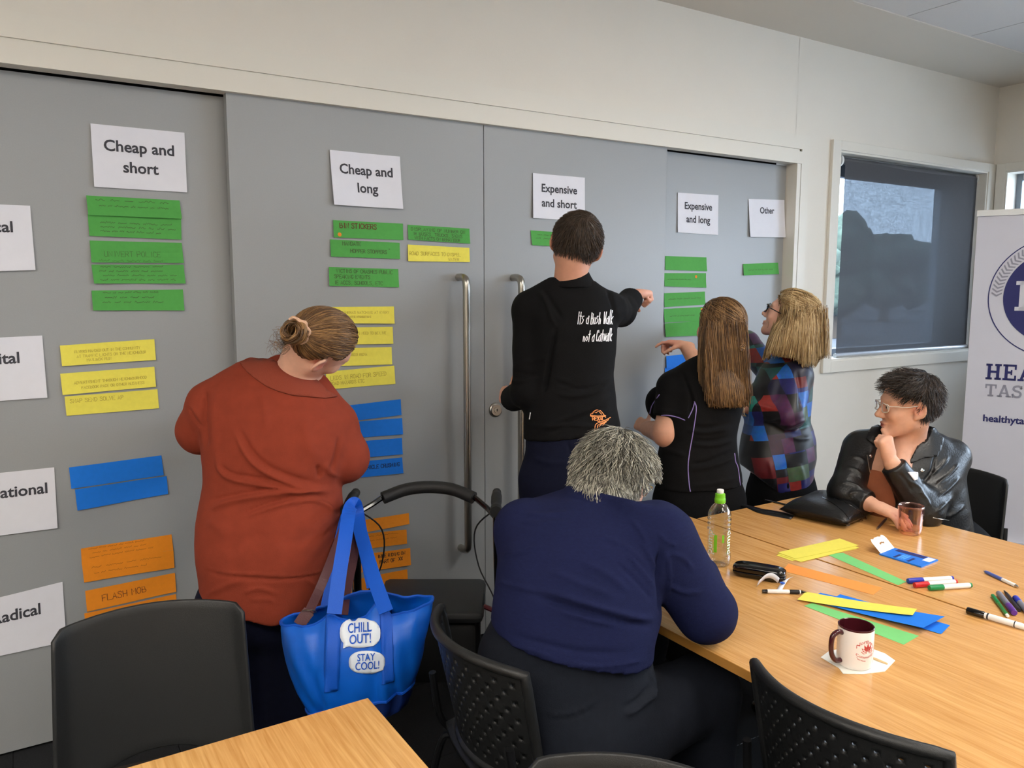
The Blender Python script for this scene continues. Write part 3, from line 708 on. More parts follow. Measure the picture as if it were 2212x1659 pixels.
def slab_word(word, xa, ya, xb, yb, upto, m, name):
    """word fitted so that its first letters span xa..xb pixels; upto letters kept"""
    s0, z1 = bpx(xa, ya); _, z0 = bpx(xa, yb); h = z1 - z0; V = []; F = []; x = 0; sc = None
    tot = sum(slab(c)[0] + .1 for c in word[:2]); s1, _ = bpx(xb, ya); sc = (s1 - s0) / tot
    for c in word[:upto]:
        wd, polys = slab(c)
        for p in polys:
            b = len(V); V += [(s0 + (x + q[0]) * sc, z0 + q[1] * h) for q in p]; F.append(tuple(range(b, b + len(p))))
        x += wd + .1
    ban_part(name, V, F, m)
slab_word('HEALTH', 2131, 785, 2202, 819, 4, M['navy'], 'large_navy_letters')
slab_word('TAS', 2129, 829, 2187, 855, 3, M['silver'], 'large_grey_letters')
s0, z0 = bpx(2123, 903); s1, _ = bpx(2212, 903)
v, f = text_mesh('healthyta', .1, .0026, 'LEFT'); sc = (s1 - s0) / (v[:, 0].max() * .985)
ban_part('small_navy_letters', [(s0 + x * sc, z0 + y * sc) for x, y in v], f, M['navy'])
# white serif H inside the disc
a0, b1 = bpx(2196, 607); _, b0 = bpx(2196, 671); h = b1 - b0; V = []; F = []
for p in slab('H')[1]:
    b = len(V); V += [(a0 + q[0] * h * .95, b0 + q[1] * h) for q in p]; F.append(tuple(range(b, b + len(p))))
ban_part('emblem_letter', V, F, M['banner'], .007)
# ================================================================== IMPLICIT-SURFACE MODELLING OF BODIES AND CLOTHES
f32 = np.float32
def smin(a, b, k):
    if k <= 0: return np.minimum(a, b)
    h = np.clip(.5 + .5 * (b - a) / k, 0, 1); return b * (1 - h) + a * h - k * h * (1 - h)
def smax(a, b, k): return -smin(-a, -b, k)
def sd_rc(P, a, b, ra, rb):
    a = np.asarray(a, f32); ba = np.asarray(b, f32) - a
    t = np.clip(((P - a) @ ba) / (ba @ ba + 1e-12), 0, 1)
    return np.sqrt((((P - a) - t[:, None] * ba) ** 2).sum(1)) - (ra + (rb - ra) * t)
def sd_ell(P, c, r, R=None):
    q = P - np.asarray(c, f32)
    if R is not None: q = q @ np.asarray(R, f32).T
    r = np.asarray(r, f32); k0 = np.sqrt(((q / r) ** 2).sum(1)); k1 = np.sqrt(((q / (r * r)) ** 2).sum(1)) + 1e-9
    return k0 * (k0 - 1) / k1
def sd_sph(P, c, r): return np.sqrt(((P - np.asarray(c, f32)) ** 2).sum(1)) - r

class Loft:
    """stack of elliptical sections with world centres; a along U, b along W (horizontal unit vectors)"""
    def __init__(s, C, a, b, U, W, n=2.3):
        C = np.asarray(C, float); o = np.argsort(C[:, 2]); C = C[o]; a = np.asarray(a, float)[o]; b = np.asarray(b, float)[o]
        z = np.linspace(C[0, 2], C[-1, 2], 90); ker = np.array([1, 2, 3, 2, 1.]) / 9
        def ip(v):
            q = np.interp(z, C[:, 2], v); p = np.pad(q, 2, mode='reflect', reflect_type='odd'); return np.convolve(p, ker, 'valid')
        s.z = z; s.cx = ip(C[:, 0]); s.cy = ip(C[:, 1]); s.a = ip(a); s.b = ip(b); s.U = np.asarray(U, f32); s.W = np.asarray(W, f32); s.n = n
    def __call__(s, P, grow=0.0):
        z = P[:, 2]; cx = np.interp(z, s.z, s.cx).astype(f32); cy = np.interp(z, s.z, s.cy).astype(f32)
        a = np.interp(z, s.z, s.a).astype(f32) + grow; b = np.interp(z, s.z, s.b).astype(f32) + grow
        dx = P[:, 0] - cx; dy = P[:, 1] - cy
        u = np.abs(dx * s.U[0] + dy * s.U[1]) + 1e-6; v = np.abs(dx * s.W[0] + dy * s.W[1]) + 1e-6
        k = ((u / a) ** s.n + (v / b) ** s.n) ** (1 / s.n); q = np.sqrt(u * u + v * v)
        d = q * (1 - 1 / np.maximum(k, 1e-4))
        d = np.where(k < .25, -np.minimum(a, b) * .8, d)
        dz = np.maximum(s.z[0] - grow - z, z - s.z[-1] - grow)
        return np.maximum(d, dz)
def view_loft(d0, rows, n=2.3, U=None):
    """rows: (y px, left px, right px, half depth m, extra distance m)"""
    C = []; a = []; b = []
    for r in rows:
        y, xl, xr, hb = r[:4]; d = d0 + (r[4] if len(r) > 4 else 0)
        C.append(J((xl + xr) / 2, y, d)); a.append((xr - xl) / 2 * d / FPX); b.append(hb)
    return Loft(C, a, b, VR, VA, n)

EDG = [(0, 1), (2, 3), (4, 5), (6, 7), (0, 2), (1, 3), (4, 6), (5, 7), (0, 4), (1, 5), (2, 6), (3, 7)]
def iso(f, lo, hi, h):
    """surface nets over a sparsely evaluated grid -> verts, quads"""
    lo = np.asarray(lo, float); B = 8
    nb = np.ceil((np.asarray(hi, float) - lo) / (h * B)).astype(int); n = nb * B
    bi = np.stack(np.meshgrid(*[np.arange(k) for k in nb], indexing='ij'), -1).reshape(-1, 3)
    ctr = (lo + (bi + .5) * B * h - h * .5).astype(f32); D = f(ctr)
    act = np.abs(D) < B * h * .866 * 1.35 + .012
    F = np.repeat(np.repeat(np.repeat(np.where(D < 0, -1, 1).astype(f32).reshape(nb), B, 0), B, 1), B, 2)
    loc = np.stack(np.meshgrid(*[np.arange(B)] * 3, indexing='ij'), -1).reshape(-1, 3); ab = bi[act]
    for s in range(0, len(ab), 512):
        idx = (ab[s:s + 512, None, :] * B + loc[None]).reshape(-1, 3)
        F[idx[:, 0], idx[:, 1], idx[:, 2]] = f((lo + idx * h).astype(f32))
    S = F < 0; n = np.array(F.shape)
    c = S[:-1, :-1, :-1].astype(np.int8)
    tot = c.copy() * 0
    for dx in (0, 1):
        for dy in (0, 1):
            for dz in (0, 1): tot += S[dx:n[0] - 1 + dx, dy:n[1] - 1 + dy, dz:n[2] - 1 + dz]
    cells = np.argwhere((tot > 0) & (tot < 8))
    vid = np.full(n - 1, -1, np.int32); vid[cells[:, 0], cells[:, 1], cells[:, 2]] = np.arange(len(cells))
    off = np.array([[i & 1, (i >> 1) & 1, (i >> 2) & 1] for i in range(8)])
    val = np.stack([F[cells[:, 0] + o[0], cells[:, 1] + o[1], cells[:, 2] + o[2]] for o in off], 1)
    acc = np.zeros((len(cells), 3)); cnt = np.zeros(len(cells))
    for i, j in EDG:
        m = (val[:, i] < 0) != (val[:, j] < 0); t = val[:, i] / (val[:, i] - val[:, j] + 1e-20)
        p = off[i] + t[:, None] * (off[j] - off[i]); acc[m] += p[m]; cnt[m] += 1
    Vv = lo + (cells + acc / np.maximum(cnt, 1)[:, None]) * h
    Q = []
    for ax in range(3):
        a1, a2 = [(1, 2), (2, 0), (0, 1)][ax]
        sl0 = [slice(None)] * 3; sl1 = [slice(None)] * 3; sl0[ax] = slice(0, -1); sl1[ax] = slice(1, None)
        s0, s1 = S[tuple(sl0)], S[tuple(sl1)]
        for flip in (0, 1):
            e = np.argwhere((s0 & ~s1) if not flip else (~s0 & s1))
            e = e[(e[:, a1] > 0) & (e[:, a2] > 0) & (e[:, a1] < n[a1] - 1) & (e[:, a2] < n[a2] - 1)]
            q = []
            for (u, v) in ((-1, -1), (0, -1), (0, 0), (-1, 0)):
                g = e.copy(); g[:, a1] += u; g[:, a2] += v; q.append(vid[g[:, 0], g[:, 1], g[:, 2]])
            q = np.stack(q, 1); Q.append(q if not flip else q[:, ::-1])
    Q = np.vstack(Q); Q = Q[(Q >= 0).all(1)]
    return Vv, Q
def vnormals(Vv, Q):
    N = np.zeros_like(Vv); a, b, c, d = (Vv[Q[:, i]] for i in range(4)); fn = np.cross(c - a, d - b)
    for i in range(4): np.add.at(N, Q[:, i], fn)
    return N / (np.linalg.norm(N, axis=1)[:, None] + 1e-12)
def relax(Vv, Q, it=1, w=.5):
    for _ in range(it):
        A = np.zeros_like(Vv); C = np.zeros(len(Vv))
        for i in range(4):
            j = (i + 1) % 4
            np.add.at(A, Q[:, i], Vv[Q[:, j]]); np.add.at(A, Q[:, j], Vv[Q[:, i]]); np.add.at(C, Q[:, i], 1); np.add.at(C, Q[:, j], 1)
        m = C > 0; Vv = Vv.copy(); Vv[m] = Vv[m] * (1 - w) + w * A[m] / C[m, None]
    return Vv
def folds(Vv, N, lst, d_ref, soft=True):
    """cloth creases: lst of (polyline px, width px, height m); drawn on the side turned to the viewer"""
    p = PX(Vv); fac = np.clip(-(N @ FW) * 2.2, 0, 1); h = np.zeros(len(Vv))
    for poly, wd, am in lst:
        q = crv(np.array(poly, float), 5) if len(poly) > 2 else np.array(poly, float)
        best = np.full(len(Vv), 1e9); tt = np.zeros(len(Vv)); L = len(q) - 1
        lo, hi = q.min(0) - 4 * wd, q.max(0) + 4 * wd
        m = np.where(((p > lo) & (p < hi)).all(1))[0]
        if not len(m): continue
        pm = p[m]; bm_ = np.full(len(m), 1e9); tm = np.zeros(len(m))
        for i in range(L):
            a, ba = q[i], q[i + 1] - q[i]; t = np.clip(((pm - a) @ ba) / (ba @ ba + 1e-9), 0, 1)
            dd = np.linalg.norm(pm - a - t[:, None] * ba, axis=1); k = dd < bm_; bm_[k] = dd[k]; tm[k] = (i + t[k]) / L
        taper = np.clip(np.minimum(tm, 1 - tm) * 5, 0.05, 1) if soft else 1
        h[m] += am * np.exp(-(bm_ / wd) ** 2) * taper
    return Vv + N * (h * fac)[:, None]
def wrinkle(Vv, N, amp, freq, seed, aniso=(1, 1, 1)):
    rnd = np.random.RandomState(seed); h = np.zeros(len(Vv)); P = Vv * np.asarray(aniso)
    for k in range(9):
        d = rnd.normal(size=3); d /= np.linalg.norm(d); ph = rnd.uniform(0, 6.28); fr = freq * rnd.uniform(.6, 1.7)
        h += np.sin(P @ d * fr + ph + 1.3 * np.sin(P @ rnd.normal(size=3) * fr * .45))
    return Vv + N * (amp * h / 4)[:, None]
def sdf_obj(name, f, lo, hi, h, m, parent=None, post=None, color=None, smooth_it=1, floor_cut=True):
    # widen the box, then trim it to where the solid really is
    lo, hi = np.asarray(lo, float) - .22, np.asarray(hi, float) + .22; zf = lo[2] + .22
    g = [np.arange(lo[i], hi[i] + .03, .03) for i in range(3)]; G = np.stack(np.meshgrid(*g, indexing='ij'), -1).reshape(-1, 3)
    ok = G[f(G.astype(f32)) < .03]; lo, hi = ok.min(0) - .035, ok.max(0) + .035
    if floor_cut: lo[2] = max(lo[2], .0)
    Vv, Q = iso(f, lo, hi, h); Vv = relax(Vv, Q, smooth_it, .4)
    if post is not None: Vv = post(Vv, vnormals(Vv, Q))
    me = bpy.data.meshes.new(name); me.vertices.add(len(Vv)); me.vertices.foreach_set('co', Vv.astype(f32).ravel())
    me.loops.add(len(Q) * 4); me.loops.foreach_set('vertex_index', Q.astype(np.int32).ravel())
    me.polygons.add(len(Q)); me.polygons.foreach_set('loop_start', np.arange(0, len(Q) * 4, 4, dtype=np.int32))
    try: me.polygons.foreach_set('loop_total', np.full(len(Q), 4, np.int32))
    except Exception: pass
    me.polygons.foreach_set('use_smooth', np.ones(len(Q), bool)); me.update(calc_edges=True); me.validate()
    if m: me.materials.append(m)
    if color is not None:
        at = me.color_attributes.new('Col', 'FLOAT_COLOR', 'POINT'); cc = np.ones((len(Vv), 4), f32); cc[:, :3] = color(Vv); at.data.foreach_set('color', cc.ravel())
    o = bpy.data.objects.new(name, me); COL.objects.link(o)
    o['_tmp'] = 1; del o['_tmp']
    if parent: adopt(o, parent)
    return o
def bvh_of(o):
    me = o.data; return BVHTree.FromPolygons([v.co[:] for v in me.vertices], [tuple(p.vertices) for p in me.polygons])
def hit(bvh, x, y):
    d = nrm(RAY(x, y)); r = bvh.ray_cast(Vector(CAM), Vector(d))
    if r[0] is None: return None
    n = np.array(r[1][:]); 
    if np.dot(n, d) > 0: n = -n
    return np.array(r[0][:]), n
def piping(name, bvh, poly, r, m, parent, off=.0005, n=6, dense=6):
    pts = []
    for x, y in crv(poly, dense):
        h = hit(bvh, x, y)
        if h is not None: pts.append(h[0] + h[1] * off)
    if len(pts) < 2: return None
    pts = np.array(pts); k = [0] + [i for i in range(1, len(pts)) if np.linalg.norm(pts[i] - pts[i - 1]) < .08]
    return MB().tube(pts[k], r, n).obj(name, m, parent, True)
def patch(name, bvh, poly, m, parent, off=.002, thick=.001, res=None):
    """thin piece lying on a surface: polygon in px, filled on a grid and dropped on the surface"""
    bm = bmesh.new(); vs = [bm.verts.new((x, y, 0)) for x, y in poly]; bm.faces.new(vs)
    st = res or max(3.0, (max(p[0] for p in poly) - min(p[0] for p in poly)) / 14)
    for axn, k in ((0, 0), (1, 1)):
        lo, hi = min(p[k] for p in poly), max(p[k] for p in poly)
        c = lo + st
        while c < hi:
            co = [0, 0, 0]; co[k] = c; no = [0, 0, 0]; no[k] = 1
            bmesh.ops.bisect_plane(bm, geom=bm.verts[:] + bm.edges[:] + bm.faces[:], plane_co=co, plane_no=no); c += st
    bm.verts.index_update(); P = []; nn = []; last = None
    for v in bm.verts:
        h = hit(bvh, v.co.x, v.co.y)
        if h is None: h = (J(v.co.x, v.co.y, last), -FW) if last else (J(v.co.x, v.co.y, 3), -FW)
        last = np.dot(h[0] - CAM, FW); P.append(h[0]); nn.append(h[1])
    F = [[v.index for v in f.verts] for f in bm.faces]; bm.free(); P = np.array(P); nn = np.array(nn); n = len(P)
    F2 = [f[::-1] for f in F]
    VV = list(P + nn * (off + thick)) + list(P + nn * off * .3)
    if len(F) and np.dot(np.cross(VV[F[0][1]] - VV[F[0][0]], VV[F[0][2]] - VV[F[0][0]]), nn[F[0][0]]) < 0: F, F2 = F2, F
    FF = list(F) + [[i + n for i in f] for f in F2]
    ed = {}
    for f in F:
        for i in range(len(f)):
            a, b = f[i], f[(i + 1) % len(f)]; ed[(a, b)] = 1
    FF += [(b, a, a + n, b + n) for (a, b) in ed if (b, a) not in ed]
    return mo(name, VV, FF, m, parent, True)
def drape(name, bvh, v2, faces, m, parent, off=.002):
    """flat lettering given in px dropped on a surface"""
    P = []; last = None
    for x, y in v2:
        h = hit(bvh, x, y)
        if h is None:
            P.append(J(x, y, last if last else 3.0)); continue
        last = np.dot(h[0] - CAM, FW); P.append(h[0] + h[1] * off)
    return mo(name, P, faces, m, parent, False)

# ------------------------------------------------------------------ head, ear, hand
class Head:
    def __init__(s, C, F, X, sc=1.0, jaw=1.0):
        s.C = np.asarray(C, float); F = nrm(F); X = np.asarray(X, float); X = nrm(X - F * np.dot(X, F)); s.F, s.X, s.U = F, X, np.cross(X, F); s.s = sc; s.jaw = jaw
        s.R = np.stack([s.X, s.F, s.U]).astype(f32)
    def loc(s, P): return ((P - s.C.astype(f32)) @ s.R.T) / s.s
    def w(s, q): return s.C + (np.asarray(q, float) * s.s) @ s.R
    def sdf(s, P, ears=True): return head_sdf(s.loc(P), s.jaw, ears) * s.s
EARR = (lambda t: np.array([[math.cos(t), math.sin(t), 0], [-math.sin(t), math.cos(t), 0], [0, 0, 1]]))(math.radians(34))
def head_sdf(q, jaw=1.0, ears=True):
    x = np.abs(q[:, 0]); p = np.stack([x, q[:, 1], q[:, 2]], 1).astype(f32)
    d = sd_ell(p, (0, -.016, .033), (.0755, .097, .084))
    d = smin(d, sd_ell(p, (0, .026, -.028), (.060 * jaw, .060, .080)), .035)
    d = smin(d, sd_rc(p, (.046 * jaw, .000, -.056), (.016, .062, -.098), .024, .018), .03)
    d = smin(d, sd_sph(p, (0, .068, -.100), .019), .02)
    d = smin(d, sd_sph(p, (.036, .056, -.028), .026), .02)
    d = smin(d, sd_rc(p, (0, .080, .026), (.040, .070, .024), .011, .010), .016)
    d = smax(d, -sd_sph(p, (.033, .099, .004), .017), .014)
    d = smin(d, sd_sph(p, (.032, .0735, .002), .0135), .004)
    d = smin(d, sd_rc(p, (0, .083, .010), (0, .106, -.030), .0075, .0115), .012)
    d = smin(d, sd_sph(p, (.011, .094, -.036), .0085), .007)
    d = smin(d, sd_ell(p, (0, .0835, -.063), (.023, .012, .0058)), .005)
    d = smin(d, sd_ell(p, (0, .0825, -.074), (.019, .012, .0068)), .005)
    d = smax(d, -sd_rc(p, (0, .097, -.0685), (.022, .084, -.0685), .0016, .0012), .004)
    if ears:
        e = sd_ell(p, (.0855, -.017, -.004), (.0085, .021, .033), EARR)
        e = smin(e, sd_sph(p, (.0765, -.004, -.034), .0095), .012)
        e = smax(e, -sd_ell(p, (.0945, -.014, .000), (.0085, .0125, .020), EARR), .006)
        e = smin(e, sd_rc(p, (.0775, .002, -.008), (.080, .001, -.016), .005, .005), .006)
        d = smin(d, e, .007)
    return d
FINGER = dict(i=(.024, .030, .072), m=(.008, .033, .080), r=(-.008, .031, .074), p=(-.023, .025, .058))
class Hand:
    """wrist point, D = direction of the fingers, N = palm side normal, T side decided by 'side'"""
    def __init__(s, wrist, D, N, side=1, curl=None, thumb=(.5, .3), sc=1.0, spread=1.0):
        D = nrm(D); N = np.asarray(N, float); N = nrm(N - D * np.dot(N, D)); T = np.cross(D, N) * side
        curl = curl or dict(i=20, m=30, r=35, p=40); s.pr = []; W = np.asarray(wrist, float)
        pt = lambda t, d, n: W + (T * t + D * d + N * n) * sc
        for k, (t, _, ln) in FINGER.items():
            kn = pt(t, .088 - abs(t - .004) * .35, 0); s.pr.append((pt(t * .55, .012, 0), kn, .0145 * sc, .0105 * sc, .014))
            c = curl[k]; c = c if isinstance(c, (tuple, list)) else (c, c * 1.1, c * .8)
            dirv = nrm(D + T * t * 3.2 * spread); p = kn; ang = 0
            for q, fr in zip(c, (.45, .31, .24)):
                ang += math.radians(q); v = dirv * math.cos(ang) + N * math.sin(ang)
                e = p + v * ln * fr * sc; r0 = (.0092, .0084, .0078)[(.45, .31, .24).index(fr)] * sc; s.pr.append((p, e, r0, r0 * .92, .004)); p = e
        b = pt(.022, .022, .004); a1 = nrm(T * thumb[0] * 1.6 + D * .75 + N * thumb[1]); m1 = b + a1 * .040 * sc
        a2 = nrm(a1 + D * .35 + N * thumb[1] * .6); m2 = m1 + a2 * .032 * sc; a3 = nrm(a2 + D * .3 + N * thumb[1] * .5)
        s.pr += [(b, m1, .0135 * sc, .0105 * sc, .012), (m1, m2, .0102 * sc, .0092 * sc, .004), (m2, m2 + a3 * .024 * sc, .0092 * sc, .0078 * sc, .004)]
        s.pr.append((pt(0, -.03, 0), pt(0, .03, 0), .0205 * sc, .0195 * sc, .014)); s.pr.append((pt(.012, .03, 0), pt(.010, .075, 0), .0145 * sc, .013 * sc, .012)); s.pr.append((pt(-.012, .03, 0), pt(-.013, .07, 0), .0145 * sc, .012 * sc, .012))
        s.c = W + D * .08
    def sdf(s, P):
        d = np.full(len(P), 9.0, f32); m = sd_sph(P, s.c, .17) < .06
        if m.any():
            Q = P[m]; r = None
            for a, b, ra, rb, k in s.pr[-3:] + s.pr[:-3]:
                e = sd_rc(Q, a, b, ra, rb); r = e if r is None else smin(r, e, k)
            d[m] = r
            d[~m] = sd_sph(P[~m], s.c, .11)
        else: d = sd_sph(P, s.c, .11)
        return d
def cut(P, p0, n):
    """signed distance to a plane; negative is kept"""
    return (P - np.asarray(p0, f32)) @ np.asarray(nrm(n), f32)
def chain(P, pts, radii, k=.02):
    d = None
    for i in range(len(pts) - 1):
        e = sd_rc(P, pts[i], pts[i + 1], radii[i], radii[i + 1]); d = e if d is None else smin(d, e, k)
    return d
def px_plane(a, b, d, keep_above=True):
    """plane through two image points at distance d and level along the view, normal pointing below"""
    A, B = J(*a, d), J(*b, d); n = nrm(np.cross(B - A, VA)); n = n if n[2] < 0 else -n
    return A, (n if keep_above else -n)

# ------------------------------------------------------------------ hair
def hairline(q, style):
    """positive inside the hair region, in head coordinates"""
    ys = np.array([-.13, -.095, -.06, -.035, -.018, .0, .022, .034, .05, .075, .12])
    zz = {'short': [-.07, -.072, -.068, -.045, .032, .034, .028, .030, .052, .072, .082],
          'long': [-.09, -.09, -.09, -.075, -.03, .012, .015, .028, .050, .072, .082],
          'up': [-.062, -.062, -.056, -.030, .030, .032, .020, .028, .052, .070, .080],
          'full': [-.125, -.12, -.11, -.03, .030, .034, .022, .024, .045, .064, .075]}[style]
    return q[:, 2] - np.interp(q[:, 1], ys, zz)
def hair_cap(head, style, t=.008, tmap=None, extra=None):
    def f(P):
        q = head.loc(P); h = hairline(q, style); k = np.clip(h / .022, 0, 1); k = k * k * (3 - 2 * k)
        th = t if tmap is None else tmap(q)
        d = head_sdf(q, head.jaw, False) * head.s
        if extra is not None: d = smin(d, extra(P), .03)
        return d - (-.008 + (th + .008) * k)
    return f
def hair_roots(head, n, style, seed, t=.002, margin=.004):
    r = np.random.RandomState(seed); d = r.normal(size=(n * 3, 3)); d /= np.linalg.norm(d, axis=1)[:, None]
    c = np.array([0, -.012, .02]); lo = np.zeros(len(d)); hi = np.full(len(d), .2)
    for _ in range(18):
        mid = (lo + hi) / 2; s = head_sdf((c + d * mid[:, None]).astype(f32), head.jaw, False); lo = np.where(s < 0, mid, lo); hi = np.where(s < 0, hi, mid)
    q = c + d * lo[:, None]; q = q[hairline(q, style) > margin][:n]
    return head.w(q)
def grow(P0, flow, f, steps, ds, layer, seed, grav=0.0, inert=.6, jitter=.0):
    """strands marching along a flow while staying outside the solid f"""
    r = np.random.RandomState(seed); P = P0.copy(); n = len(P); v = np.zeros_like(P); T = [P.copy()]; lay = r.uniform(layer[0], layer[1], n)
    for k in range(steps):
        g = flow(P, k) + np.array([0, 0, -grav]) + r.normal(size=P.shape) * jitter
        v = v * inert + g * (1 - inert) if k else g; v /= np.linalg.norm(v, axis=1)[:, None] + 1e-9
        P = P + v * ds
        e = .002; d = f(P.astype(f32)); G = np.stack([f((P + np.eye(3)[i] * e).astype(f32)) - d for i in range(3)], 1).astype(float); G /= np.linalg.norm(G, axis=1)[:, None] + 1e-9
        push = lay * min(1, (k + 1) / 3) - d; m = push > 0; P[m] += G[m] * push[m, None]
        T.append(P.copy())
    return np.stack(T, 1)
def strand_mesh(S, r0, r1, seed=0, keep=None):
    """three-sided tapering tubes"""
    n, k, _ = S.shape; t = np.gradient(S, axis=1); t /= np.linalg.norm(t, axis=2)[:, :, None] + 1e-9
    ref = np.random.RandomState(seed).normal(size=(n, 1, 3)); u = np.cross(t, ref); u /= np.linalg.norm(u, axis=2)[:, :, None] + 1e-9; b = np.cross(t, u)
    rr = np.linspace(r0, r1, k)[None, :, None]
    ring = [S + rr * (u * math.cos(a) + b * math.sin(a)) for a in (0, 2.094, 4.189)]
    V = np.stack(ring, 2).reshape(-1, 3); base = (np.arange(n)[:, None, None] * k + np.arange(k - 1)[None, :, None]) * 3; j = np.arange(3)
    q = np.stack([base + j, base + (j + 1) % 3, base + 3 + (j + 1) % 3, base + 3 + j], -1).reshape(-1, 4)
    return V, q
def hair_mat(name, c1, c2, c3, rough=.42):
    m = bpy.data.materials.new(name); m.use_nodes = True; nt = m.node_tree; b = nt.nodes['Principled BSDF']; L = nt.links.new
    g = nt.nodes.new('ShaderNodeNewGeometry'); tc = nt.nodes.new('ShaderNodeTexCoord'); n = nt.nodes.new('ShaderNodeTexNoise'); n.inputs['Scale'].default_value = 24; L(tc.outputs['Object'], n.inputs['Vector'])
    mx = nt.nodes.new('ShaderNodeMath'); mx.operation = 'MULTIPLY_ADD'; mx.inputs[1].default_value = .6; L(g.outputs['Random Per Island'], mx.inputs[0])
    m2 = nt.nodes.new('ShaderNodeMath'); m2.operation = 'MULTIPLY'; m2.inputs[1].default_value = .45; L(n.outputs[0], m2.inputs[0]); L(m2.outputs[0], mx.inputs[2])
    cr = nt.nodes.new('ShaderNodeValToRGB'); L(mx.outputs[0], cr.inputs[0]); e = cr.color_ramp.elements
    e[0].position = .15; e[0].color = lin(c1) + (1,); e[1].position = .85; e[1].color = lin(c3) + (1,); k = e.new(.5); k.color = lin(c2) + (1,)
    L(cr.outputs[0], b.inputs['Base Color']); b.inputs['Roughness'].default_value = rough; b.inputs['Specular IOR Level'].default_value = .45
    return m
def join_meshes(name, parts, m, parent):
    V = []; F = []; n = 0
    for v, f in parts:
        V.append(np.asarray(v)); F.append(np.asarray(f) + n); n += len(v)
    V = np.vstack(V); F = np.vstack(F)
    me = bpy.data.meshes.new(name); me.vertices.add(len(V)); me.vertices.foreach_set('co', V.astype(f32).ravel()); me.loops.add(len(F) * 4); me.loops.foreach_set('vertex_index', F.astype(np.int32).ravel())
    me.polygons.add(len(F)); me.polygons.foreach_set('loop_start', np.arange(0, len(F) * 4, 4, dtype=np.int32))
    try: me.polygons.foreach_set('loop_total', np.full(len(F), 4, np.int32))
    except Exception: pass
    me.polygons.foreach_set('use_smooth', np.ones(len(F), bool)); me.update(calc_edges=True); me.validate(); me.materials.append(m)
    o = bpy.data.objects.new(name, me); COL.objects.link(o); adopt(o, parent); return o
def skin_color(base, spots):
    """spots: (world point, radius, rgb)"""
    def f(V):
        c = np.tile(np.array(lin(base)), (len(V), 1))
        for p, r, col in spots:
            if callable(p): k = p(V)
            else:
                d = np.linalg.norm(V - np.asarray(p), axis=1); k = np.clip(1.3 - d / r * 1.3, 0, 1)
            k = (k * k * (3 - 2 * k))[:, None]; c = c * (1 - k) + np.array(lin(col)) * k
        return c
    return f
M['skin'] = mat('skin', (214, 168, 146), .5, noise=.05, nscale=45, bump=.12, bscale=260, sss=.12, attr='Col', spec=.4)
def face_spots(h, base, lip=(168, 92, 88), ear=(206, 122, 104), brow=None):
    sp = []
    for sx in (-1, 1):
        sp.append((h.w((sx * .080, -.010, -.004)), .034 * h.s, ear)); sp.append((h.w((sx * .038, .074, -.026)), .03, tuple(int(b * .97) if i else b for i, b in enumerate(base))))
        if brow:
            for t in (.014, .024, .034, .043): sp.append((h.w((sx * t, .088 - t * .35, .0235 + t * .06)), .0075, brow))
    lipf = lambda V, hh=h: np.clip(1.4 - 1.4 * np.sqrt((hh.loc(V)[:, 0] / .026) ** 2 + ((hh.loc(V)[:, 1] - .09) / .03) ** 2 + ((hh.loc(V)[:, 2] + .0685) / .0135) ** 2), 0, 1)
    sp.append((lipf, 0, lip)); return sp
def bounds(pts, pad):
    p = np.asarray(pts, float); return p.min(0) - pad, p.max(0) + pad
M['eyewhite'] = mat('eye_white', (226, 220, 214), .15, coat=.6); M['iris'] = mat('iris', (62, 46, 34), .15, coat=.6)
def eyes(h, parent):
    for sx in (-1, 1):
        c = h.w((sx * .032, .0752, .0025)); e = MB().lathe([(0.0001, -.0128)] + [(.0128 * math.sin(t), -.0128 * math.cos(t)) for t in np.linspace(.2, 2.94, 10)] + [(.0001, .0128)], 16, c).obj('eye', M['eyewhite'], parent, True)
        p = c + h.F * .0122 * h.s; q = MB(); a = np.arange(12) * 2 * math.pi / 12
        q.add([p + h.X * .0052 * math.cos(t) + h.U * .0052 * math.sin(t) for t in a] + [p + h.F * .0014], [(i, (i + 1) % 12, 12) for i in range(12)]); q.obj('iris', M['iris'], e)
def spectacles(h, parent, m, lensm, r=.0016, dy=.0, rim=True, lw=.026, lh=.019):
    e = None; mb = MB(); off = .108 + dy
    for sx in (-1, 1):
        a = np.linspace(0, 2 * math.pi, 25)[:-1]
        P = [h.w((sx * .034 + lw * np.sign(math.cos(t)) * abs(math.cos(t)) ** .7, off - .006 * abs(math.cos(t) + sx * 0) - (.012 if math.cos(t) * sx > .5 else 0) * .5, .002 + lh * np.sign(math.sin(t)) * abs(math.sin(t)) ** .8)) for t in a]
        mb.tube(P, r * 1.2, 6, closed=True)
        mb.tube(crv([h.w((sx * .060, off - .008, .010)), h.w((sx * .076, off - .03, .012)), h.w((sx * .081, .03, .008)), h.w((sx * .083, -.005, .012)), h.w((sx * .083, -.02, .004)), h.w((sx * .080, -.03, -.012))], 4), r, 6)
    mb.tube(crv([h.w((-.010, off - .002, .008)), h.w((0, off + .001, .012)), h.w((.010, off - .002, .008))], 4), r, 6)
    o = mb.obj('spectacles', m, parent, True)
    for sx in (-1, 1):
        a = np.linspace(0, 2 * math.pi, 25)[:-1]
        P = [h.w((sx * .034 + lw * np.sign(math.cos(t)) * abs(math.cos(t)) ** .7, off - .004, .002 + lh * np.sign(math.sin(t)) * abs(math.sin(t)) ** .8)) for t in a]
        mo('lens', P, [tuple(range(24))], lensm, o, False)
    return o

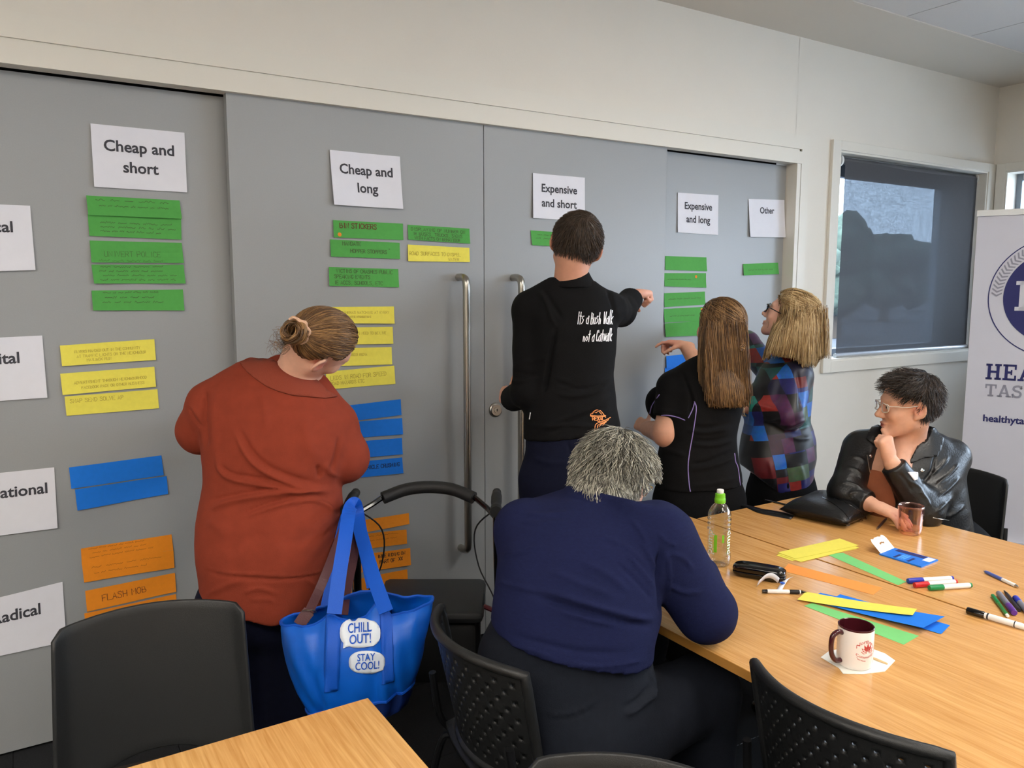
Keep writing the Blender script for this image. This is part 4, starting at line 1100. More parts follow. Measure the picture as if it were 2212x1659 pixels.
M['lens'] = bpy.data.materials.new('spectacle_lens'); M['lens'].use_nodes = True
_t = M['lens'].node_tree; _o = _t.nodes['Material Output']; _tr = _t.nodes.new('ShaderNodeBsdfTransparent'); _tr.inputs[0].default_value = (.95, .96, .97, 1); _gl = _t.nodes.new('ShaderNodeBsdfGlossy'); _gl.inputs['Roughness'].default_value = .03
_ms = _t.nodes.new('ShaderNodeMixShader'); _ms.inputs[0].default_value = .07; _t.links.new(_tr.outputs[0], _ms.inputs[1]); _t.links.new(_gl.outputs[0], _ms.inputs[2]); _t.links.new(_ms.outputs[0], _o.inputs[0])
# ================================================================== PEOPLE
def near(P, c, r, f):
    """evaluate f only close to c; elsewhere a safe lower bound"""
    d = sd_sph(P, c, r); m = d < .02
    if m.any(): d = d.copy(); d[m] = f(P[m])
    return d
M['navytrouser'] = mat('navy_trousers', (18, 21, 40), .88, noise=.1, nscale=60, bump=.3, bscale=400, spec=.15)
M['blacktrouser'] = mat('black_trousers', (13, 13, 15), .88, noise=.1, nscale=60, bump=.3, bscale=400, spec=.15)
M['blackpolo'] = mat('black_knit', (12, 12, 14), .85, noise=.12, nscale=80, bump=.35, bscale=500, spec=.2)
M['rust'] = mat('rust_knit', (134, 56, 38), .9, noise=.06, nscale=25, bump=.35, bscale=420, spec=.2)
M['navyknit'] = mat('navy_knit', (24, 29, 62), .92, noise=.09, nscale=90, bump=.4, bscale=380, spec=.15, stretch=(1, 1, 2.5))
M['shoe'] = mat('black_shoe', (18, 18, 19), .5, bump=.2, bscale=200)
M['white'] = mat('white_print', (236, 236, 240), .7)
M['lilac'] = mat('lilac_piping', (146, 128, 196), .7)
M['logo'] = mat('orange_logo', (246, 156, 92), .7)

def leg_f(P, hip, knee, ank, r=(.095, .066, .052)):
    return chain(P, [hip, knee, ank], r, .03)
def shoes(parent, ank, fwd, m=None):
    fwd = nrm([fwd[0], fwd[1], 0]); a = np.array([ank[0], ank[1], 0.0])
    f = lambda P: np.maximum(smin(smin(sd_ell(P, a + fwd * .02 + UP * .055, (.045, .085, .055), np.stack([np.cross(fwd, UP), fwd, UP])), sd_ell(P, a + fwd * .12 + UP * .035, (.048, .085, .04), np.stack([np.cross(fwd, UP), fwd, UP])), .03), sd_rc(P, a + UP * .04, a + UP * .12, .045, .042), .03), -(P[:, 2] - .002))
    lo, hi = bounds([a, a + fwd * .2 + UP * .16], .07)
    sdf_obj('shoe', f, lo, hi, .007, m or M['shoe'], parent)

# ------------------------------------------------------------------ 1. tall man in the black jumper
D0 = 2.97
base = J(1235, 985, D0); p = empty('person', (base[0], base[1], 0))
tag(p, 'tall man with short brown hair in a black jumper, pointing at the doors', 'person')
H = Head(J(1245, 529, 2.95), V3(.05, 1, .06), V3(.966, 0, -.26), 1.02)
T = view_loft(D0, [(606, 1195, 1284, .062), (622, 1168, 1304, .082), (640, 1140, 1326, .105), (672, 1132, 1334, .122), (710, 1136, 1333, .132), (760, 1138, 1329, .132), (803, 1140, 1325, .128), (850, 1136, 1329, .130), (890, 1131, 1334, .138), (937, 1131, 1343, .145), (985, 1130, 1348, .15)])
Ls, Le, Lw = J(1148, 675, 2.98), J(1143, 846, 2.95), J(1108, 861, 3.14)
Rs, Re, Rw = J(1310, 668, 3.0), J(1341, 672, 3.2), J(1367, 642, 3.37)
LH = Hand(J(1103, 861, 3.17), V3(-.35, .9, .05), V3(.9, .3, -.2), -1, dict(i=35, m=45, r=50, p=55), sc=1.08)
RH = Hand(J(1372, 636, 3.39), V3(.62, .75, .02), V3(.25, .1, -1), 1, dict(i=(8, 25, 15), m=70, r=75, p=78), sc=1.08, thumb=(.2, .6))
nk = J(1232, 622, 2.97)
hips = [J(1185, 1040, D0), J(1298, 1040, D0)]; kn = [np.array([h[0], h[1], .52]) + VA * .02 for h in hips]; an = [np.array([h[0], h[1], .09]) for h in hips]
pel = view_loft(D0, [(890, 1136, 1332, .125), (930, 1136, 1341, .135), (985, 1136, 1347, .15), (1030, 1134, 1349, .155), (1080, 1140, 1344, .14)])
def body(P):
    d = T(P, -.034); d = smin(d, pel(P, -.03), .03)
    d = smin(d, sd_rc(P, H.w((0, -.03, -.06)), nk, .060, .066), .04)
    d = smin(d, chain(P, [Ls, Le, Lw], [.045, .040, .03]), .012); d = smin(d, chain(P, [Rs, Re, Rw], [.045, .040, .03]), .012)
    for h, k, a in zip(hips, kn, an): d = smin(d, leg_f(P, h, k, a), .03)
    d = smin(d, near(P, H.C, .2, H.sdf), .02); d = smin(d, LH.sdf(P), .008); return smin(d, RH.sdf(P), .008)
lo, hi = bounds([H.C, Lw, Rw, LH.c, RH.c, an[0], an[1], *[J(1130, 900, 2.8), J(1345, 900, 3.15)]], .17); lo[2] = .02
sk = (200, 146, 122)
sdf_obj('body', body, lo, hi, .0055, M['skin'], p, color=skin_color(sk, face_spots(H, sk, ear=(196, 100, 88)) + [(RH.c, .1, (226, 172, 152)), (LH.c, .1, (214, 160, 138))]))
cw = Lw - Le; cr_ = Rw - Re
hp, hn = px_plane((1128, 962), (1300, 940), D0 - .13)
def shirt(P):
    d = T(P); d = smin(d, sd_rc(P, J(1190, 640, D0), J(1150, 668, D0), .065, .075), .04)
    a = np.maximum(chain(P, [Ls, Le, Lw + nrm(cw) * .05], [.072, .062, .05], .03), cut(P, Lw + nrm(cw) * .005, cw))
    b = np.maximum(chain(P, [Rs, Re, Rw + nrm(cr_) * .05], [.072, .058, .048], .03), cut(P, Rw - nrm(cr_) * .03, cr_))
    d = smin(smin(d, a, .022), b, .03)
    return np.maximum(d, cut(P, hp, hn))
MF = [([(1203, 705), (1190, 760), (1182, 815), (1172, 850)], 4, -.016), ([(1160, 625), (1180, 655), (1192, 690), (1204, 708)], 4, .006), ([(1172, 622), (1196, 660), (1214, 690)], 5, -.006),
      ([(1200, 850), (1240, 856), (1290, 845), (1325, 815)], 5, .007), ([(1190, 820), (1240, 838), (1290, 835), (1322, 805)], 4, -.006), ([(1215, 835), (1262, 838)], 3, .004), ([(1175, 925), (1230, 900), (1280, 880), (1325, 850)], 5, .007), ([(1180, 940), (1250, 905), (1330, 872)], 4, -.005),
      ([(1135, 917), (1180, 922), (1240, 918), (1300, 925), (1342, 930)], 4, .006), ([(1100, 800), (1130, 806), (1172, 812)], 4, -.007), ([(1096, 826), (1130, 822), (1178, 808)], 5, .007), ([(1110, 790), (1150, 780), (1183, 775)], 5, .004),
      ([(1310, 620), (1322, 650), (1332, 690), (1331, 720)], 4, -.012), ([(1340, 640), (1352, 662), (1350, 690)], 4, .006), ([(1352, 634), (1362, 650), (1372, 668)], 3, -.005), ([(1196, 955), (1160, 968), (1135, 950)], 4, .006)]
lo, hi = bounds([J(1221, 590, 2.9), Lw, Rw, J(1090, 970, 2.8), J(1350, 970, 3.2)], .12)
SH = sdf_obj('jumper', shirt, lo, hi, .0065, M['blackpolo'], p, post=lambda V, N: folds(wrinkle(V, N, .0011, 34, 3, (1, 1, 1.6)), N, MF, D0))
cl = view_loft(2.965, [(588, 1212, 1272, .066), (600, 1203, 1278, .070), (612, 1190, 1286, .078), (622, 1178, 1294, .088)], 2.0)
cp, cn = px_plane((1205, 606), (1250, 584), 2.95, False)
lo, hi = bounds([J(1175, 625, 2.85), J(1295, 582, 3.08)], .03)
sdf_obj('collar', lambda P: np.maximum(cl(P), cut(P, J(1240, 588, 2.95), V3(-.12, .10, 1))), lo, hi, .0045, M['blackpolo'], p)
def trou(P):
    d = pel(P)
    for h, k, a in zip(hips, kn, an): d = smin(d, leg_f(P, h, k, a, (.112, .088, .08)), .04)
    return d
lo, hi = bounds([*an, *hips, J(1240, 930, D0)], .19); lo[2] = .03
sdf_obj('trousers', trou, lo, hi, .009, M['navytrouser'], p, post=lambda V, N: folds(wrinkle(V, N, .0015, 30, 5), N, [([(1225, 952), (1232, 975), (1236, 1000)], 4, -.006), ([(1255, 950), (1262, 970)], 4, -.005), ([(1150, 985), (1180, 1000), (1230, 1000)], 4, .005)], D0))
for a in an: shoes(p, a, VA)
b = bvh_of(SH)
def script(txt, x0, x1, yb, hgt, wd, slope=0):
    st, tot = strokes(txt, adv=5.4, jit=.2, seed=9); sx = (x1 - x0) / tot
    v, f = ribbon([np.stack([x0 + q[:, 0] * sx + q[:, 1] * .5, yb - q[:, 1] * hgt / 6 + slope * q[:, 0]], 1) for q in st], wd); return v, f
v1, f1 = script("Its a Bush Walk", 1246, 1323, 700, 25, 1.75); v2_, f2 = script("not a Catwalk", 1259, 1321, 738, 23, 1.75, -.03)
drape('slogan', b, np.vstack([v1, v2_]), list(f1) + [tuple(i + len(v1) for i in q) for q in f2], M['white'], p, .004)
lg = [crv([(1275, 899), (1278, 891), (1287, 884.5), (1296, 888), (1304, 897), (1307, 902)], 4), np.array([(1279, 895), (1284, 889.5), (1287, 893), (1292, 888), (1298, 895)]), np.array([(1275, 898), (1290, 899), (1307, 898)]), np.array([(1276, 900), (1290, 901.5), (1306, 899.5)])]
st, tot = strokes('REXAL', jit=.3, seed=2); lg += [np.stack([1279 + q[:, 0] * 26 / tot, 908 - q[:, 1] * 1.15], 1) for q in st]
lg += [crv(q, 4) for q in ([(1284, 929), (1285, 920), (1290, 914), (1300, 911), (1317, 902)], [(1289, 926), (1292, 918), (1300, 914), (1312, 908)], [(1294, 922), (1298, 917), (1308, 912)], [(1301, 920), (1306, 913), (1313, 906)], [(1290, 910), (1298, 911.5), (1306, 908)])]
v1, f1 = ribbon(lg, 1.5); drape('club_logo', b, v1, f1, M['logo'], p, .004)
v1, f1 = ribbon([np.array([(1147, 892), (1145, 905)])], 2); drape('pocket_tag', b, v1, f1, M['white'], p, .003)
M['hair1'] = hair_mat('dark_brown_hair', (34, 26, 20), (58, 45, 34), (92, 74, 58))
cap = hair_cap(H, 'short', .0055); lo, hi = bounds([H.C], .16)
Vc, Qc = iso(cap, lo, hi, .0055)
solid = lambda P: cap(P)
wh = H.w((.012, -.085, .105))
def flow(P, k):
    q = P - wh; q = q / (np.linalg.norm(q, axis=1)[:, None] + 1e-6); s = np.cross(np.tile(nrm(wh - H.C), (len(P), 1)), q); dn = -H.U
    return q + .55 * s + .35 * dn
S = grow(hair_roots(H, 3400, 'short', 1), flow, solid, 7, .0052, (.0008, .0034), 2, 0, .5, .22)
join_meshes('hair', [(relax(Vc, Qc, 2), Qc), strand_mesh(S, .0013, .0004)], M['hair1'], p)

# ------------------------------------------------------------------ 2. woman in the rust knit dress
D0 = 2.48
base = J(585, 1150, D0); p = empty('person', (base[0], base[1], 0))
tag(p, 'woman in a rust knit dress with a hair bun, head bent towards the notes', 'person')
H = Head(J(694, 744, 2.40), V3(.6, .65, -.4), V3(.25, -.6, -.75), 1.0)
T = view_loft(D0, [(778, 545, 625, .06), (795, 512, 668, .09), (815, 480, 696, .115), (845, 456, 720, .14), (890, 441, 742, .16), (950, 441, 756, .168), (1000, 446, 748, .165), (1035, 447, 732, .16), (1065, 442, 735, .165), (1100, 435, 738, .18), (1150, 432, 736, .195), (1195, 435, 726, .195), (1230, 441, 714, .19), (1280, 446, 702, .185), (1320, 448, 697, .18), (1352, 450, 695, .175)])
Ls, Le, Lw = J(462, 878, 2.48), J(434, 930, 2.51), J(475, 938, 2.80)
Rs, Re, Rw = J(716, 918, 2.51), J(742, 988, 2.52), J(705, 985, 2.82)
LH = Hand(J(480, 935, 2.83), V3(.5, .8, .2), V3(.5, -.3, -.6), -1); RH = Hand(J(698, 980, 2.85), V3(-.4, .85, .2), V3(-.5, -.2, -.7), 1)
nk = J(640, 812, 2.47)
hips = [J(500, 1340, D0), J(625, 1345, D0 + .02)]; kn = [np.array([h[0], h[1], .46]) + VA * .02 for h in hips]; an = [np.array([h[0], h[1], .09]) for h in hips]
def body(P):
    d = np.maximum(T(P, -.032), J(590, 1330, D0 - .17)[2] - P[:, 2])
    d = smin(d, sd_rc(P, H.w((0, -.03, -.055)), nk, .054, .066), .05)
    d = smin(d, chain(P, [Ls, Le, Lw], [.055, .05, .035]), .015); d = smin(d, chain(P, [Rs, Re, Rw], [.055, .05, .035]), .015)
    for h, k, a in zip(hips, kn, an): d = smin(d, leg_f(P, h, k, a, (.09, .065, .05)), .03)
    d = smin(d, near(P, H.C, .2, H.sdf), .02); d = smin(d, LH.sdf(P), .008); return smin(d, RH.sdf(P), .008)
lo, hi = bounds([H.C, Lw, Rw, LH.c, RH.c, *an, J(435, 1000, 2.25), J(765, 1000, 2.66)], .14); lo[2] = .02
sk = (218, 170, 146)
sdf_obj('body', body, lo, hi, .0055, M['skin'], p, color=skin_color(sk, face_spots(H, sk, ear=(214, 140, 122))))
cp, cn = px_plane((560, 762), (712, 838), D0)
def dress(P):
    d = T(P); d = smin(d, sd_rc(P, J(530, 818, D0), Ls, .055, .082), .05); d = smin(d, sd_rc(P, J(680, 865, D0), Rs, .05, .078), .05)
    d = smin(d, sd_rc(P, nk + UP * .02, nk - UP * .05, .078, .09), .04)
    d = smax(d, -cut(P, J(640, 800, 2.45), V3(-.45, .25, -.86)) , .004)
    a = chain(P, [Ls, Le, Lw], [.080, .070, .05], .03); b_ = chain(P, [Rs, Re, Rw], [.078, .076, .05], .03)
    d = smin(smin(d, a, .018), b_, .018)
    return np.maximum(d, -(P[:, 2] - J(590, 1348, D0 - .17)[2] - .01 * np.sin(P[:, 0] * 40)))
DF = [([(502, 922), (530, 977), (560, 1010), (620, 1042), (682, 1057), (720, 1058)], 6, .012), ([(512, 915), (542, 972), (575, 1005), (630, 1030), (690, 1045)], 5, -.008), ([(465, 972), (477, 1015), (505, 1035), (560, 1046), (645, 1062), (690, 1058)], 6, .011), ([(470, 1000), (500, 1024), (570, 1036), (640, 1050)], 4, -.008),
      ([(455, 1102), (490, 1085), (570, 1070), (645, 1062), (722, 1066)], 6, .011), ([(450, 1082), (500, 1072), (580, 1058), (650, 1056)], 4, -.007), ([(512, 1125), (570, 1102), (632, 1084), (682, 1081), (715, 1098), (722, 1120)], 5, .008), ([(520, 1112), (575, 1090), (640, 1074)], 4, -.007),
      ([(684, 1004), (690, 1018), (688, 1034)], 4, -.014), ([(700, 1000), (712, 1020), (735, 1030)], 5, .008), ([(442, 1225), (482, 1237), (570, 1242), (620, 1246), (670, 1240), (716, 1224)], 2.2, .006), ([(445, 1232), (500, 1245), (600, 1251), (700, 1240)], 4, -.006),
      ([(525, 1282), (560, 1271), (602, 1284)], 4, .006), ([(540, 1297), (580, 1294), (593, 1303)], 3, .005), ([(445, 1290), (480, 1268), (530, 1250)], 6, .006), ([(660, 1250), (690, 1270), (700, 1285)], 5, .005),
      ([(444, 845), (440, 905), (446, 970)], 5, -.014), ([(408, 880), (420, 905), (440, 928)], 2.5, -.007), ([(412, 875), (428, 898), (442, 915)], 3, .004), ([(558, 838), (572, 880), (575, 930)], 9, .006), ([(470, 840), (462, 900), (468, 980)], 9, .005), ([(735, 940), (728, 985), (716, 1020)], 5, -.012), ([(655, 900), (668, 960), (690, 1000)], 12, .005),
      ([(490, 1200), (520, 1170), (580, 1150)], 14, -.007), ([(600, 1180), (650, 1170), (700, 1150)], 16, -.006), ([(450, 1120), (500, 1160)], 12, .006)]
lo, hi = bounds([J(590, 765, 2.35), Lw, Rw, J(425, 1360, 2.2), J(770, 1360, 2.7), Le, Re], .10)
DR = sdf_obj('dress', dress, lo, hi, .0065, M['rust'], p, post=lambda V, N: folds(wrinkle(V, N, .0012, 26, 7, (1, 1, 1.4)), N, DF, D0))
b = bvh_of(DR)
M['rib'] = mat('rust_rib', (136, 58, 38), .9, bump=.9, bscale=1.0, stretch=(520, 520, 30))
patch('ribbed_collar', b, [(520, 786), (545, 779), (570, 778), (588, 780), (604, 791), (626, 803), (657, 812), (686, 826), (702, 843), (726, 858), (700, 861), (632, 855), (600, 846), (575, 835), (553, 820), (535, 805)], M['rib'], p, .003, .004, 9)
def trou(P):
    d = None
    for h, k, a in zip(hips, kn, an):
        e = leg_f(P, h, k, a, (.115, .10, .10)); d = e if d is None else smin(d, e, .03)
    return smin(d, sd_ell(P, (hips[0] + hips[1]) / 2 + UP * .08, (.19, .15, .14)), .05)
lo, hi = bounds([*an, *hips], .14); lo[2] = .03
sdf_obj('trousers', trou, lo, hi, .010, M['navytrouser'], p, post=lambda V, N: wrinkle(V, N, .003, 22, 8))
for a in an: shoes(p, a, VA)
M['hair2'] = hair_mat('light_brown_hair', (54, 36, 21), (104, 74, 44), (168, 128, 82))
cap = hair_cap(H, 'up', .007); lo, hi = bounds([H.C], .16); Vc, Qc = iso(cap, lo, hi, .0055)
bun = H.w((.034, -.122, .032)); bax = nrm(bun - H.C)
fl_ = lambda P, k: (bun - P) / (np.linalg.norm(bun - P, axis=1)[:, None] + 1e-6)
S = grow(hair_roots(H, 2600, 'up', 3), fl_, cap, 26, .0075, (.0008, .004), 4, 0, .35, .10)
# stop strands at the bun
dist = np.linalg.norm(S - bun, axis=2); 
for i in range(len(S)):
    k = np.argmax(dist[i] < .032)
    if dist[i, k] < .032: S[i, k:] = S[i, k]
parts_ = [(relax(Vc, Qc, 2), Qc), strand_mesh(S, .0014, .0006)]
r = np.random.RandomState(5); e1 = nrm(np.cross(bax, UP)); e2 = np.cross(bax, e1); coils = []
for k in range(170):
    t0 = r.uniform(0, 6.28); rr = r.uniform(.018, .038); h0 = r.uniform(-.016, .022) * (1 - (rr - .018) / .034); tt = np.linspace(0, r.uniform(2.5, 5), 22)
    w_ = rr + .004 * np.sin(tt * 2 + k); coils.append(bun + bax * .006 + np.outer(np.cos(t0 + tt) * w_, e1) + np.outer(np.sin(t0 + tt) * w_ * .95, e2) + np.outer(h0 + .006 * np.sin(tt * 1.5 + k), bax))
parts_.append(strand_mesh(np.stack(coils), .0034, .0022))
fly = []
for k in range(46):
    a = H.w((r.uniform(-.05, .03), -.085, r.uniform(-.055, -.03))); fly.append(crv([a, a + V3(-.02, -.01, r.uniform(-.02, .01)), a + V3(r.uniform(-.05, -.01), -.01, r.uniform(-.03, .015)), a + V3(r.uniform(-.07, -.01), 0, r.uniform(-.05, .02))], 4))
parts_.append(strand_mesh(np.stack(fly), .0006, .0003))
HR = join_meshes('hair', parts_, M['hair2'], p)
M['scrunchie'] = mat('pale_hair_tie', (206, 168, 140), .6, noise=.25, nscale=80)
mb = MB(); tt = np.linspace(-.3, 2.7, 26)
mb.tube(bun + bax * .010 + np.outer(np.cos(tt - .9) * (.043 + .003 * np.sin(tt * 9)), V3(1, 0, 0)) + np.outer(np.sin(tt - .9) * (.040 + .003 * np.cos(tt * 8)), V3(0, -.3, .95)), .0035 + .0018 * np.abs(np.sin(tt * 7)), 6); mb.obj('hair_tie', M['scrunchie'], p, True)

# ------------------------------------------------------------------ 3. woman in the black polo
D0 = 3.40
base = J(1510, 1050, D0); p = empty('person', (base[0], base[1], 0))
tag(p, 'woman with long brown half-plaited hair in a black polo shirt, hand raised', 'person')
H = Head(J(1553, 709, 3.36), V3(-.4, .9, .08), V3(.92, .4, -.06), 1.0)
T = view_loft(D0, [(768, 1512, 1584, .055), (785, 1482, 1596, .08), (805, 1458, 1602, .105), (835, 1440, 1605, .125), (880, 1434, 1602, .135), (916, 1432, 1592, .135), (945, 1430, 1588, .13), (985, 1422, 1592, .135), (1020, 1417, 1599, .142), (1060, 1413, 1603, .148), (1078, 1413, 1603, .148)])
Ls, Le, Lw = J(1456, 838, 3.40), J(1441, 936, 3.37), J(1400, 926, 3.58)
Rs, Re, Rw = J(1578, 830, 3.52), J(1520, 808, 3.74), J(1484, 752, 3.84)
LH = Hand(J(1397, 925, 3.6), V3(-.35, .9, .15), V3(.8, .1, -.5), -1, dict(i=50, m=55, r=60, p=60), sc=.95); RH = Hand(J(1480, 746, 3.85), V3(-.85, .3, .12), V3(-.35, -.1, -1), 1, dict(i=(14, 22, 14), m=48, r=55, p=60), sc=.95, thumb=(.3, .6))
nk = J(1552, 775, 3.41)
hips = [J(1465, 1085, D0), J(1556, 1085, D0)]; kn = [np.array([h[0], h[1], .5]) - VA * .02 for h in hips]; an = [np.array([h[0], h[1], .09]) - VA * .06 for h in hips]
pel = view_loft(D0, [(1000, 1424, 1592, .125), (1040, 1420, 1598, .138), (1070, 1418, 1602, .145), (1110, 1418, 1603, .15), (1150, 1428, 1598, .14)])
bust = sd_ell
def body(P):
    d = smin(T(P, -.03), pel(P, -.03), .03)
    d = smin(d, sd_rc(P, H.w((0, -.03, -.06)), nk, .050, .056), .04)
    d = smin(d, chain(P, [Ls, Le, Lw], [.056, .056, .036], .03), .02); d = smin(d, chain(P, [Rs, Re, Rw], [.055, .047, .032]), .02)
    for h, k, a in zip(hips, kn, an): d = smin(d, leg_f(P, h, k, a), .03)
    d = smin(d, near(P, H.C, .2, H.sdf), .02); d = smin(d, LH.sdf(P), .008); return smin(d, RH.sdf(P), .008)
lo, hi = bounds([H.C, Lw, Rw, LH.c, RH.c, *an, J(1415, 1000, 3.2), J(1605, 1000, 3.6)], .13); lo[2] = .02
sk = (214, 162, 136)
sdf_obj('body', body, lo, hi, .0055, M['skin'], p, color=skin_color(sk, face_spots(H, sk, ear=(206, 130, 110)) + [(Le, .075, (222, 142, 118)), (RH.c, .09, (204, 140, 120))]))
ca = nrm(Le - Ls); cuff = J(1450, 903, 3.39)
hp, hn = px_plane((1413, 1070), (1602, 1058), D0 - .14)
def polo(P):
    d = T(P); d = smin(d, sd_rc(P, J(1505, 800, D0), Ls, .055, .07), .04)
    d = smin(d, sd_ell(P, J(1428, 872, 3.52), (.06, .08, .08)), .03)
    a = np.maximum(chain(P, [Ls, Le + ca * .05], [.074, .068], .03), cut(P, cuff, ca + V3(0, .12, 0)))
    c = np.maximum(chain(P, [Rs, Re], [.07, .066], .03), cut(P, Re, Re - Rs))
    return np.maximum(smin(smin(d, a, .02), c, .03), cut(P, hp, hn))
PF = [([(1483, 930), (1530, 934), (1586, 922)], 4, .006), ([(1485, 920), (1530, 923), (1585, 912)], 4, -.005), ([(1490, 960), (1540, 962), (1588, 950)], 4, .007), ([(1490, 950), (1540, 952), (1586, 940)], 3, -.005), ([(1488, 1015), (1530, 1008), (1565, 997), (1592, 982)], 5, .007), ([(1490, 1003), (1530, 997), (1590, 970)], 4, -.006), ([(1490, 1050), (1540, 1045), (1598, 1030)], 5, .004),
      ([(1470, 800), (1486, 835), (1494, 870), (1488, 900)], 4, -.009), ([(1478, 810), (1497, 850), (1502, 870)], 3, .005), ([(1420, 886), (1448, 888), (1478, 897)], 2, .004), ([(1420, 970), (1450, 975), (1484, 985)], 6, .005), ([(1404, 905), (1410, 880), (1424, 852)], 3, .003)]
lo, hi = bounds([J(1540, 765, 3.35), Ls, Le, Rs, Re, J(1405, 1085, 3.2), J(1605, 1085, 3.6)], .10)
SH = sdf_obj('polo_shirt', polo, lo, hi, .0065, M['blackpolo'], p, post=lambda V, N: folds(wrinkle(V, N, .001, 36, 13, (1, 1, 1.6)), N, PF, D0))
b = bvh_of(SH)
for nm, q in (('piping', [(1500, 867), (1504, 884), (1498, 930), (1490, 975), (1486.5, 1008), (1489, 1048), (1494, 1074)]), ('piping', [(1586.5, 979), (1589, 998), (1594, 1010), (1599, 1048)]), ('cuff_piping', [(1419, 899), (1440, 897), (1462, 901), (1480, 908)]), ('piping', [(1404, 893), (1409, 875), (1425, 852)]), ('piping', [(1501, 868), (1496, 885), (1487, 903)])):
    piping(nm, b, q, .0022, M['lilac'], p)
def trou(P):
    d = pel(P)
    for h, k, a in zip(hips, kn, an): d = smin(d, leg_f(P, h, k, a, (.105, .085, .075)), .04)
    return d
lo, hi = bounds([*an, *hips, J(1510, 1035, D0)], .17); lo[2] = .03
sdf_obj('trousers', trou, lo, hi, .010, M['blacktrouser'], p, post=lambda V, N: wrinkle(V, N, .002, 24, 8))
for a in an: shoes(p, a, VA)
M['hair3'] = hair_mat('brown_hair', (54, 37, 24), (104, 76, 48), (160, 124, 82))
capf = hair_cap(H, 'long', .012)
mass = Loft([J(1556, 690, 3.34), J(1556, 720, 3.31), J(1555, 760, 3.30), J(1563, 800, 3.275), J(1572, 835, 3.255), J(1578, 865, 3.25), J(1580, 880, 3.25)], [.075, .083, .082, .070, .064, .052, .042], [.07, .064, .045, .031, .022, .018, .013], VR, VA, 2.2)
def hm(P): return smin(near(P, H.C, .2, capf), mass(P), .02)
lo, hi = bounds([H.C, J(1505, 880, 3.2), J(1610, 880, 3.4)], .13); Vc, Qc = iso(hm, lo, hi, .0055)
Nc = vnormals(Vc, Qc)
clip = H.w((.03, -.115, .05))
def flow(P, k):
    t = clip - P; dd = np.linalg.norm(t, axis=1)[:, None]; up = (((P - H.C) @ H.U)[:, None] > .03) & (k < 14)
    return np.where(up, t / (dd + 1e-6) + V3(0, 0, -.15), np.array([0, 0, -1.0]) + V3(0, -.1, 0))
S1 = grow(hair_roots(H, 1500, 'long', 6), flow, hm, 58, .0085, (.001, .006), 7, .25, .5, .08)
r = np.random.RandomState(8); zt = J(1556, 735, 3.3)[2]
R0 = np.stack([J(1556, 735, 3.3) + VR * x - VA * .075 for x in r.uniform(-.08, .085, 1500)]); R0[:, 2] += r.uniform(-.16, .09, 1500)
S2 = grow(R0, lambda P, k: np.array([0, 0, -1.0]) + V3(.10, 0, 0) + 0 * P, hm, 34, .0088, (.003, .011), 9, 0, .6, .10)
zmin = J(1580, 872, 3.25)[2]
for S_ in (S1, S2):
    lim = zmin + r.uniform(-.012, .05, len(S_))
    for i in range(len(S_)):
        k = np.argmax(S_[i, :, 2] < lim[i])
        if S_[i, k, 2] < lim[i]: S_[i, k:] = S_[i, k]
HR = join_meshes('hair', [(relax(Vc, Qc, 2), Qc), strand_mesh(S1, .0015, .0009), strand_mesh(S2, .0016, .0008)], M['hair3'], p)
pl = []
for k in range(3):
    tt = np.linspace(0, 1, 60); c = np.stack([crv([J(1594, 678, 3.27), J(1599, 692, 3.26), J(1600, 715, 3.25), J(1599, 740, 3.245), J(1597, 758, 3.24)], 15)[int(t * 59)] for t in tt])
    pl.append(c + VR * .006 - VA * .012 + np.outer(np.sin(tt * 34 + k * 2.094) * .008, VR) - np.outer(np.sin(tt * 68 + k * 4.189) * .004 + .004, VA))
mb = MB()
for c in pl: mb.tube(c, .0048, 6)
o = mb.obj('plait', M['hair3'], HR, True); o['kind'] = 'stuff'

# ------------------------------------------------------------------ 4. blonde woman in the patchwork tunic
D0 = 3.74
base = J(1685, 1050, D0); p = empty('person', (base[0], base[1], 0))
tag(p, 'woman with shoulder-length blonde hair and dark glasses in a multicoloured patchwork tunic', 'person')
H = Head(J(1702, 683, 3.72), V3(-.80, .42, .36), V3(.45, .88, .02), 1.0)
T = view_loft(D0, [(772, 1672, 1748, .06), (790, 1648, 1753, .09), (820, 1634, 1753, .115), (870, 1618, 1749, .13), (907, 1612, 1746, .132), (948, 1604, 1757, .15), (985, 1599, 1757, .158), (1010, 1603, 1753, .158), (1040, 1622, 1749, .15), (1075, 1640, 1747, .14)])
Ls, Le, Lw = J(1655, 792, 3.84), J(1612, 742, 3.98), J(1575, 716, 4.08)
Rs, Re, Rw = J(1722, 812, 3.66), J(1706, 898, 3.60), J(1622, 884, 3.72)
LH = Hand(J(1570, 712, 4.09), V3(-.8, .5, .3), V3(0, .3, -1), -1, sc=.93); RH = Hand(J(1612, 882, 3.73), V3(-.8, .5, .05), V3(-.3, .4, -.9), 1, dict(i=40, m=45, r=50, p=50), sc=.93)
nk = J(1700, 770, 3.76)
hips = [J(1660, 1070, D0 + .05), J(1715, 1075, D0 - .03)]; kn = [np.array([h[0], h[1], .48]) for h in hips]; an = [np.array([h[0], h[1], .09]) for h in hips]
def body(P):
    d = T(P, -.03)
    d = smin(d, sd_rc(P, H.w((0, -.03, -.06)), nk, .050, .056), .04)
    d = smin(d, chain(P, [Ls, Le, Lw], [.052, .044, .03]), .02); d = smin(d, chain(P, [Rs, Re, Rw], [.052, .044, .03]), .02)
    for h, k, a in zip(hips, kn, an): d = smin(d, leg_f(P, h, k, a, (.085, .06, .048)), .03)
    d = smin(d, near(P, H.C, .2, H.sdf), .02); d = smin(d, LH.sdf(P), .008); return smin(d, RH.sdf(P), .008)
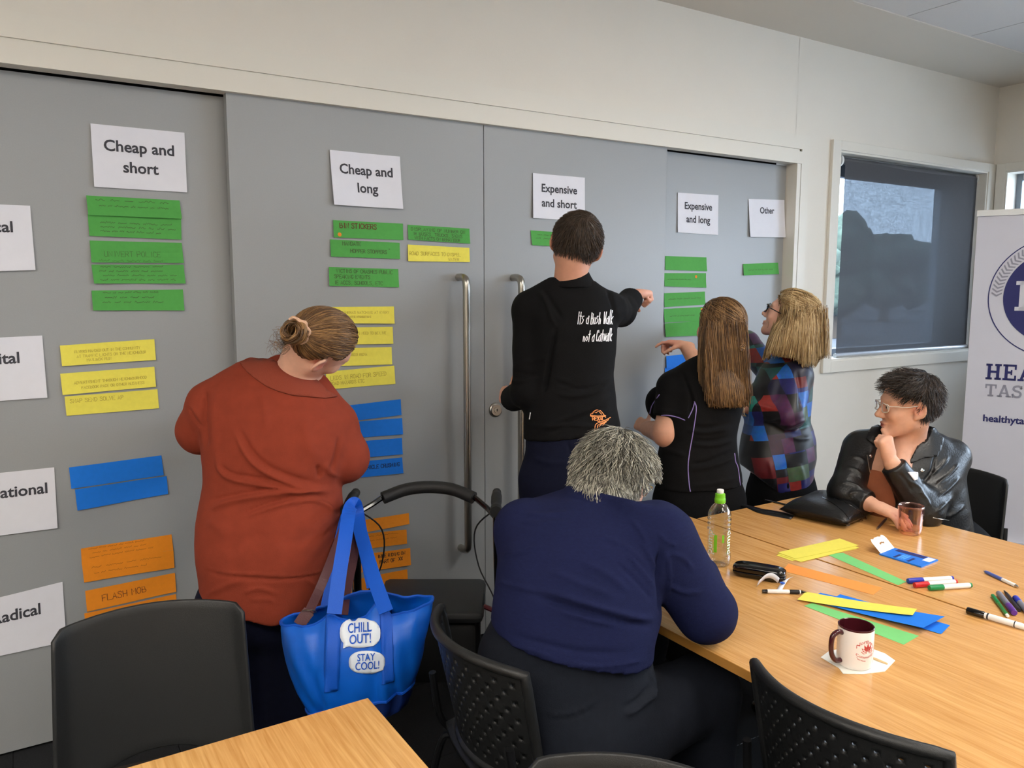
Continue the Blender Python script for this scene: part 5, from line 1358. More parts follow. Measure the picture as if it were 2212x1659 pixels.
lo, hi = bounds([H.C, Lw, Rw, LH.c, RH.c, *an, J(1600, 1000, 3.55), J(1757, 1000, 3.95)], .13); lo[2] = .02
sk = (218, 168, 148)
sdf_obj('body', body, lo, hi, .0052, M['skin'], p, color=skin_color(sk, face_spots(H, sk, lip=(178, 104, 98), brow=(150, 118, 88))))
hp1 = px_plane((1597, 1000), (1686, 1068), D0 - .14); hp2 = px_plane((1680, 1068), (1750, 1060), D0 - .14)
def tunic(P):
    d = T(P); d = smin(d, sd_rc(P, J(1690, 795, D0), Rs, .05, .066), .04)
    d = smin(d, sd_ell(P, J(1622, 868, 3.76), (.06, .08, .075)), .04)
    a = np.maximum(chain(P, [Ls, Le, Lw], [.066, .06, .05], .03), cut(P, Lw - nrm(Lw - Le) * .03, Lw - Le))
    c = np.maximum(chain(P, [Rs, Re, Rw], [.068, .062, .05], .03), cut(P, Rw - nrm(Rw - Re) * .01, Rw - Re))
    d = smin(smin(d, a, .02), c, .018)
    return np.maximum(np.maximum(d, cut(P, *hp1)), cut(P, *hp2))
BF = [([(1700, 925), (1722, 915), (1745, 905)], 3, .006), ([(1690, 935), (1720, 928), (1748, 918)], 3, -.006), ([(1640, 905), (1665, 910), (1690, 905)], 3, .006), ([(1630, 875), (1650, 880), (1672, 885)], 2.5, .004), ([(1640, 880), (1645, 895), (1652, 905)], 2, .004), ([(1700, 1000), (1705, 1030), (1700, 1060)], 5, -.008), ([(1660, 990), (1670, 1030), (1672, 1055)], 6, .007), ([(1720, 800), (1728, 840), (1728, 890)], 4, -.01), ([(1725, 1000), (1735, 1030), (1735, 1055)], 5, .006), ([(1700, 940), (1725, 948), (1752, 945)], 5, .006)]
lo, hi = bounds([J(1700, 765, 3.7), Ls, Le, Lw, Rs, Re, Rw, J(1600, 1075, 3.55), J(1757, 1075, 3.95)], .10)
def patchwork():
    m = bpy.data.materials.new('patchwork_jersey'); m.use_nodes = True; nt = m.node_tree; b = nt.nodes['Principled BSDF']; L = nt.links.new
    tc = nt.nodes.new('ShaderNodeTexCoord'); mp = nt.nodes.new('ShaderNodeMapping'); mp.inputs['Rotation'].default_value = (.10, .14, .5); L(tc.outputs['Object'], mp.inputs[0])
    def lay(sc, off, pal):
        v = nt.nodes.new('ShaderNodeTexWhiteNoise'); ad = nt.nodes.new('ShaderNodeVectorMath'); ad.operation = 'MULTIPLY_ADD'; ad.inputs[1].default_value = (sc, sc * .22, sc * .8); ad.inputs[2].default_value = off; L(mp.outputs[0], ad.inputs[0]); fl = nt.nodes.new('ShaderNodeVectorMath'); fl.operation = 'FLOOR'; L(ad.outputs[0], fl.inputs[0]); L(fl.outputs[0], v.inputs['Vector'])
        sp = nt.nodes.new('ShaderNodeSeparateColor'); L(v.outputs['Color'], sp.inputs[0])
        cr = nt.nodes.new('ShaderNodeValToRGB'); cr.color_ramp.interpolation = 'CONSTANT'; L(sp.outputs[0], cr.inputs[0]); e = cr.color_ramp.elements
        for i, c in enumerate(pal):
            k = e[i] if i < 2 else e.new(i / len(pal)); k.position = i / len(pal); k.color = lin(c) + (1,)
        return cr.outputs[0], sp.outputs[1]
    c1, _ = lay(13, (.3, .2, .1), [(8, 9, 16), (16, 24, 84), (8, 8, 20), (14, 72, 140), (48, 16, 46), (10, 10, 14), (16, 70, 70), (20, 28, 96), (96, 24, 30), (10, 10, 18), (44, 62, 46)])
    c2, s2 = lay(19, (3.4, 5.6, 1.2), [(18, 92, 176), (10, 10, 18), (130, 34, 28), (22, 108, 98), (26, 26, 92), (72, 28, 70), (62, 82, 58), (12, 14, 44)])
    mx = nt.nodes.new('ShaderNodeMix'); mx.data_type = 'RGBA'; gt = nt.nodes.new('ShaderNodeMath'); gt.operation = 'GREATER_THAN'; gt.inputs[1].default_value = .52; L(s2, gt.inputs[0]); L(gt.outputs[0], mx.inputs[0]); L(c1, mx.inputs[6]); L(c2, mx.inputs[7])
    n = nt.nodes.new('ShaderNodeTexNoise'); n.inputs['Scale'].default_value = 60; L(mp.outputs[0], n.inputs['Vector'])
    m3 = nt.nodes.new('ShaderNodeMix'); m3.data_type = 'RGBA'; m3.blend_type = 'OVERLAY'; m3.inputs[0].default_value = .35; L(mx.outputs[2], m3.inputs[6]); L(n.outputs[1], m3.inputs[7])
    L(m3.outputs[2], b.inputs['Base Color']); b.inputs['Roughness'].default_value = .45; b.inputs['Sheen Weight'].default_value = .1
    return m
M['patchwork'] = patchwork()
SH = sdf_obj('tunic', tunic, lo, hi, .0065, M['patchwork'], p, post=lambda V, N: folds(wrinkle(V, N, .0014, 40, 23, (1, 1, 1.3)), N, BF, D0))
def trou(P):
    d = None
    for h, k, a in zip(hips, kn, an):
        e = leg_f(P, h, k, a, (.10, .075, .07)); d = e if d is None else smin(d, e, .03)
    return smin(d, sd_ell(P, (hips[0] + hips[1]) / 2 + UP * .03, (.155, .15, .22)), .04)
lo, hi = bounds([*an, *hips], .17); lo[2] = .03
sdf_obj('trousers', trou, lo, hi, .010, M['blacktrouser'], p)
for a in an: shoes(p, a, V3(-.8, .5, 0))
M['hair4'] = hair_mat('blonde_hair', (96, 72, 42), (160, 130, 86), (214, 190, 146))
capf = hair_cap(H, 'long', .014)
mass = Loft([J(1733, 638, 3.70), J(1733, 652, 3.70), J(1731, 680, 3.68), J(1722, 710, 3.66), J(1716, 740, 3.65), J(1708, 758, 3.64), J(1712, 772, 3.63)], [.035, .07, .088, .106, .118, .112, .06], [.05, .085, .095, .085, .07, .045, .015], VR, VA, 2.2)
hb = px_plane((1640, 775), (1770, 790), 3.65)
def hm(P):
    d = np.maximum(mass(P), -sd_sph(P, H.w((-.02, .085, -.02)), .085)); d = smax(d, -sd_rc(P, H.w((0, .06, -.10)), H.w((0, .14, -.2)), .05, .10), .02)
    return smin(near(P, H.C, .2, capf), d, .02)
lo, hi = bounds([H.C, J(1640, 790, 3.5), J(1775, 790, 3.8)], .12); Vc, Qc = iso(hm, lo, hi, .0055)
clip = H.w((-.0, -.115, .075))
def flow(P, k):
    t = clip - P; dd = np.linalg.norm(t, axis=1)[:, None]; up = (((P - H.C) @ H.U)[:, None] > .045) & (k < 10)
    return np.where(up, t / (dd + 1e-6), np.array([0, 0, -1.0]) + V3(-.08, 0, 0))
S1 = grow(hair_roots(H, 1700, 'long', 11), flow, hm, 30, .0085, (.001, .007), 12, .35, .5, .08)
r = np.random.RandomState(13); R0 = np.stack([J(1728, 690, 3.68) + VR * x - VA * r.uniform(.0, .1) for x in r.uniform(-.09, .10, 900)]); R0[:, 2] += r.uniform(-.06, .07, 900)
S2 = grow(R0, lambda P, k: np.array([0, 0, -1.0]) + V3(-.12, 0, 0) * np.clip(((J(1735, 700, 3.68) - P) @ VR)[:, None] * 12, -.5, 2), hm, 26, .0088, (.001, .006), 14, 0, .6, .10)
for S_ in (S1, S2):
    xx = PX(S_.reshape(-1, 3))[:, 0].reshape(S_.shape[:2]); yl = np.interp(xx, [1640, 1690, 1720, 1735, 1760, 1775], [772, 762, 770, 786, 786, 765]) + r.uniform(-6, 8, (len(S_), 1)); yy = PX(S_.reshape(-1, 3))[:, 1].reshape(S_.shape[:2])
    for i in range(len(S_)):
        m_ = yy[i] > yl[i]; k = np.argmax(m_)
        if m_[k]: S_[i, k:] = S_[i, k]
HR = join_meshes('hair', [(relax(Vc, Qc, 2), Qc), strand_mesh(S1, .0016, .0009), strand_mesh(S2, .0017, .0008)], M['hair4'], p)
mb = MB(); c = H.w((0, -.125, .078)); c = J(1758, 652, 3.64)
mb.tube(crv([c + V3(-.012, 0, .012), c + V3(.006, -.005, .002), c + V3(.03, 0, -.008), c + V3(.036, .01, -.018), c + V3(.02, .01, -.022), c + V3(.006, .0, -.014)], 5), .0045, 8); mb.obj('hair_clip', M['blackgloss'], p, True)
spectacles(H, p, M['blackgloss'], M['lens'], .0024, -.004, lw=.025, lh=.019)
mb = MB(); q = nrm(Rw - Re); u = nrm(np.cross(q, UP)); v_ = np.cross(q, u); cc_ = Rw + q * .018
for k in range(2): mb.tube([cc_ + q * .012 * k + (u * math.cos(t) + v_ * math.sin(t)) * .036 for t in np.linspace(0, 6.28, 25)[:-1]], .0032, 6, closed=True)
mb.obj('bracelet', mat('pale_bracelet', (226, 206, 178), .4, .2), p, True)
# ------------------------------------------------------------------ 5. seated grey-haired person in the navy jumper
D0 = 1.95
p = empty('person', (1.08, -1.56, 0))
tag(p, 'grey-haired person in a navy jumper seated, bent over the table', 'person')
H = Head(J(1333, 1033, 2.17), V3(.52, .72, -.46), V3(.83, -.53, -.12), .97)
T = view_loft(1.95, [(1062, 1222, 1352, .070, .12), (1074, 1175, 1385, .09, .11), (1092, 1132, 1412, .115, .10), (1120, 1106, 1432, .135, .08), (1160, 1088, 1440, .15, .06), (1210, 1075, 1436, .158, .04), (1270, 1067, 1431, .165, .02), (1330, 1061, 1424, .172, .01), (1375, 1052, 1412, .175, .0), (1440, 1045, 1406, .175, .0)], 2.3)
pel = view_loft(1.96, [(1300, 1072, 1402, .14), (1350, 1060, 1402, .158), (1400, 1034, 1404, .165), (1450, 1024, 1412, .17), (1500, 1026, 1424, .17), (1560, 1036, 1432, .165), (1620, 1056, 1425, .155), (1680, 1080, 1400, .14)], 2.2)
Rs, Re, Rw = J(1418, 1165, 1.99), J(1524, 1322, 2.0), J(1514, 1236, 2.27)
Ls, Le, Lw = J(1140, 1150, 2.05), np.array([1.42, -1.12, .80]), np.array([1.66, -1.22, .775])
RH = Hand(J(1515, 1228, 2.30), V3(.1, .95, -.12), V3(-.5, .0, -.8), 1, dict(i=40, m=45, r=50, p=55), sc=1.02); LH = Hand(np.array([1.68, -1.23, .77]), (.95, -.2, -.05), (0, 0, -1), -1, dict(i=15, m=18, r=20, p=20), sc=1.02)
hipL, hipR = np.array([1.14, -1.38, .54]), np.array([1.10, -1.66, .54])
kL, kR = np.array([1.60, -1.26, .53]), np.array([1.53, -1.62, .53]); aL, aR = np.array([1.62, -1.24, .09]), np.array([1.55, -1.60, .09])
nk = J(1296, 1084, 2.08)
def body(P):
    d = smin(T(P, -.035), pel(P, -.035), .03)
    d = smin(d, sd_rc(P, H.w((0, -.03, -.055)), nk, .062, .072), .04)
    d = smin(d, chain(P, [Rs, Re, Rw], [.06, .05, .034]), .02); d = smin(d, chain(P, [Ls, Le, Lw], [.06, .05, .034]), .02)
    d = smin(d, leg_f(P, hipL, kL, aL, (.10, .07, .05)), .03); d = smin(d, leg_f(P, hipR, kR, aR, (.10, .07, .05)), .03)
    d = smin(d, near(P, H.C, .21, H.sdf), .02); d = smin(d, LH.sdf(P), .008); return smin(d, RH.sdf(P), .008)
lo, hi = bounds([H.C, Lw, Rw, LH.c, RH.c, aL, aR, kL, kR, J(1060, 1330, 1.72), J(1430, 1330, 2.1)], .13); lo[2] = .02
sk = (214, 164, 142)
sdf_obj('body', body, lo, hi, .0055, M['skin'], p, color=skin_color(sk, face_spots(H, sk, ear=(206, 128, 116))))
hp, hn = px_plane((1046, 1372), (1402, 1442), 1.86)
cp2 = J(1300, 1068, 2.05)
def jump(P):
    d = T(P); d = smin(d, sd_rc(P, J(1370, 1110, 2.0), Rs, .075, .095), .05)
    d = smin(d, sd_rc(P, nk, nk - UP * .05, .085, .10), .04); d = smax(d, -cut(P, cp2, V3(-.30, -.30, -.9)), .004)
    a = np.maximum(chain(P, [Rs, Re, Rw], [.098, .072, .05], .03), cut(P, Rw - nrm(Rw - Re) * .0, Rw - Re))
    c = np.maximum(chain(P, [Ls, Le, Lw], [.09, .07, .05], .03), cut(P, Lw, Lw - Le))
    d = smin(smin(d, a, .022), c, .03)
    return np.maximum(d, cut(P, hp, hn))
NF = [([(1150, 1285), (1200, 1300), (1260, 1318), (1320, 1335), (1370, 1348), (1412, 1350)], 6, -.013), ([(1160, 1272), (1220, 1290), (1300, 1315), (1380, 1335), (1420, 1335)], 7, .009), ([(1200, 1318), (1270, 1338), (1340, 1352)], 6, .006), ([(1428, 1180), (1422, 1230), (1428, 1290), (1428, 1330)], 5, -.016), ([(1440, 1190), (1446, 1240), (1442, 1290)], 4, .008), ([(1385, 1170), (1408, 1210), (1420, 1240)], 4, .006), ([(1350, 1190), (1390, 1240), (1418, 1275)], 4, .006), ([(1300, 1160), (1350, 1180), (1400, 1225)], 5, .005), ([(1330, 1215), (1375, 1255), (1412, 1300)], 4, -.005),
      ([(1360, 1120), (1385, 1150), (1410, 1200)], 4, .005), ([(1420, 1150), (1440, 1170), (1465, 1180)], 3, .006), ([(1445, 1195), (1475, 1205), (1500, 1235)], 4, .005), ([(1440, 1260), (1480, 1280), (1520, 1275)], 5, .006), ([(1075, 1200), (1120, 1195), (1180, 1175)], 5, .005), ([(1070, 1255), (1110, 1265), (1170, 1280)], 5, .006), ([(1130, 1110), (1180, 1112), (1240, 1105)], 5, .004), ([(1120, 1125), (1170, 1130), (1240, 1126)], 5, .004), ([(1200, 1422), (1150, 1405), (1090, 1388), (1050, 1368)], 3, .005), ([(1230, 1432), (1300, 1440), (1400, 1425)], 3, .006), ([(1100, 1370), (1180, 1392), (1260, 1408), (1350, 1412)], 6, -.006), ([(1250, 1210), (1310, 1240), (1360, 1280)], 8, .005), ([(1180, 1230), (1260, 1262), (1330, 1290)], 8, .005)]
lo, hi = bounds([J(1290, 1055, 2.0), Rs, Re, Rw, Ls, Le, Lw, J(1050, 1445, 1.68), J(1430, 1445, 2.1)], .12)
SH = sdf_obj('jumper', jump, lo, hi, .0062, M['navyknit'], p, post=lambda V, N: folds(wrinkle(V, N, .0014, 34, 33, (1, 1, 1.5)), N, NF, D0))
M['seatpants'] = mat('dark_slate_trousers', (22, 26, 35), .85, noise=.08, nscale=60, bump=.35, bscale=350, spec=.2)
def trou(P):
    d = smin(pel(P), leg_f(P, hipL, kL, aL, (.125, .095, .085)), .05); return smin(d, leg_f(P, hipR, kR, aR, (.125, .095, .085)), .05)
lo, hi = bounds([aL, aR, kL, kR, hipL, hipR, J(1230, 1345, 1.87), J(1030, 1500, 1.70), J(1430, 1500, 2.05)], .13); lo[2] = .03
TR = sdf_obj('trousers', trou, lo, hi, .0075, M['seatpants'], p, post=lambda V, N: folds(wrinkle(V, N, .0016, 26, 8), N, [([(1180, 1545), (1210, 1545), (1260, 1530), (1290, 1508)], 3, .005), ([(1170, 1552), (1220, 1552), (1270, 1538), (1296, 1515)], 2.5, -.004), ([(1350, 1545), (1370, 1535), (1400, 1510), (1425, 1480)], 5, .01), ([(1340, 1530), (1375, 1515), (1405, 1480)], 4, -.008), ([(1405, 1450), (1412, 1480), (1400, 1520)], 4, .008), ([(1110, 1420), (1112, 1460)], 2, -.003), ([(1280, 1445), (1282, 1500)], 2, -.003)], D0))
shoes(p, aL, (1, 0, 0)); shoes(p, aR, (1, 0, 0))
M['hair5'] = hair_mat('grey_hair', (58, 56, 52), (130, 127, 116), (206, 202, 186), .5)
capf = hair_cap(H, 'full', .02, lambda q: .010 + .012 * np.clip(-q[:, 1] / .1, 0, 1), lambda P: sd_rc(P, H.w((0, -.045, -.05)), nk + VA * -.01, .056, .060))
rag = np.random.RandomState(3)
lo, hi = bounds([H.C], .17); Vc, Qc = iso(capf, lo, hi, .0055); Vc = wrinkle(relax(Vc, Qc, 1), vnormals(Vc, Qc), .0022, 150, 4)
crown = H.w((0, -.05, .125))
def flow(P, k):
    q = P - crown; q = q / (np.linalg.norm(q, axis=1)[:, None] + 1e-6); ph = P @ np.array([41, 37, 23.]) ; s = np.cross(q, P - H.C); s /= np.linalg.norm(s, axis=1)[:, None] + 1e-6
    return q + s * (.75 * np.sin(ph * 1.7 + k * 1.15))[:, None] + V3(0, 0, -.35)
S = grow(hair_roots(H, 3600, 'full', 21), flow, capf, 13, .0055, (.0008, .005), 22, 0, .45, .16)
S3 = grow(hair_roots(H, 420, 'full', 25), flow, capf, 11, .0055, (.004, .011), 26, 0, .4, .25)
q = H.loc(Vc.astype(f32)); low = np.where((q[:, 2] < -.045) & (q[:, 1] < -.03) & (hairline(q, 'full') > .006))[0]; r = np.random.RandomState(29)
S4 = grow(Vc[r.choice(low, 700)], flow, capf, 7, .0055, (.0008, .006), 30, .2, .45, .2)
for S_ in (S, S3):
    q = H.loc(S_.reshape(-1, 3).astype(f32)); bad = ((hairline(q, 'full') < -.002) & (q[:, 1] > -.048)).reshape(S_.shape[:2])
    for i in range(len(S_)):
        k = np.argmax(bad[i])
        if bad[i, k]: S_[i, k:] = S_[i, k]
M['hair5b'] = hair_mat('grey_underhair', (66, 64, 60), (96, 94, 86), (126, 122, 112), .6)
join_meshes('hair_underlayer', [(Vc, Qc)], M['hair5b'], p)
join_meshes('hair', [strand_mesh(S, .0016, .0008), strand_mesh(S4, .0016, .0008), strand_mesh(S3, .0010, .0004)], M['hair5'], p)
spectacles(H, p, M['chrome'], M['lens'], .0012, -.004, lw=.024, lh=.017)

# ------------------------------------------------------------------ 6. seated woman in the black leather jacket
D0 = 3.2
p = empty('person', (3.2, -1.28, 0))
tag(p, 'woman with short dark hair and clear glasses in a black leather jacket', 'person')
TF = nrm(V3(-.80, -.55, 0)); TX = np.cross(TF, UP)            # chest direction and her right
H = Head(J(1958, 876, 3.10), V3(-.97, .06, -.05), V3(.06, .99, .03), 1.03)
T = view_loft(3.2, [(930, 1925, 2005, .055, .02), (945, 1895, 2030, .085, .02), (965, 1868, 2052, .11, .02), (1000, 1845, 2070, .13, .02), (1045, 1842, 2074, .145, .02), (1090, 1850, 2082, .155, .03), (1140, 1862, 2088, .16, .05), (1200, 1875, 2088, .16, .06)], 2.3)
Rs, Re, Rw = J(1862, 968, 3.26), J(1826, 1062, 3.16), J(1882, 1090, 3.07)          # image left
Ls, Le, Lw = J(2052, 988, 3.22), J(1998, 1104, 3.06), J(1926, 1000, 3.06)          # image right
RH = Hand(J(1887, 1091, 3.05), V3(.52, -.70, -.16), V3(-.1, .35, -.95), 1, dict(i=16, m=18, r=20, p=22), sc=.98, thumb=(.35, .2)); LH = Hand(J(1921, 992, 3.06), V3(-.28, -.1, .95), V3(-.3, .9, -.1), -1, dict(i=85, m=88, r=90, p=90), sc=.98, thumb=(.2, .5))
hipA, hipB = np.array([3.18, -1.16, .53]), np.array([3.22, -1.44, .53]); kA, kB = np.array([2.78, -1.2, .52]), np.array([2.80, -1.5, .52]); aA, aB = np.array([2.80, -1.2, .09]), np.array([2.84, -1.5, .09])
nk = J(1962, 950, 3.2)
def body(P):
    d = T(P, -.024); d = smin(d, sd_ell(P, (3.2, -1.3, .55), (.17, .19, .15)), .05)
    d = smin(d, sd_rc(P, H.w((0, -.03, -.06)), nk, .054, .062), .04)
    d = smin(d, sd_rc(P, nk + TF * .03, J(1938, 1010, 3.12), .05, .05), .05)
    d = smin(d, chain(P, [Rs, Re, Rw], [.055, .045, .03]), .02); d = smin(d, chain(P, [Ls, Le, Lw], [.055, .047, .031]), .02)
    d = smin(d, leg_f(P, hipA, kA, aA), .03); d = smin(d, leg_f(P, hipB, kB, aB), .03)
    d = smin(d, near(P, H.C, .2, H.sdf), .02); d = smin(d, LH.sdf(P), .007); return smin(d, RH.sdf(P), .007)
lo, hi = bounds([H.C, Lw, Rw, LH.c, RH.c, aA, aB, kA, J(1845, 1100, 3.05), J(2088, 1100, 3.4)], .12); lo[2] = .02
sk = (216, 166, 140)
sdf_obj('body', body, lo, hi, .0043, M['skin'], p, color=skin_color(sk, face_spots(H, sk, lip=(160, 84, 80), ear=(214, 146, 124), brow=(64, 48, 38))))
eyes(H, p)
M['rusttop'] = mat('rust_blouse', (150, 84, 52), .75, noise=.06, nscale=40, bump=.2, bscale=300)
vA, vB = J(1908, 1005, 3.1), J(1962, 1005, 3.1)
def top(P):
    d = T(P, -.010); return np.maximum(np.maximum(d, P[:, 2] - J(1940, 1022, 3.1)[2]), -(P[:, 2] - .60))
lo, hi = bounds([J(1840, 1015, 3.0), J(2085, 1200, 3.45)], .05)
sdf_obj('blouse', top, lo, hi, .009, M['rusttop'], p)
def jacket(P):
    d = T(P, .006); d = smin(d, sd_rc(P, J(1990, 955, 3.2), Ls, .06, .072), .04); d = smin(d, sd_rc(P, J(1905, 950, 3.22), Rs, .055, .07), .04)
    # open front: wedge from the throat down to the waist
    c = J(1935, 1080, 3.05); u = (P - np.asarray(nk, f32)) @ TX.astype(f32); fz = (P - np.asarray(nk, f32)) @ TF.astype(f32)
    z0 = J(1960, 920, 3.2)[2]; dz = np.clip((z0 - P[:, 2]), 0, .6); hw = np.where(dz < .1, .062, np.where(dz < .30, .058 + .0 * dz, .055))
    wedge = np.maximum(np.abs(u - .005) - hw, -(fz - .01)); d = smax(d, -wedge, .006)
    d = smax(d, -(sd_rc(P, nk + UP * .08, nk - UP * .02, .066, .070)), .004)
    a = np.maximum(chain(P, [Rs, Re, Rw], [.075, .062, .046], .03), cut(P, Rw - nrm(Rw - Re) * .012, Rw - Re))
    b_ = np.maximum(chain(P, [Ls, Le, Lw], [.077, .064, .046], .03), cut(P, Lw - nrm(Lw - Le) * .012, Lw - Le))
    d = smin(smin(d, a, .018), b_, .018)
    return np.maximum(d, -(P[:, 2] - .58))
JF = [([(1838, 985), (1858, 990), (1870, 1000)], 3, .006), ([(1826, 1010), (1848, 1015), (1864, 1030)], 3, .006), ([(1816, 1040), (1842, 1046), (1862, 1055)], 3, .005), ([(1830, 1070), (1850, 1062), (1876, 1072)], 3, .005), ([(2050, 985), (2030, 1010), (2005, 1030)], 3, .007), ([(2072, 1000), (2050, 1025), (2020, 1050)], 3, .007), ([(2074, 1030), (2050, 1055), (2025, 1075)], 3, .006), ([(2060, 1070), (2040, 1090), (2018, 1110)], 3, .005), ([(1985, 1060), (2000, 1075), (2010, 1095)], 3, .005), ([(1960, 1035), (1985, 1052), (1995, 1070)], 3, .005), ([(1940, 1020), (1958, 1040), (1972, 1065)], 3, -.005), ([(2085, 1090), (2060, 1110), (2040, 1118)], 3, .005), ([(2020, 985), (2012, 1020), (1990, 1045)], 3, -.008)]
lo, hi = bounds([J(1960, 915, 3.1), Ls, Le, Lw, Rs, Re, Rw, J(1845, 1200, 3.0), J(2088, 1200, 3.45)], .10)
SH = sdf_obj('leather_jacket', jacket, lo, hi, .0055, M['leather'], p, post=lambda V, N: folds(wrinkle(V, N, .0016, 48, 43), N, JF, D0))
b = bvh_of(SH)
patch('lapel', b, [(2004, 926), (2012, 922), (2024, 938), (2036, 950), (2030, 975), (2022, 986), (1992, 990), (1968, 1002), (1962, 1000), (1975, 976), (1988, 950)], M['leather'], p, .004, .006, 5)
patch('lapel', b, [(1885, 926), (1898, 922), (1912, 932), (1908, 950), (1902, 962), (1890, 964), (1871, 948), (1874, 938)], M['leather'], p, .004, .006, 5)
patch('name_tag', b, [(1960, 1020), (1982, 1020), (1981, 1036), (1974, 1038)], M['paper'], p, .003, .001, 5)
piping('zip', b, [(1873, 983), (1877, 1010), (1883, 1040), (1886, 1066)], .0016, M['steel'], p)
piping('sleeve_zip', b, [(1894, 1008), (1905, 1026), (1918, 1048), (1930, 1070)], .0014, M['steel'], p)
piping('pocket_zip', b, [(2015, 1118), (2030, 1121), (2050, 1124)], .0016, M['steel'], p)
for q in ((1880, 985), (1992, 1016)):
    h_ = hit(b, *q)
    if h_ is not None: MB().lathe([(.007, -.001), (.007, .002), (.004, .0035), (0, .0035)], 12, M=Matrix.Translation(Vector(h_[0])) @ Vector(h_[1]).to_track_quat('Z', 'Y').to_matrix().to_4x4()).obj('press_stud', M['chrome'], p, True)
def trou(P):
    d = smin(sd_ell(P, (3.2, -1.3, .56), (.19, .21, .15)), leg_f(P, hipA, kA, aA, (.105, .085, .075)), .05); return smin(d, leg_f(P, hipB, kB, aB, (.105, .085, .075)), .05)
lo, hi = bounds([aA, aB, kA, kB, hipA, hipB], .22); lo[2] = .03
sdf_obj('trousers', trou, lo, hi, .012, M['blacktrouser'], p)
shoes(p, aA, (-1, 0, 0)); shoes(p, aB, (-1, 0, 0))
M['hair6'] = hair_mat('near_black_hair', (26, 20, 17), (44, 35, 29), (74, 60, 50))
capf = hair_cap(H, 'short', .014, lambda q: .005 + .014 * np.clip((q[:, 2] + .03) / .1, 0, 1))
lo, hi = bounds([H.C], .17); Vc, Qc = iso(capf, lo, hi, .005)
crown = H.w((0, -.075, .115))
def flow(P, k):
    q = P - crown; q = q / (np.linalg.norm(q, axis=1)[:, None] + 1e-6); back = ((P - H.C) @ H.F)[:, None] < -.03
    return q + np.where(back, -.5, .0) * H.U + .25 * H.F * (~back)
S = grow(hair_roots(H, 2600, 'short', 31), flow, capf, 8, .005, (.001, .006), 32, 0, .5, .3)
join_meshes('hair', [(relax(Vc, Qc, 1), Qc), strand_mesh(S, .0014, .0004)], M['hair6'], p)
M['clearframe'] = mat('clear_frame', (222, 208, 198), .2, .3)
spectacles(H, p, M['clearframe'], M['lens'], .0020, -.008, lw=.023, lh=.017)
# ================================================================== TABLES
M['legmetal'] = mat('dark_leg_metal', (34, 35, 38), .4, .6)
def table(x0, x1, y0, y1, m, label, posts, name='meeting_table'):
    e = empty(name, ((x0 + x1) / 2, (y0 + y1) / 2, 0))
    t = MB().box((x0, y0, .694), (x1, y1, .72), bev=.002).obj('tabletop', m, e); t.data.materials.append(M['woodedge'])
    for pf in t.data.polygons:
        if abs(pf.normal.z) < .5: pf.material_index = 1
    for (px_, py_) in posts:
        MB().box((px_ - .03, py_ - .02, .05), (px_ + .03, py_ + .02, .694), bev=.005).box((px_ - .25, py_ - .025, .66), (px_ + .25, py_ + .025, .694), bev=.004).obj('leg', M['legmetal'], e)
        MB().box((px_ - .29, py_ - .022, .055), (px_ + .29, py_ + .022, .085), bev=.008).obj('foot_bar', M['legmetal'], e)
        for s in (-1, 1):
            c = Matrix.Translation((px_ + s * .27, py_, .028)) @ Matrix.Rotation(math.pi / 2, 4, 'X')
            MB().lathe([(.012, -.02), (.026, -.019), (.028, -.012), (.028, .012), (.026, .019), (.012, .02)], 16, M=c).box((px_ + s * .27 - .012, py_ - .008, .03), (px_ + s * .27 + .012, py_ + .008, .056)).obj('castor', M['blackgloss'], e, True)
    tag(e, label, 'table'); return e
table(1.423, 2.226, -2.62, -.80, M['wood'], 'beech meeting table with the mug, bottle and paper strips on it', [(1.80, -1.06), (1.80, -2.32)])
table(2.234, 2.972, -2.70, -.888, M['wood'], 'beech meeting table with the black handbag and the pink glass on it', [(2.60, -1.15), (2.60, -2.4)])
table(-.62, .612, -2.36, -1.496, M['wood2'], 'bare beech table corner in the near foreground', [(-.38, -1.93), (.36, -1.93)])

# ================================================================== CHAIRS
def chair_frame(e, M_, w=.43, d=.42):
    """four dark steel legs with sled-like feet"""
    for sx in (-1, 1):
        MB().tube(crv([(sx * w / 2, .19, .44), (sx * (w / 2 + .015), .205, .40), (sx * (w / 2 + .03), .23, .02)], 6), .010, 8).obj('leg', M_, e, True, True)
        MB().tube(crv([(sx * (w / 2 - .02), -.17, .44), (sx * (w / 2 + .01), -.20, .38), (sx * (w / 2 + .03), -.27, .02)], 6), .010, 8).obj('leg', M_, e, True, True)
        MB().tube([(sx * w / 2, .19, .437), (sx * (w / 2 - .01), -.17, .437)], .010, 8).obj('seat_rail', M_, e, True, True)
        for y in (.23, -.27): MB().lathe([(.011, 0), (.014, .004), (.014, .03), (.011, .034)], 10, (sx * (w / 2 + .03), y, 0)).obj('foot_cap', M['blacksoft'], e, True, True)
        MB().tube(crv([(sx * (w / 2 - .0), -.17, .44), (sx * (w / 2 - .005), -.205, .50), (sx * (w / 2 - .012), -.225, .62)], 5), .010, 8).obj('back_upright', M_, e, True, True)
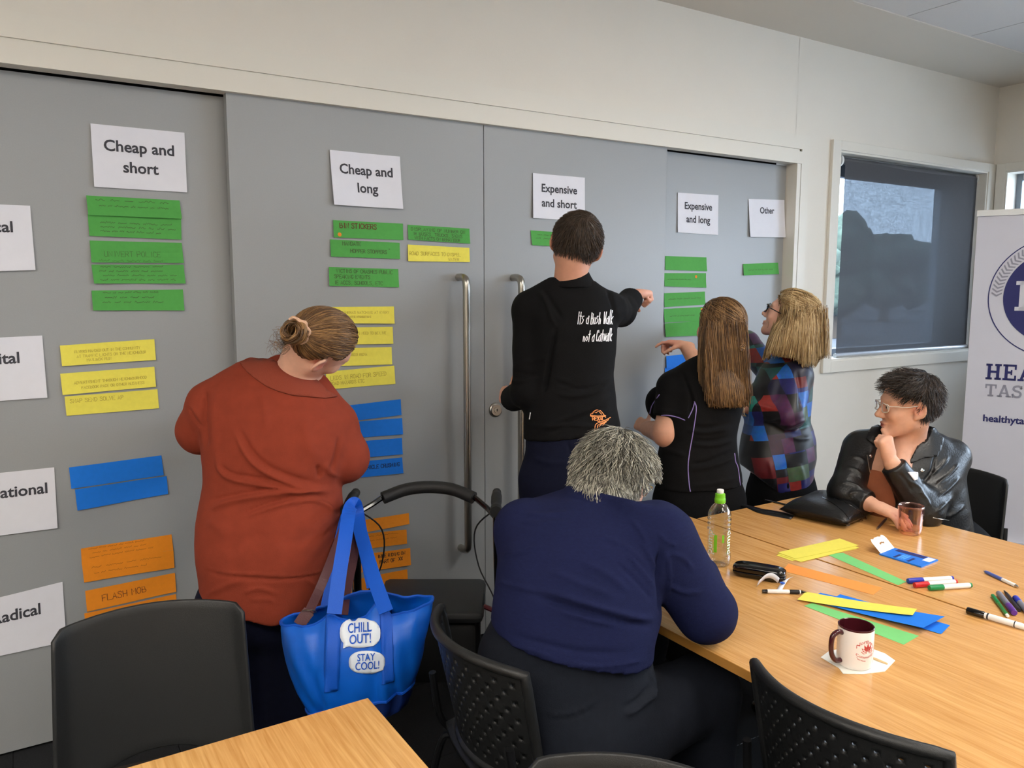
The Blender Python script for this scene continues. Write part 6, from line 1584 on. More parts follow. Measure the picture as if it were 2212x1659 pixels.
def seat_pan(e, w=.45, d=.43):
    V = []; F = []; n = 14
    for k in range(2):
        for j in range(n + 1):
            for i in range(n + 1):
                u, v = i / n * 2 - 1, j / n * 2 - 1; su = u * math.sqrt(1 - v * v * .22); sv = v * math.sqrt(1 - u * u * .22)
                z = .462 + .012 * u * u - .018 * max(0, v) ** 3 - .010 * (1 - u * u) * (1 - v * v) - (.016 if k else 0)
                V.append((su * w / 2, sv * d / 2, z))
    N = (n + 1) ** 2
    for j in range(n):
        for i in range(n):
            a = j * (n + 1) + i; F.append((a, a + 1, a + n + 2, a + n + 1)); F.append((N + a, N + a + n + 1, N + a + n + 2, N + a + 1))
    for i in range(n):
        for a, b in ((i, i + 1), ((i + 1) * (n + 1) + n - (n + 1), (i + 1) * (n + 1) + n), (n * (n + 1) + i + 1, n * (n + 1) + i), ((i + 1) * (n + 1), i * (n + 1))): F.append((a, N + a, N + b, b))
    return mo('seat', V, F, M['black'], e, True, True)
def back_curve(x, z, w, bow, lean, yb=-.215, zb=.50):
    return np.array([x, yb + bow * (2 * x / w) ** 2 - lean * (z - zb), z])
def perforated_back(e, w=.43, z0=.50, z1=.787, bow=.085, lean=.22, nu=23, nv=13):
    V = []; F = []; idx = {}
    def vert(u, v):
        k = (round(u * 4096), round(v * 4096))
        if k not in idx:
            idx[k] = len(V); x = (u - .5) * w * (1 - .05 * (1 - v)); V.append(back_curve(x, z0 + v * (z1 - z0) + .012 * (1 - (2 * u - 1) ** 2) * v, w, bow, lean))
        return idx[k]
    for j in range(nv):
        for i in range(nu):
            u0, u1, v0, v1 = i / nu, (i + 1) / nu, j / nv, (j + 1) / nv; uc, vc = (u0 + u1) / 2, (v0 + v1) / 2
            o = [vert(u0, v0), vert(uc, v0), vert(u1, v0), vert(u1, vc), vert(u1, v1), vert(uc, v1), vert(u0, v1), vert(u0, vc)]
            if (i + j) % 2 == 0 and 1 <= i < nu - 1 and 1 <= j < nv - 1:
                ru, rv = .21 / nu, .21 / nv * 1.0; c = [vert(uc + ru * math.cos(a) * 1.15, vc + rv * math.sin(a)) for a in [math.radians(225 + 45 * q) for q in range(8)]]
                for q in range(8): F.append((o[q], o[(q + 1) % 8], c[(q + 1) % 8], c[q]))
            else: F.append(tuple(o))
    b = mo('backrest', V, F, M['black'], e, True, True)
    s = b.modifiers.new('thick', 'SOLIDIFY'); s.thickness = .007; s.offset = 0
    n = 24; P = lambda u, v: back_curve((u - .5) * w * (1 - .05 * (1 - v)), z0 + v * (z1 - z0) + .012 * (1 - (2 * u - 1) ** 2) * v, w, bow, lean)
    ring = [P(u, 1) for u in np.linspace(0, 1, n)] + [P(1, v) for v in np.linspace(1, 0, 10)[1:]] + [P(u, 0) for u in np.linspace(1, 0, n)[1:]] + [P(0, v) for v in np.linspace(0, 1, 10)[1:-1]]
    MB().tube(ring, .0125, 10, closed=True).obj('back_rim', M['black'], e, True, True)
def solid_back(e, w=.42, z0=.47, z1=.83, bow=.055, lean=.16):
    V = []; F = []; nu, nv = 26, 16
    for j in range(nv + 1):
        for i in range(nu + 1):
            u, v = i / nu, j / nv; zt = z1 + .014 * (1 - (2 * u - 1) ** 2) - .05 * max(0, abs(2 * u - 1) - .93) / .07 * .35; zb = z0 - .085 + .105 * (1 - abs(2 * u - 1) ** 2.4)
            z = zb + (zt - zb) * v; x = (u - .5) * w * (1.0 + .05 * (1 - v)); y = back_curve(x, z, w, bow, lean); y[1] += .016 * max(0, abs(2 * u - 1) - .9) / .1 * 1.2
            V.append(y)
    for j in range(nv):
        for i in range(nu): a = j * (nu + 1) + i; F.append((a, a + 1, a + nu + 2, a + nu + 1))
    b = mo('backrest', V, F, M['black'], e, True, True); s = b.modifiers.new('thick', 'SOLIDIFY'); s.thickness = .011; s.offset = 0
    bv = b.modifiers.new('round', 'BEVEL'); bv.width = .004; bv.segments = 2; bv.limit_method = 'ANGLE'; bv.angle_limit = math.radians(50)
def chair(kind, x, y, rz, label):
    e = empty('stacking_chair', (x, y, 0), rz)
    seat_pan(e); chair_frame(e, M['legmetal'])
    if kind == 'perf': perforated_back(e)
    else: solid_back(e)
    tag(e, label, 'chair', 'black plastic stacking chairs'); return e
chair('solid', .208, -1.257, math.radians(172), 'black solid-backed plastic chair at the bare near table')
chair('perf', 1.09, -1.50, math.radians(-92), 'black perforated-back chair with the grey-haired person sitting on it')
chair('perf', 1.56, -2.14, math.radians(-88), 'empty black perforated-back chair tucked at the table by the mug')
chair('solid', 3.22, -1.27, math.radians(98), 'black chair under the woman in the leather jacket')
chair('solid', .648, -2.318, math.radians(127), 'black chair at the bottom picture edge, only its top corner showing')

# ================================================================== ROLLATOR
RO = np.array([1.105, -.775, 0]); ra = nrm([.404, -.251, 0]); rf = np.array([-ra[1], ra[0], 0])
Rm = Matrix.Identity(4)
for i in range(3): Rm[i][0], Rm[i][1], Rm[i][2], Rm[i][3] = ra[i], rf[i], UP[i], RO[i]
ro = empty('rollator', RO); ro.rotation_euler = Rm.to_euler()
tag(ro, 'maroon walking frame with black seat and handles, behind the blue bag', 'walking frame')
for s in (-1, 1):
    MB().tube(crv([(s * .235, -.01, .93), (s * .235, .02, .86), (s * .235, .04, .78), (s * .24, .06, .55)], 6), .0135, 10).obj('handle_post', M['blackgloss'], ro, True, True)
    MB().tube(crv([(s * .24, .058, .60), (s * .245, .08, .45), (s * .25, .02, .25), (s * .255, -.05, .13)], 6), .016, 10).obj('frame_tube', M['maroon'], ro, True, True)
    MB().tube(crv([(s * .24, .062, .58), (s * .245, .18, .48), (s * .25, .34, .28), (s * .255, .42, .14)], 6), .016, 10).obj('frame_tube', M['maroon'], ro, True, True)
    MB().tube(crv([(s * .235, .045, .945), (s * .235, -.01, .943), (s * .235, -.09, .935), (s * .235, -.135, .93)], 5), [.015] * 4 + [.0175] * 5 + [.016] * 3 + [.019] * 4, 12).obj('grip', M['blacksoft'], ro, True, True)
    MB().tube(crv([(s * .235, .0, .915), (s * .24, -.05, .89), (s * .245, -.10, .865), (s * .245, -.12, .855)], 5), [.012] * 6 + [.010] * 5 + [.014] * 5, 8).obj('brake_lever', M['blacksoft'], ro, True, True)
    MB().tube(crv([(s * .235, .02, .90), (s * .16, .10, .80), (s * .17, .13, .66), (s * .235, .09, .52), (s * .25, .03, .3)], 6), .0028, 6).obj('brake_cable', M['blacksoft'], ro, True, True)
    for y, zz in ((-.06, .1), (.44, .1)):
        c = Matrix.Translation((s * .257, y, zz)) @ Matrix.Rotation(math.pi / 2, 4, 'Y')
        w_ = MB().lathe([(.02, -.016), (.07, -.014), (.092, -.016), (.099, -.011), (.0995, 0), (.099, .011), (.092, .016), (.07, .014), (.02, .016)], 24, M=c).obj('wheel', M['blacksoft'], ro, True, True)
    c = Matrix.Translation((s * .268, .05, .80)) @ Matrix.Rotation(math.pi / 2, 4, 'Y')
    MB().lathe([(.008, -.01), (.016, -.006), (.018, 0), (.016, .008), (.006, .012)], 8, M=c).obj('height_knob', M['blacksoft'], ro, True, True)
    MB().tube([(s * .242, .07, .515), (s * .19, .10, .525)], .009, 8).obj('seat_bracket', M['maroon'], ro, True, True)
MB().tube(crv([(-.235, .03, .875), (-.19, .07, .895), (-.12, .13, .925), (0, .15, .935), (.12, .13, .925), (.19, .07, .895), (.235, .03, .86)], 6), .0095, 8).obj('back_bar', M['blackgloss'], ro, True, True)
MB().tube(crv([(-.155, .105, .910), (-.08, .142, .93), (0, .152, .936), (.08, .142, .93), (.155, .105, .910)], 6), .0215, 14).obj('back_pad', M['blacksoft'], ro, True, True)
MB().box((-.19, .0, .50), (.19, .33, .545), bev=.022).obj('padded_seat', M['black'], ro, True, True)
MB().box((-.17, .03, .27), (.17, .31, .495), bev=.03).obj('basket_pouch', M['blacksoft'], ro, True, True)
MB().box((.2555, .045, .50), (.2585, .075, .60)).obj('white_sticker', M['paper'], ro, False, True)
MB().box((-.2575, .045, .52), (-.2560, .070, .64)).obj('printed_sticker', M['silver'], ro, False, True)

# ================================================================== BLUE COOLER BAG
BD = 2.26; bg = J(770, 1500, BD); bag = empty('cooler_bag', (bg[0], bg[1], bg[2])); tag(bag, 'bright blue tote reading CHILL OUT STAY COOL, hung from the walking frame', 'bag')
M['bagblue'] = mat('blue_nylon', (6, 96, 206), .42, noise=.03, nscale=30, bump=.15, bscale=600, spec=.5)
M['bagstrap'] = mat('blue_webbing', (4, 84, 196), .55, bump=.4, bscale=700)
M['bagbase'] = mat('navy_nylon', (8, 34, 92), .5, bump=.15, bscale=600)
M['foil'] = mat('silver_lining', (170, 178, 190), .3, .7, bump=.8, bscale=60)
lv = [  # y centre, left, right, half depth, tilt of the bottom
    (1322, 607, 935, .060, -18), (1338, 608, 934, .085, -17), (1368, 613, 927, .105, -15), (1400, 621, 918, .11, -14), (1430, 631, 914, .108, -15), (1460, 644, 907, .10, -20), (1482, 656, 900, .09, -24), (1498, 664, 894, .08, -27)]
def bag_ring(t, nu=64):
    k = np.interp(t, np.linspace(0, 1, len(lv)), np.arange(len(lv))); i = int(min(k, len(lv) - 2)); f = k - i
    y, xl, xr, hb, ti = [lv[i][q] * (1 - f) + lv[i + 1][q] * f for q in range(5)]; P = []
    for q in range(nu):
        a = 2 * math.pi * q / nu; cu, sv = math.cos(a), math.sin(a); u = math.copysign(abs(cu) ** .75, cu); v = math.copysign(abs(sv) ** .8, sv)
        c = J((xl + xr) / 2 + u * (xr - xl) / 2, y + u * ti, BD) + VA * v * hb * (1 + .0 * u)
        front = v < 0
        dip = (1 - t) ** 3
        if front: c = c + UP * dip * (.030 * math.exp(-((u + .28) / .12) ** 2) + .045 * math.exp(-((u - .32) / .12) ** 2) + .02 * max(0, u - .5) * 1.6)
        else: c = c + UP * dip * (.040 * math.exp(-((u - .05) / .45) ** 2) + .02 * max(0, u - .5) * 1.6)
        w_ = .008 * math.sin(u * 13 + t * 5) * (1 - abs(u)) + .004 * math.sin(u * 23 - t * 8); w_ += .014 * math.exp(-((u + .62 - .35 * (1 - t)) / .07) ** 2) * t - .012 * math.exp(-((u + .50 - .3 * (1 - t)) / .06) ** 2) * t + .012 * math.exp(-((u - .72 + .3 * (1 - t)) / .07) ** 2) * t - .010 * math.exp(-((u - .58 + .25 * (1 - t)) / .06) ** 2) * t
        P.append(c + VA * (w_ if front else -w_))
    return P
V = []; F = []; nt, nu = 26, 64
for j in range(nt + 1): V += bag_ring(j / nt)
for j in range(nt):
    for i in range(nu): F.append((j * nu + i, (j + 1) * nu + i, (j + 1) * nu + (i + 1) % nu, j * nu + (i + 1) % nu))
body_ = mo('bag_body', V, F, M['bagblue'], bag); s = body_.modifiers.new('thick', 'SOLIDIFY'); s.thickness = .004; s.offset = -1
rim = bag_ring(0); MB().tube(np.array(rim) - UP * .003, .0045, 6, closed=True).obj('rim_binding', M['bagstrap'], bag, True)
bot = bag_ring(1); MB().tube(bot, .005, 6, closed=True).obj('bottom_piping', M['bagstrap'], bag, True)
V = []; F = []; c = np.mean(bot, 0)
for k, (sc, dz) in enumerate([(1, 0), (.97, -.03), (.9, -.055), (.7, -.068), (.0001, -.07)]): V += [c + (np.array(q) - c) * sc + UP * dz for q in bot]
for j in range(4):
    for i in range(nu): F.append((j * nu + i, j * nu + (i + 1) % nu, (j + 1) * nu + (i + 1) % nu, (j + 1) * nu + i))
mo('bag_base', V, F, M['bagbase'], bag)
bb = bvh_of(body_)
def webbing(name, pts, wd, m, parent):
    """flat band through (px x, px y, d), facing the viewer"""
    P = crv([J(*q) for q in pts], 6); t = np.gradient(P, axis=0); t /= np.linalg.norm(t, axis=1)[:, None]; sd = np.cross(t, P - CAM); sd /= np.linalg.norm(sd, axis=1)[:, None]; nn = np.cross(sd, t)
    V = []; n = len(P)
    for i in range(n): V += [P[i] - sd[i] * wd / 2 + nn[i] * .001, P[i] + sd[i] * wd / 2 + nn[i] * .001, P[i] + sd[i] * wd / 2 - nn[i] * .001, P[i] - sd[i] * wd / 2 - nn[i] * .001]
    F = [(0, 1, 2, 3), ((n - 1) * 4 + 3, (n - 1) * 4 + 2, (n - 1) * 4 + 1, (n - 1) * 4)]
    for i in range(n - 1):
        for q in range(4): F.append((i * 4 + q, i * 4 + (q + 1) % 4, i * 4 + 4 + (q + 1) % 4, i * 4 + 4 + q))
    return mo(name, V, F, m, parent, False)
dh = 2.47
for poly in ([(707, 1322), (738, 1322), (730, 1490), (700, 1496)], [(820, 1318), (846, 1314), (852, 1470), (826, 1478)]):
    patch('strap_band', bb, poly, M['bagstrap'], bag, .003, .002, 9)
webbing('strap', [(722, 1326, 2.16), (733, 1240, 2.21), (746, 1160, 2.28), (754, 1105, 2.36), (763, 1089, 2.44), (770, 1098, 2.48), (774, 1130, 2.45), (802, 1230, 2.28), (834, 1322, 2.16)], .040, M['bagstrap'], bag)
webbing('strap', [(706, 1312, 2.34), (724, 1230, 2.38), (742, 1140, 2.44), (756, 1098, 2.49), (765, 1086, 2.50), (772, 1100, 2.52), (782, 1160, 2.48), (806, 1268, 2.36)], .038, M['bagstrap'], bag)
def bubble(cx, cy, rx, ry, tail):
    p = [(cx + rx * math.copysign(abs(math.cos(a)) ** .8, math.cos(a)), cy + ry * math.copysign(abs(math.sin(a)) ** .8, math.sin(a))) for a in np.arange(28) * 2 * math.pi / 28]
    k = min(range(28), key=lambda i: (p[i][0] - tail[0]) ** 2 + (p[i][1] - tail[1]) ** 2); p[k] = tail; return p
M['bagwhite'] = mat('white_screen_print', (222, 230, 240), .45)
bub1 = patch('speech_bubble', bb, bubble(777, 1368, 43, 31, (741, 1400)), M['bagwhite'], bag, .0065, .0004, 7)
bub2 = patch('speech_bubble', bb, bubble(793, 1429, 37, 24, (827, 1446)), M['bagwhite'], bag, .0065, .0004, 7)
def px_text(lines, name, bvh, m, parent, off):
    V = []; F = []
    for s_, cx, cy, wpx, hpx, sl in lines:
        v, f = text_mesh(s_, 1.0, .012); w0 = v[:, 0].max() - v[:, 0].min(); h0 = v[:, 1].max() - v[:, 1].min(); b_ = len(V)
        V += [(cx + x / w0 * wpx, cy - y / h0 * hpx + sl * x / w0 * wpx) for x, y in v]; F += [tuple(i + b_ for i in q) for q in f]
    return drape(name, bvh, V, F, m, parent, off)
for w_ in ((('CHILL', 777, 1357, 52, 21, -.09), bub1), (('OUT!', 779, 1381, 47, 21, -.09), bub1), (('STAY', 791, 1420, 37, 16, -.09), bub2), (('COOL!', 794, 1438, 50, 17, -.09), bub2)): px_text([w_[0]], 'bag_lettering', bvh_of(w_[1]), M['bagstrap'], bag, .003)
# leather bag strap reaching into the tote
hs = empty('handbag_strap', J(700, 1250, 2.25)); tag(hs, 'brown leather shoulder strap hanging beside the blue tote handles', 'strap')
M['brownleather'] = mat('plum_brown_leather', (88, 52, 56), .5, bump=.3, bscale=250)
webbing('strap_band', [(657, 1342, 2.235), (672, 1312, 2.235), (700, 1250, 2.25), (733, 1165, 2.34), (757, 1108, 2.48), (768, 1101, 2.53), (774, 1120, 2.53), (765, 1200, 2.45), (750, 1270, 2.36), (742, 1328, 2.28)], .026, M['brownleather'], hs)
webbing('strap_end', [(646, 1350, 2.22), (658, 1332, 2.225), (668, 1320, 2.23)], .034, M['brownleather'], hs)
c = J(668, 1321, 2.23); MB().tube([c + VR * .019 * math.cos(t) + UP * .006 * math.sin(t) * 1.6 - VA * .012 * math.sin(t) for t in np.linspace(0, 6.28, 17)[:-1]], .0022, 6, closed=True).obj('ring', M['steel'], hs, True)

# ================================================================== THINGS ON THE TABLES
TZ = .72
def tstrip(px, z, colr, label, lift=0.0, curl=None):
    c = [onZ(x, y, TZ) for x, y in px]; n, m_ = 14, 3; V = []
    for k in range(2):
        for j in range(m_ + 1):
            for i in range(n + 1):
                q = bil(c, i / n, j / m_); h = z + .0004 + lift * (i / n) ** 2 + (curl(i / n, j / m_) if curl else 0) + .00035 * k; V.append((q[0], q[1], TZ + h))
    N = (n + 1) * (m_ + 1); F = []
    for j in range(m_):
        for i in range(n):
            a = j * (n + 1) + i; F.append((a, a + n + 1, a + n + 2, a + 1)); F.append((N + a, N + a + 1, N + a + n + 2, N + a + n + 1))
    for i in range(n): F.append((i, i + 1, N + i + 1, N + i)); a = m_ * (n + 1) + i; F.append((a + 1, a, N + a, N + a + 1))
    for j in range(m_): a = j * (n + 1); F.append((a + n + 1, a, N + a, N + a + n + 1)); a += n; F.append((a, a + n + 1, N + a + n + 1, N + a))
    o = mo('paper_strip', V, F, M[colr], None, False); tag(o, label, 'paper strip', 'loose paper strips on the table'); return o
tstrip([(1677, 1200), (1808, 1172), (1852, 1186), (1711, 1212)], 0, 'yellow', 'yellow strip at the bottom of the stack near the table seam')
tstrip([(1678, 1198), (1812, 1169), (1856, 1184), (1730, 1215)], .0012, 'yellow', 'yellow strip in the middle of the stack near the table seam')
tstrip([(1680, 1195), (1814, 1165), (1855, 1180), (1718, 1209)], .0026, 'yellow', 'yellow strip on top of the stack near the table seam')
M['greenlt'] = mat('light_green_paper', (118, 200, 118), .75, noise=.02, nscale=60)
tstrip([(1786, 1198), (1821, 1194.5), (1958, 1257), (1940, 1264.5)], 0, 'greenlt', 'green strip lying across the table seam beside the yellow stack')
tstrip([(1703, 1218), (1906, 1270), (1886, 1285), (1690, 1233)], 0, 'orangelt', 'orange strip behind the black glasses case')
tstrip([(1755, 1303), (1985, 1374), (1952, 1393), (1737, 1309)], 0, 'greenlt', 'green strip lowest in the fan of strips behind the mug')
tstrip([(1815, 1285), (2052, 1352), (2033, 1371), (1790, 1300)], .0014, 'blue', 'blue strip reaching furthest right in the fan behind the mug')
tstrip([(1772, 1283), (2040, 1345), (1994, 1370), (1745, 1297)], .003, 'blue', 'curled blue strip under the yellow one in the fan behind the mug', .014)
tstrip([(1741, 1282), (1980, 1329), (1970.5, 1343), (1722, 1299)], .005, 'yellow', 'yellow strip on top of the fan of strips behind the mug', .013)

def pen(name, a, b, parts, label, cat, grp=None, z=None):
    """pen lying on the table from pixel a to b; parts: (t0, t1, r0, r1, material, part name)"""
    r = max(max(q[2], q[3]) for q in parts); z = TZ + r + .0002 if z is None else z
    A, B = onZ(a[0], a[1], z), onZ(b[0], b[1], z); e = empty(name, (A + B) / 2)
    for t0, t1, r0, r1, m, nm in parts:
        p0, p1 = A + (B - A) * t0, A + (B - A) * t1; MB().tube([p0, p0 + (p1 - p0) * .06, p0 + (p1 - p0) * .94, p1], [r0 * .88, r0, r1, r1 * .88], 14).obj(nm, m, e, True)
    tag(e, label, cat, grp); return e
c_ = lambda n, rgb, ro=.35: M.setdefault(n, mat(n, rgb, ro, noise=.02))
blu, red, grn, pur = c_('blue_cap', (40, 52, 168)), c_('red_cap', (196, 34, 38)), c_('green_cap', (22, 132, 72)), c_('purple_cap', (92, 44, 140))
wht, gry = M['whiteplastic'], c_('grey_barrel', (120, 122, 136))
for nm, a, b, m, lab in (('blue', (1961, 1255), (2058, 1249), blu, 'white marker with a blue cap, furthest back of three by the seam'), ('red', (1975, 1264), (2066, 1256.5), red, 'white marker with a red cap, middle of three by the seam'), ('green', (2007, 1270), (2098, 1264), grn, 'white marker with a green cap, nearest of three by the seam')):
    pen('whiteboard_marker', a, b, [(0, .33, .0085, .0088, m, 'cap'), (.33, .96, .0078, .0078, wht, 'barrel'), (.96, 1, .0075, .007, m, 'end_plug')], lab, 'marker', 'whiteboard markers by the table seam')
pen('ballpoint_pen', (2125, 1233), (2200, 1268), [(0, .06, .0012, .004, gry, 'tip'), (.06, .55, .005, .0055, c_('soft_blue_barrel', (78, 100, 178)), 'barrel'), (.55, .92, .0056, .0056, wht, 'upper_barrel'), (.92, 1, .005, .003, M['chrome'], 'button')], 'blue and white ballpoint pen lying alone at the right picture edge', 'pen')
pen('felt_pen', (2144, 1286), (2177, 1331), [(0, .4, .0052, .0055, grn, 'cap'), (.4, .94, .0052, .0052, c_('green_barrel', (44, 128, 60)), 'barrel'), (.94, 1, .0045, .004, wht, 'end_plug')], 'slim green felt pen, leftmost of the pens at the right edge', 'pen', 'pens at the right picture edge')
pen('marker_pen', (2157, 1281), (2191, 1324), [(0, .62, .008, .0085, gry, 'barrel'), (.62, 1, .0092, .0088, pur, 'cap')], 'thick grey marker with a purple cap at the right picture edge', 'marker', 'pens at the right picture edge')
pen('felt_pen', (2169, 1276), (2202, 1318), [(0, .2, .002, .005, M['blackgloss'], 'tip'), (.2, 1, .0055, .0055, c_('charcoal_barrel', (46, 44, 52)), 'barrel')], 'slim black pen next to the purple-capped marker', 'pen', 'pens at the right picture edge')
pen('marker_pen', (2193, 1291), (2226, 1328), [(0, .3, .0085, .0085, blu, 'cap'), (.3, 1, .0085, .0085, gry, 'barrel')], 'grey marker with a blue cap, cut by the right picture edge', 'marker', 'pens at the right picture edge')
pen('whiteboard_marker', (2089, 1318), (2222, 1357), [(0, .30, .0095, .0095, M['blackgloss'], 'cap'), (.30, .93, .0085, .0085, wht, 'barrel'), (.34, .37, .0087, .0087, M['ink'], 'band'), (.78, .80, .0087, .0087, M['ink'], 'band'), (.93, 1, .007, .0055, wht, 'end_plug')], 'black and white marker lying across the table seam end', 'marker')
pen('ballpoint_pen', (1646, 1277), (1742, 1279), [(0, .12, .005, .0062, M['blackgloss'], 'clicker'), (.12, .62, .0062, .0062, wht, 'barrel'), (.62, .84, .0066, .0064, M['blacksoft'], 'grip'), (.84, .87, .0062, .0058, wht, 'band'), (.87, 1, .0055, .001, M['blackgloss'], 'tip')], 'white click pen with a black grip in front of the glasses case', 'pen')
pen('stylus_pen', (1896, 1141), (1914, 1121), [(0, 1, .0045, .0045, c_('brown_barrel', (64, 48, 48)), 'barrel'), (-.08, 0, .002, .004, M['steel'], 'tip')], 'thin dark pen lying between the black handbag and the pink glass', 'pen')

# glasses case: rounded clam-shell
a, b = onZ(1588, 1226, TZ + .02), onZ(1694, 1243, TZ + .02); ax = b - a; ln = np.linalg.norm(ax); ax /= ln; sd = np.cross(UP, ax); cc = (a + b) / 2
gc = empty('glasses_case', (cc[0], cc[1], TZ))
def case_f(P, z0, z1):
    q = P - np.asarray(cc, f32); u, v, w_ = q @ ax.astype(f32), q @ sd.astype(f32), P[:, 2] - TZ
    d = (np.sqrt(np.sqrt((u / (ln / 2 + .006)) ** 4 + (v / .031) ** 4 + ((w_ - .021) / .0215) ** 4)) - 1) * .021
    return np.maximum(np.maximum(d, z0 - w_), w_ - z1)
lo, hi = bounds([a, b], .045); lo[2] = TZ - .01
sdf_obj('case_base', lambda P: case_f(P, .0008, .0185), lo, hi, .0028, M['blackgloss'], gc, smooth_it=2)
sdf_obj('case_lid', lambda P: case_f(P, .0195, .05), lo, hi, .0028, M['blackgloss'], gc, smooth_it=2)
tag(gc, 'glossy black hard glasses case behind the white click pen', 'glasses case')
# peeled white stickers
def curl_strip(name, a, b, hgt, wdir, w_, label, turns=1.0):
    A, B = onZ(*a, TZ), onZ(*b, TZ); d = B - A; V = []; F = []; n = 16
    for i in range(n + 1):
        t = i / n; c = A + d * t + UP * (.001 + hgt * math.sin(t * math.pi * .9) ** 1.0)
        V += [c, c + np.asarray(wdir) * w_]
    for i in range(n): F.append((2 * i, 2 * i + 1, 2 * i + 3, 2 * i + 2))
    o = mo(name, V, F, M['paper'], None, True); s = o.modifiers.new('thick', 'SOLIDIFY'); s.thickness = .0004; tag(o, label, 'label', 'peeled white stickers'); return o
o = curl_strip('peeled_sticker', (1634, 1268), (1680, 1266), .026, V3(.15, -.2, .8), .022, 'curled white peeled sticker standing against the glasses case')
q = onZ(1640, 1266, TZ); MB().box((q[0], q[1], TZ + .014), (q[0] + .022, q[1] + .0005, TZ + .017)).obj('printed_line', M['navy'], o)
o = curl_strip('peeled_sticker', (1676, 1279), (1700, 1254), .012, V3(.9, .3, .2), .024, 'white peeled sticker lying over the click pen')
q = onZ(1688, 1272, TZ); MB().lathe([(.0, .0155), (.008, .0155), (.008, .0165), (0, .0165)], 14, (q[0] + .008, q[1] + .004, TZ)).obj('printed_mark', c_('sticker_blue', (52, 96, 190), .6), o)

# water bottle
bc = onZ(1551, 1219, TZ); bt = empty('water_bottle', bc)
M['pet'] = bpy.data.materials.new('clear_plastic'); M['pet'].use_nodes = True
_t = M['pet'].node_tree; _o = _t.nodes['Material Output']; _tr = _t.nodes.new('ShaderNodeBsdfTransparent'); _tr.inputs[0].default_value = (.93, .95, .95, 1); _gl = _t.nodes.new('ShaderNodeBsdfGlossy'); _gl.inputs['Roughness'].default_value = .06
_lw = _t.nodes.new('ShaderNodeLayerWeight'); _lw.inputs[0].default_value = .32; _ms = _t.nodes.new('ShaderNodeMixShader'); _t.links.new(_lw.outputs[1], _ms.inputs[0]); _t.links.new(_tr.outputs[0], _ms.inputs[1]); _t.links.new(_gl.outputs[0], _ms.inputs[2]); _t.links.new(_ms.outputs[0], _o.inputs[0])
prof = [(.0, .006), (.02, .004), (.030, .0005), (.036, .004), (.039, .014), (.040, .03), (.0385, .042), (.036, .05), (.0355, .06), (.036, .11), (.0365, .115)] + [(.0372 + .0012 * math.sin(k * 1.57), .118 + k * .004) for k in range(13)] + [(.037, .172), (.034, .182), (.027, .195), (.018, .205), (.0145, .209), (.0145, .214)]
MB().lathe(prof, 36, bc).obj('bottle_body', M['pet'], bt, True, ang=80)
capg = c_('lime_cap', (118, 196, 38), .4)
MB().lathe([(.0165, .208), (.0178, .210), (.0178, .222), (.0165, .224), (.0165, .228), (.0158, .238), (.012, .2405), (.0, .2405)], 28, bc).obj('bottle_cap', capg, bt, True)
MB().lathe([(.0105, .2405), (.0112, .242), (.0112, .250), (.0104, .252), (.0, .2522)], 24, bc).obj('drink_spout', wht, bt, True)
def cyl_text(s_, c, r, ang, z, size, m, parent, name, vert=False, bold=.01, squeeze=1.0):
    v, f = text_mesh(s_, size, bold * size); 
    if vert: v = np.stack([-v[:, 1], v[:, 0]], 1)
    P = []
    for x, y in v:
        a = ang + x * squeeze / r; P.append((c[0] + r * math.cos(a), c[1] + r * math.sin(a), c[2] + z + y))
    return mo(name, P, f, m, parent, False)
def cyl_poly(polys, c, r, ang, z, m, parent, name):
    V = []; F = []
    for p in polys:
        b_ = len(V); V += [(c[0] + r * math.cos(ang + x / r), c[1] + r * math.sin(ang + x / r), c[2] + z + y) for x, y in p]; F.append(tuple(range(b_, b_ + len(p))))
    return mo(name, V, F, m, parent, False)
tc_ = math.atan2(*(CAM - bc)[1::-1])                          # direction of the viewer seen from the bottle
BXY = lambda x0, y0, x1, y1, n=6: [(x0 + (x1 - x0) * i / n, y0) for i in range(n + 1)] + [(x1 - (x1 - x0) * i / n, y1) for i in range(n + 1)]
for da, nm in ((-.85, 'a'), (.95, 'b')):
    cyl_text('pump', bc, .0368, tc_ + da, .083, .036, capg, bt, 'word_outline', True, .035, .95)
    cyl_text('pump', bc, .0375, tc_ + da, .083, .036, wht, bt, 'word', True, .015, .95)
cyl_poly([BXY(-.006, -.032, .005, .026)], bc, .0366, tc_ - .28, .083, capg, bt, 'green_label_panel')
cyl_poly([BXY(-.0035, -.014, .0035, .012)], bc, .0366, tc_ + .38, .098, capg, bt, 'green_label_spot')
tag(bt, 'clear water bottle with green cap reading pump, at the far table edge', 'bottle')

# mug, napkin, stirrer
mc = onZ(1845, 1436, TZ); mc[2] = TZ + .0022; mg = empty('mug', mc)
M['ceram'] = mat('white_glaze', (236, 232, 228), .18, coat=.3); M['marglaze'] = mat('maroon_glaze', (66, 20, 28), .15, coat=.4)
MB().lathe([(.0, .002), (.035, .0), (.0395, .004), (.041, .012), (.041, .094), (.0405, .0975), (.0395, .0985)], 48, mc, cap=False).obj('mug_body', M['ceram'], mg, True)
MB().lathe([(.0412, .0955), (.0412, .0985), (.0398, .0996), (.0380, .0985), (.0378, .02), (.034, .008), (.0, .006)], 48, mc, cap=False).obj('mug_inside', M['marglaze'], mg, True)
hd = nrm(-VR * .95 - VA * .3); hx = lambda r_, z_: mc + hd * r_ + UP * z_
MB().tube(crv([hx(.038, .085), hx(.052, .088), (hx(.066, .080)), hx(.070, .060), hx(.067, .035), hx(.055, .018), hx(.038, .016)], 6), .0062, 10).obj('handle', M['marglaze'], mg, True)
tm = math.atan2(*(CAM - mc)[1::-1]) + .62
prr = c_('red_print', (186, 62, 58), .5)
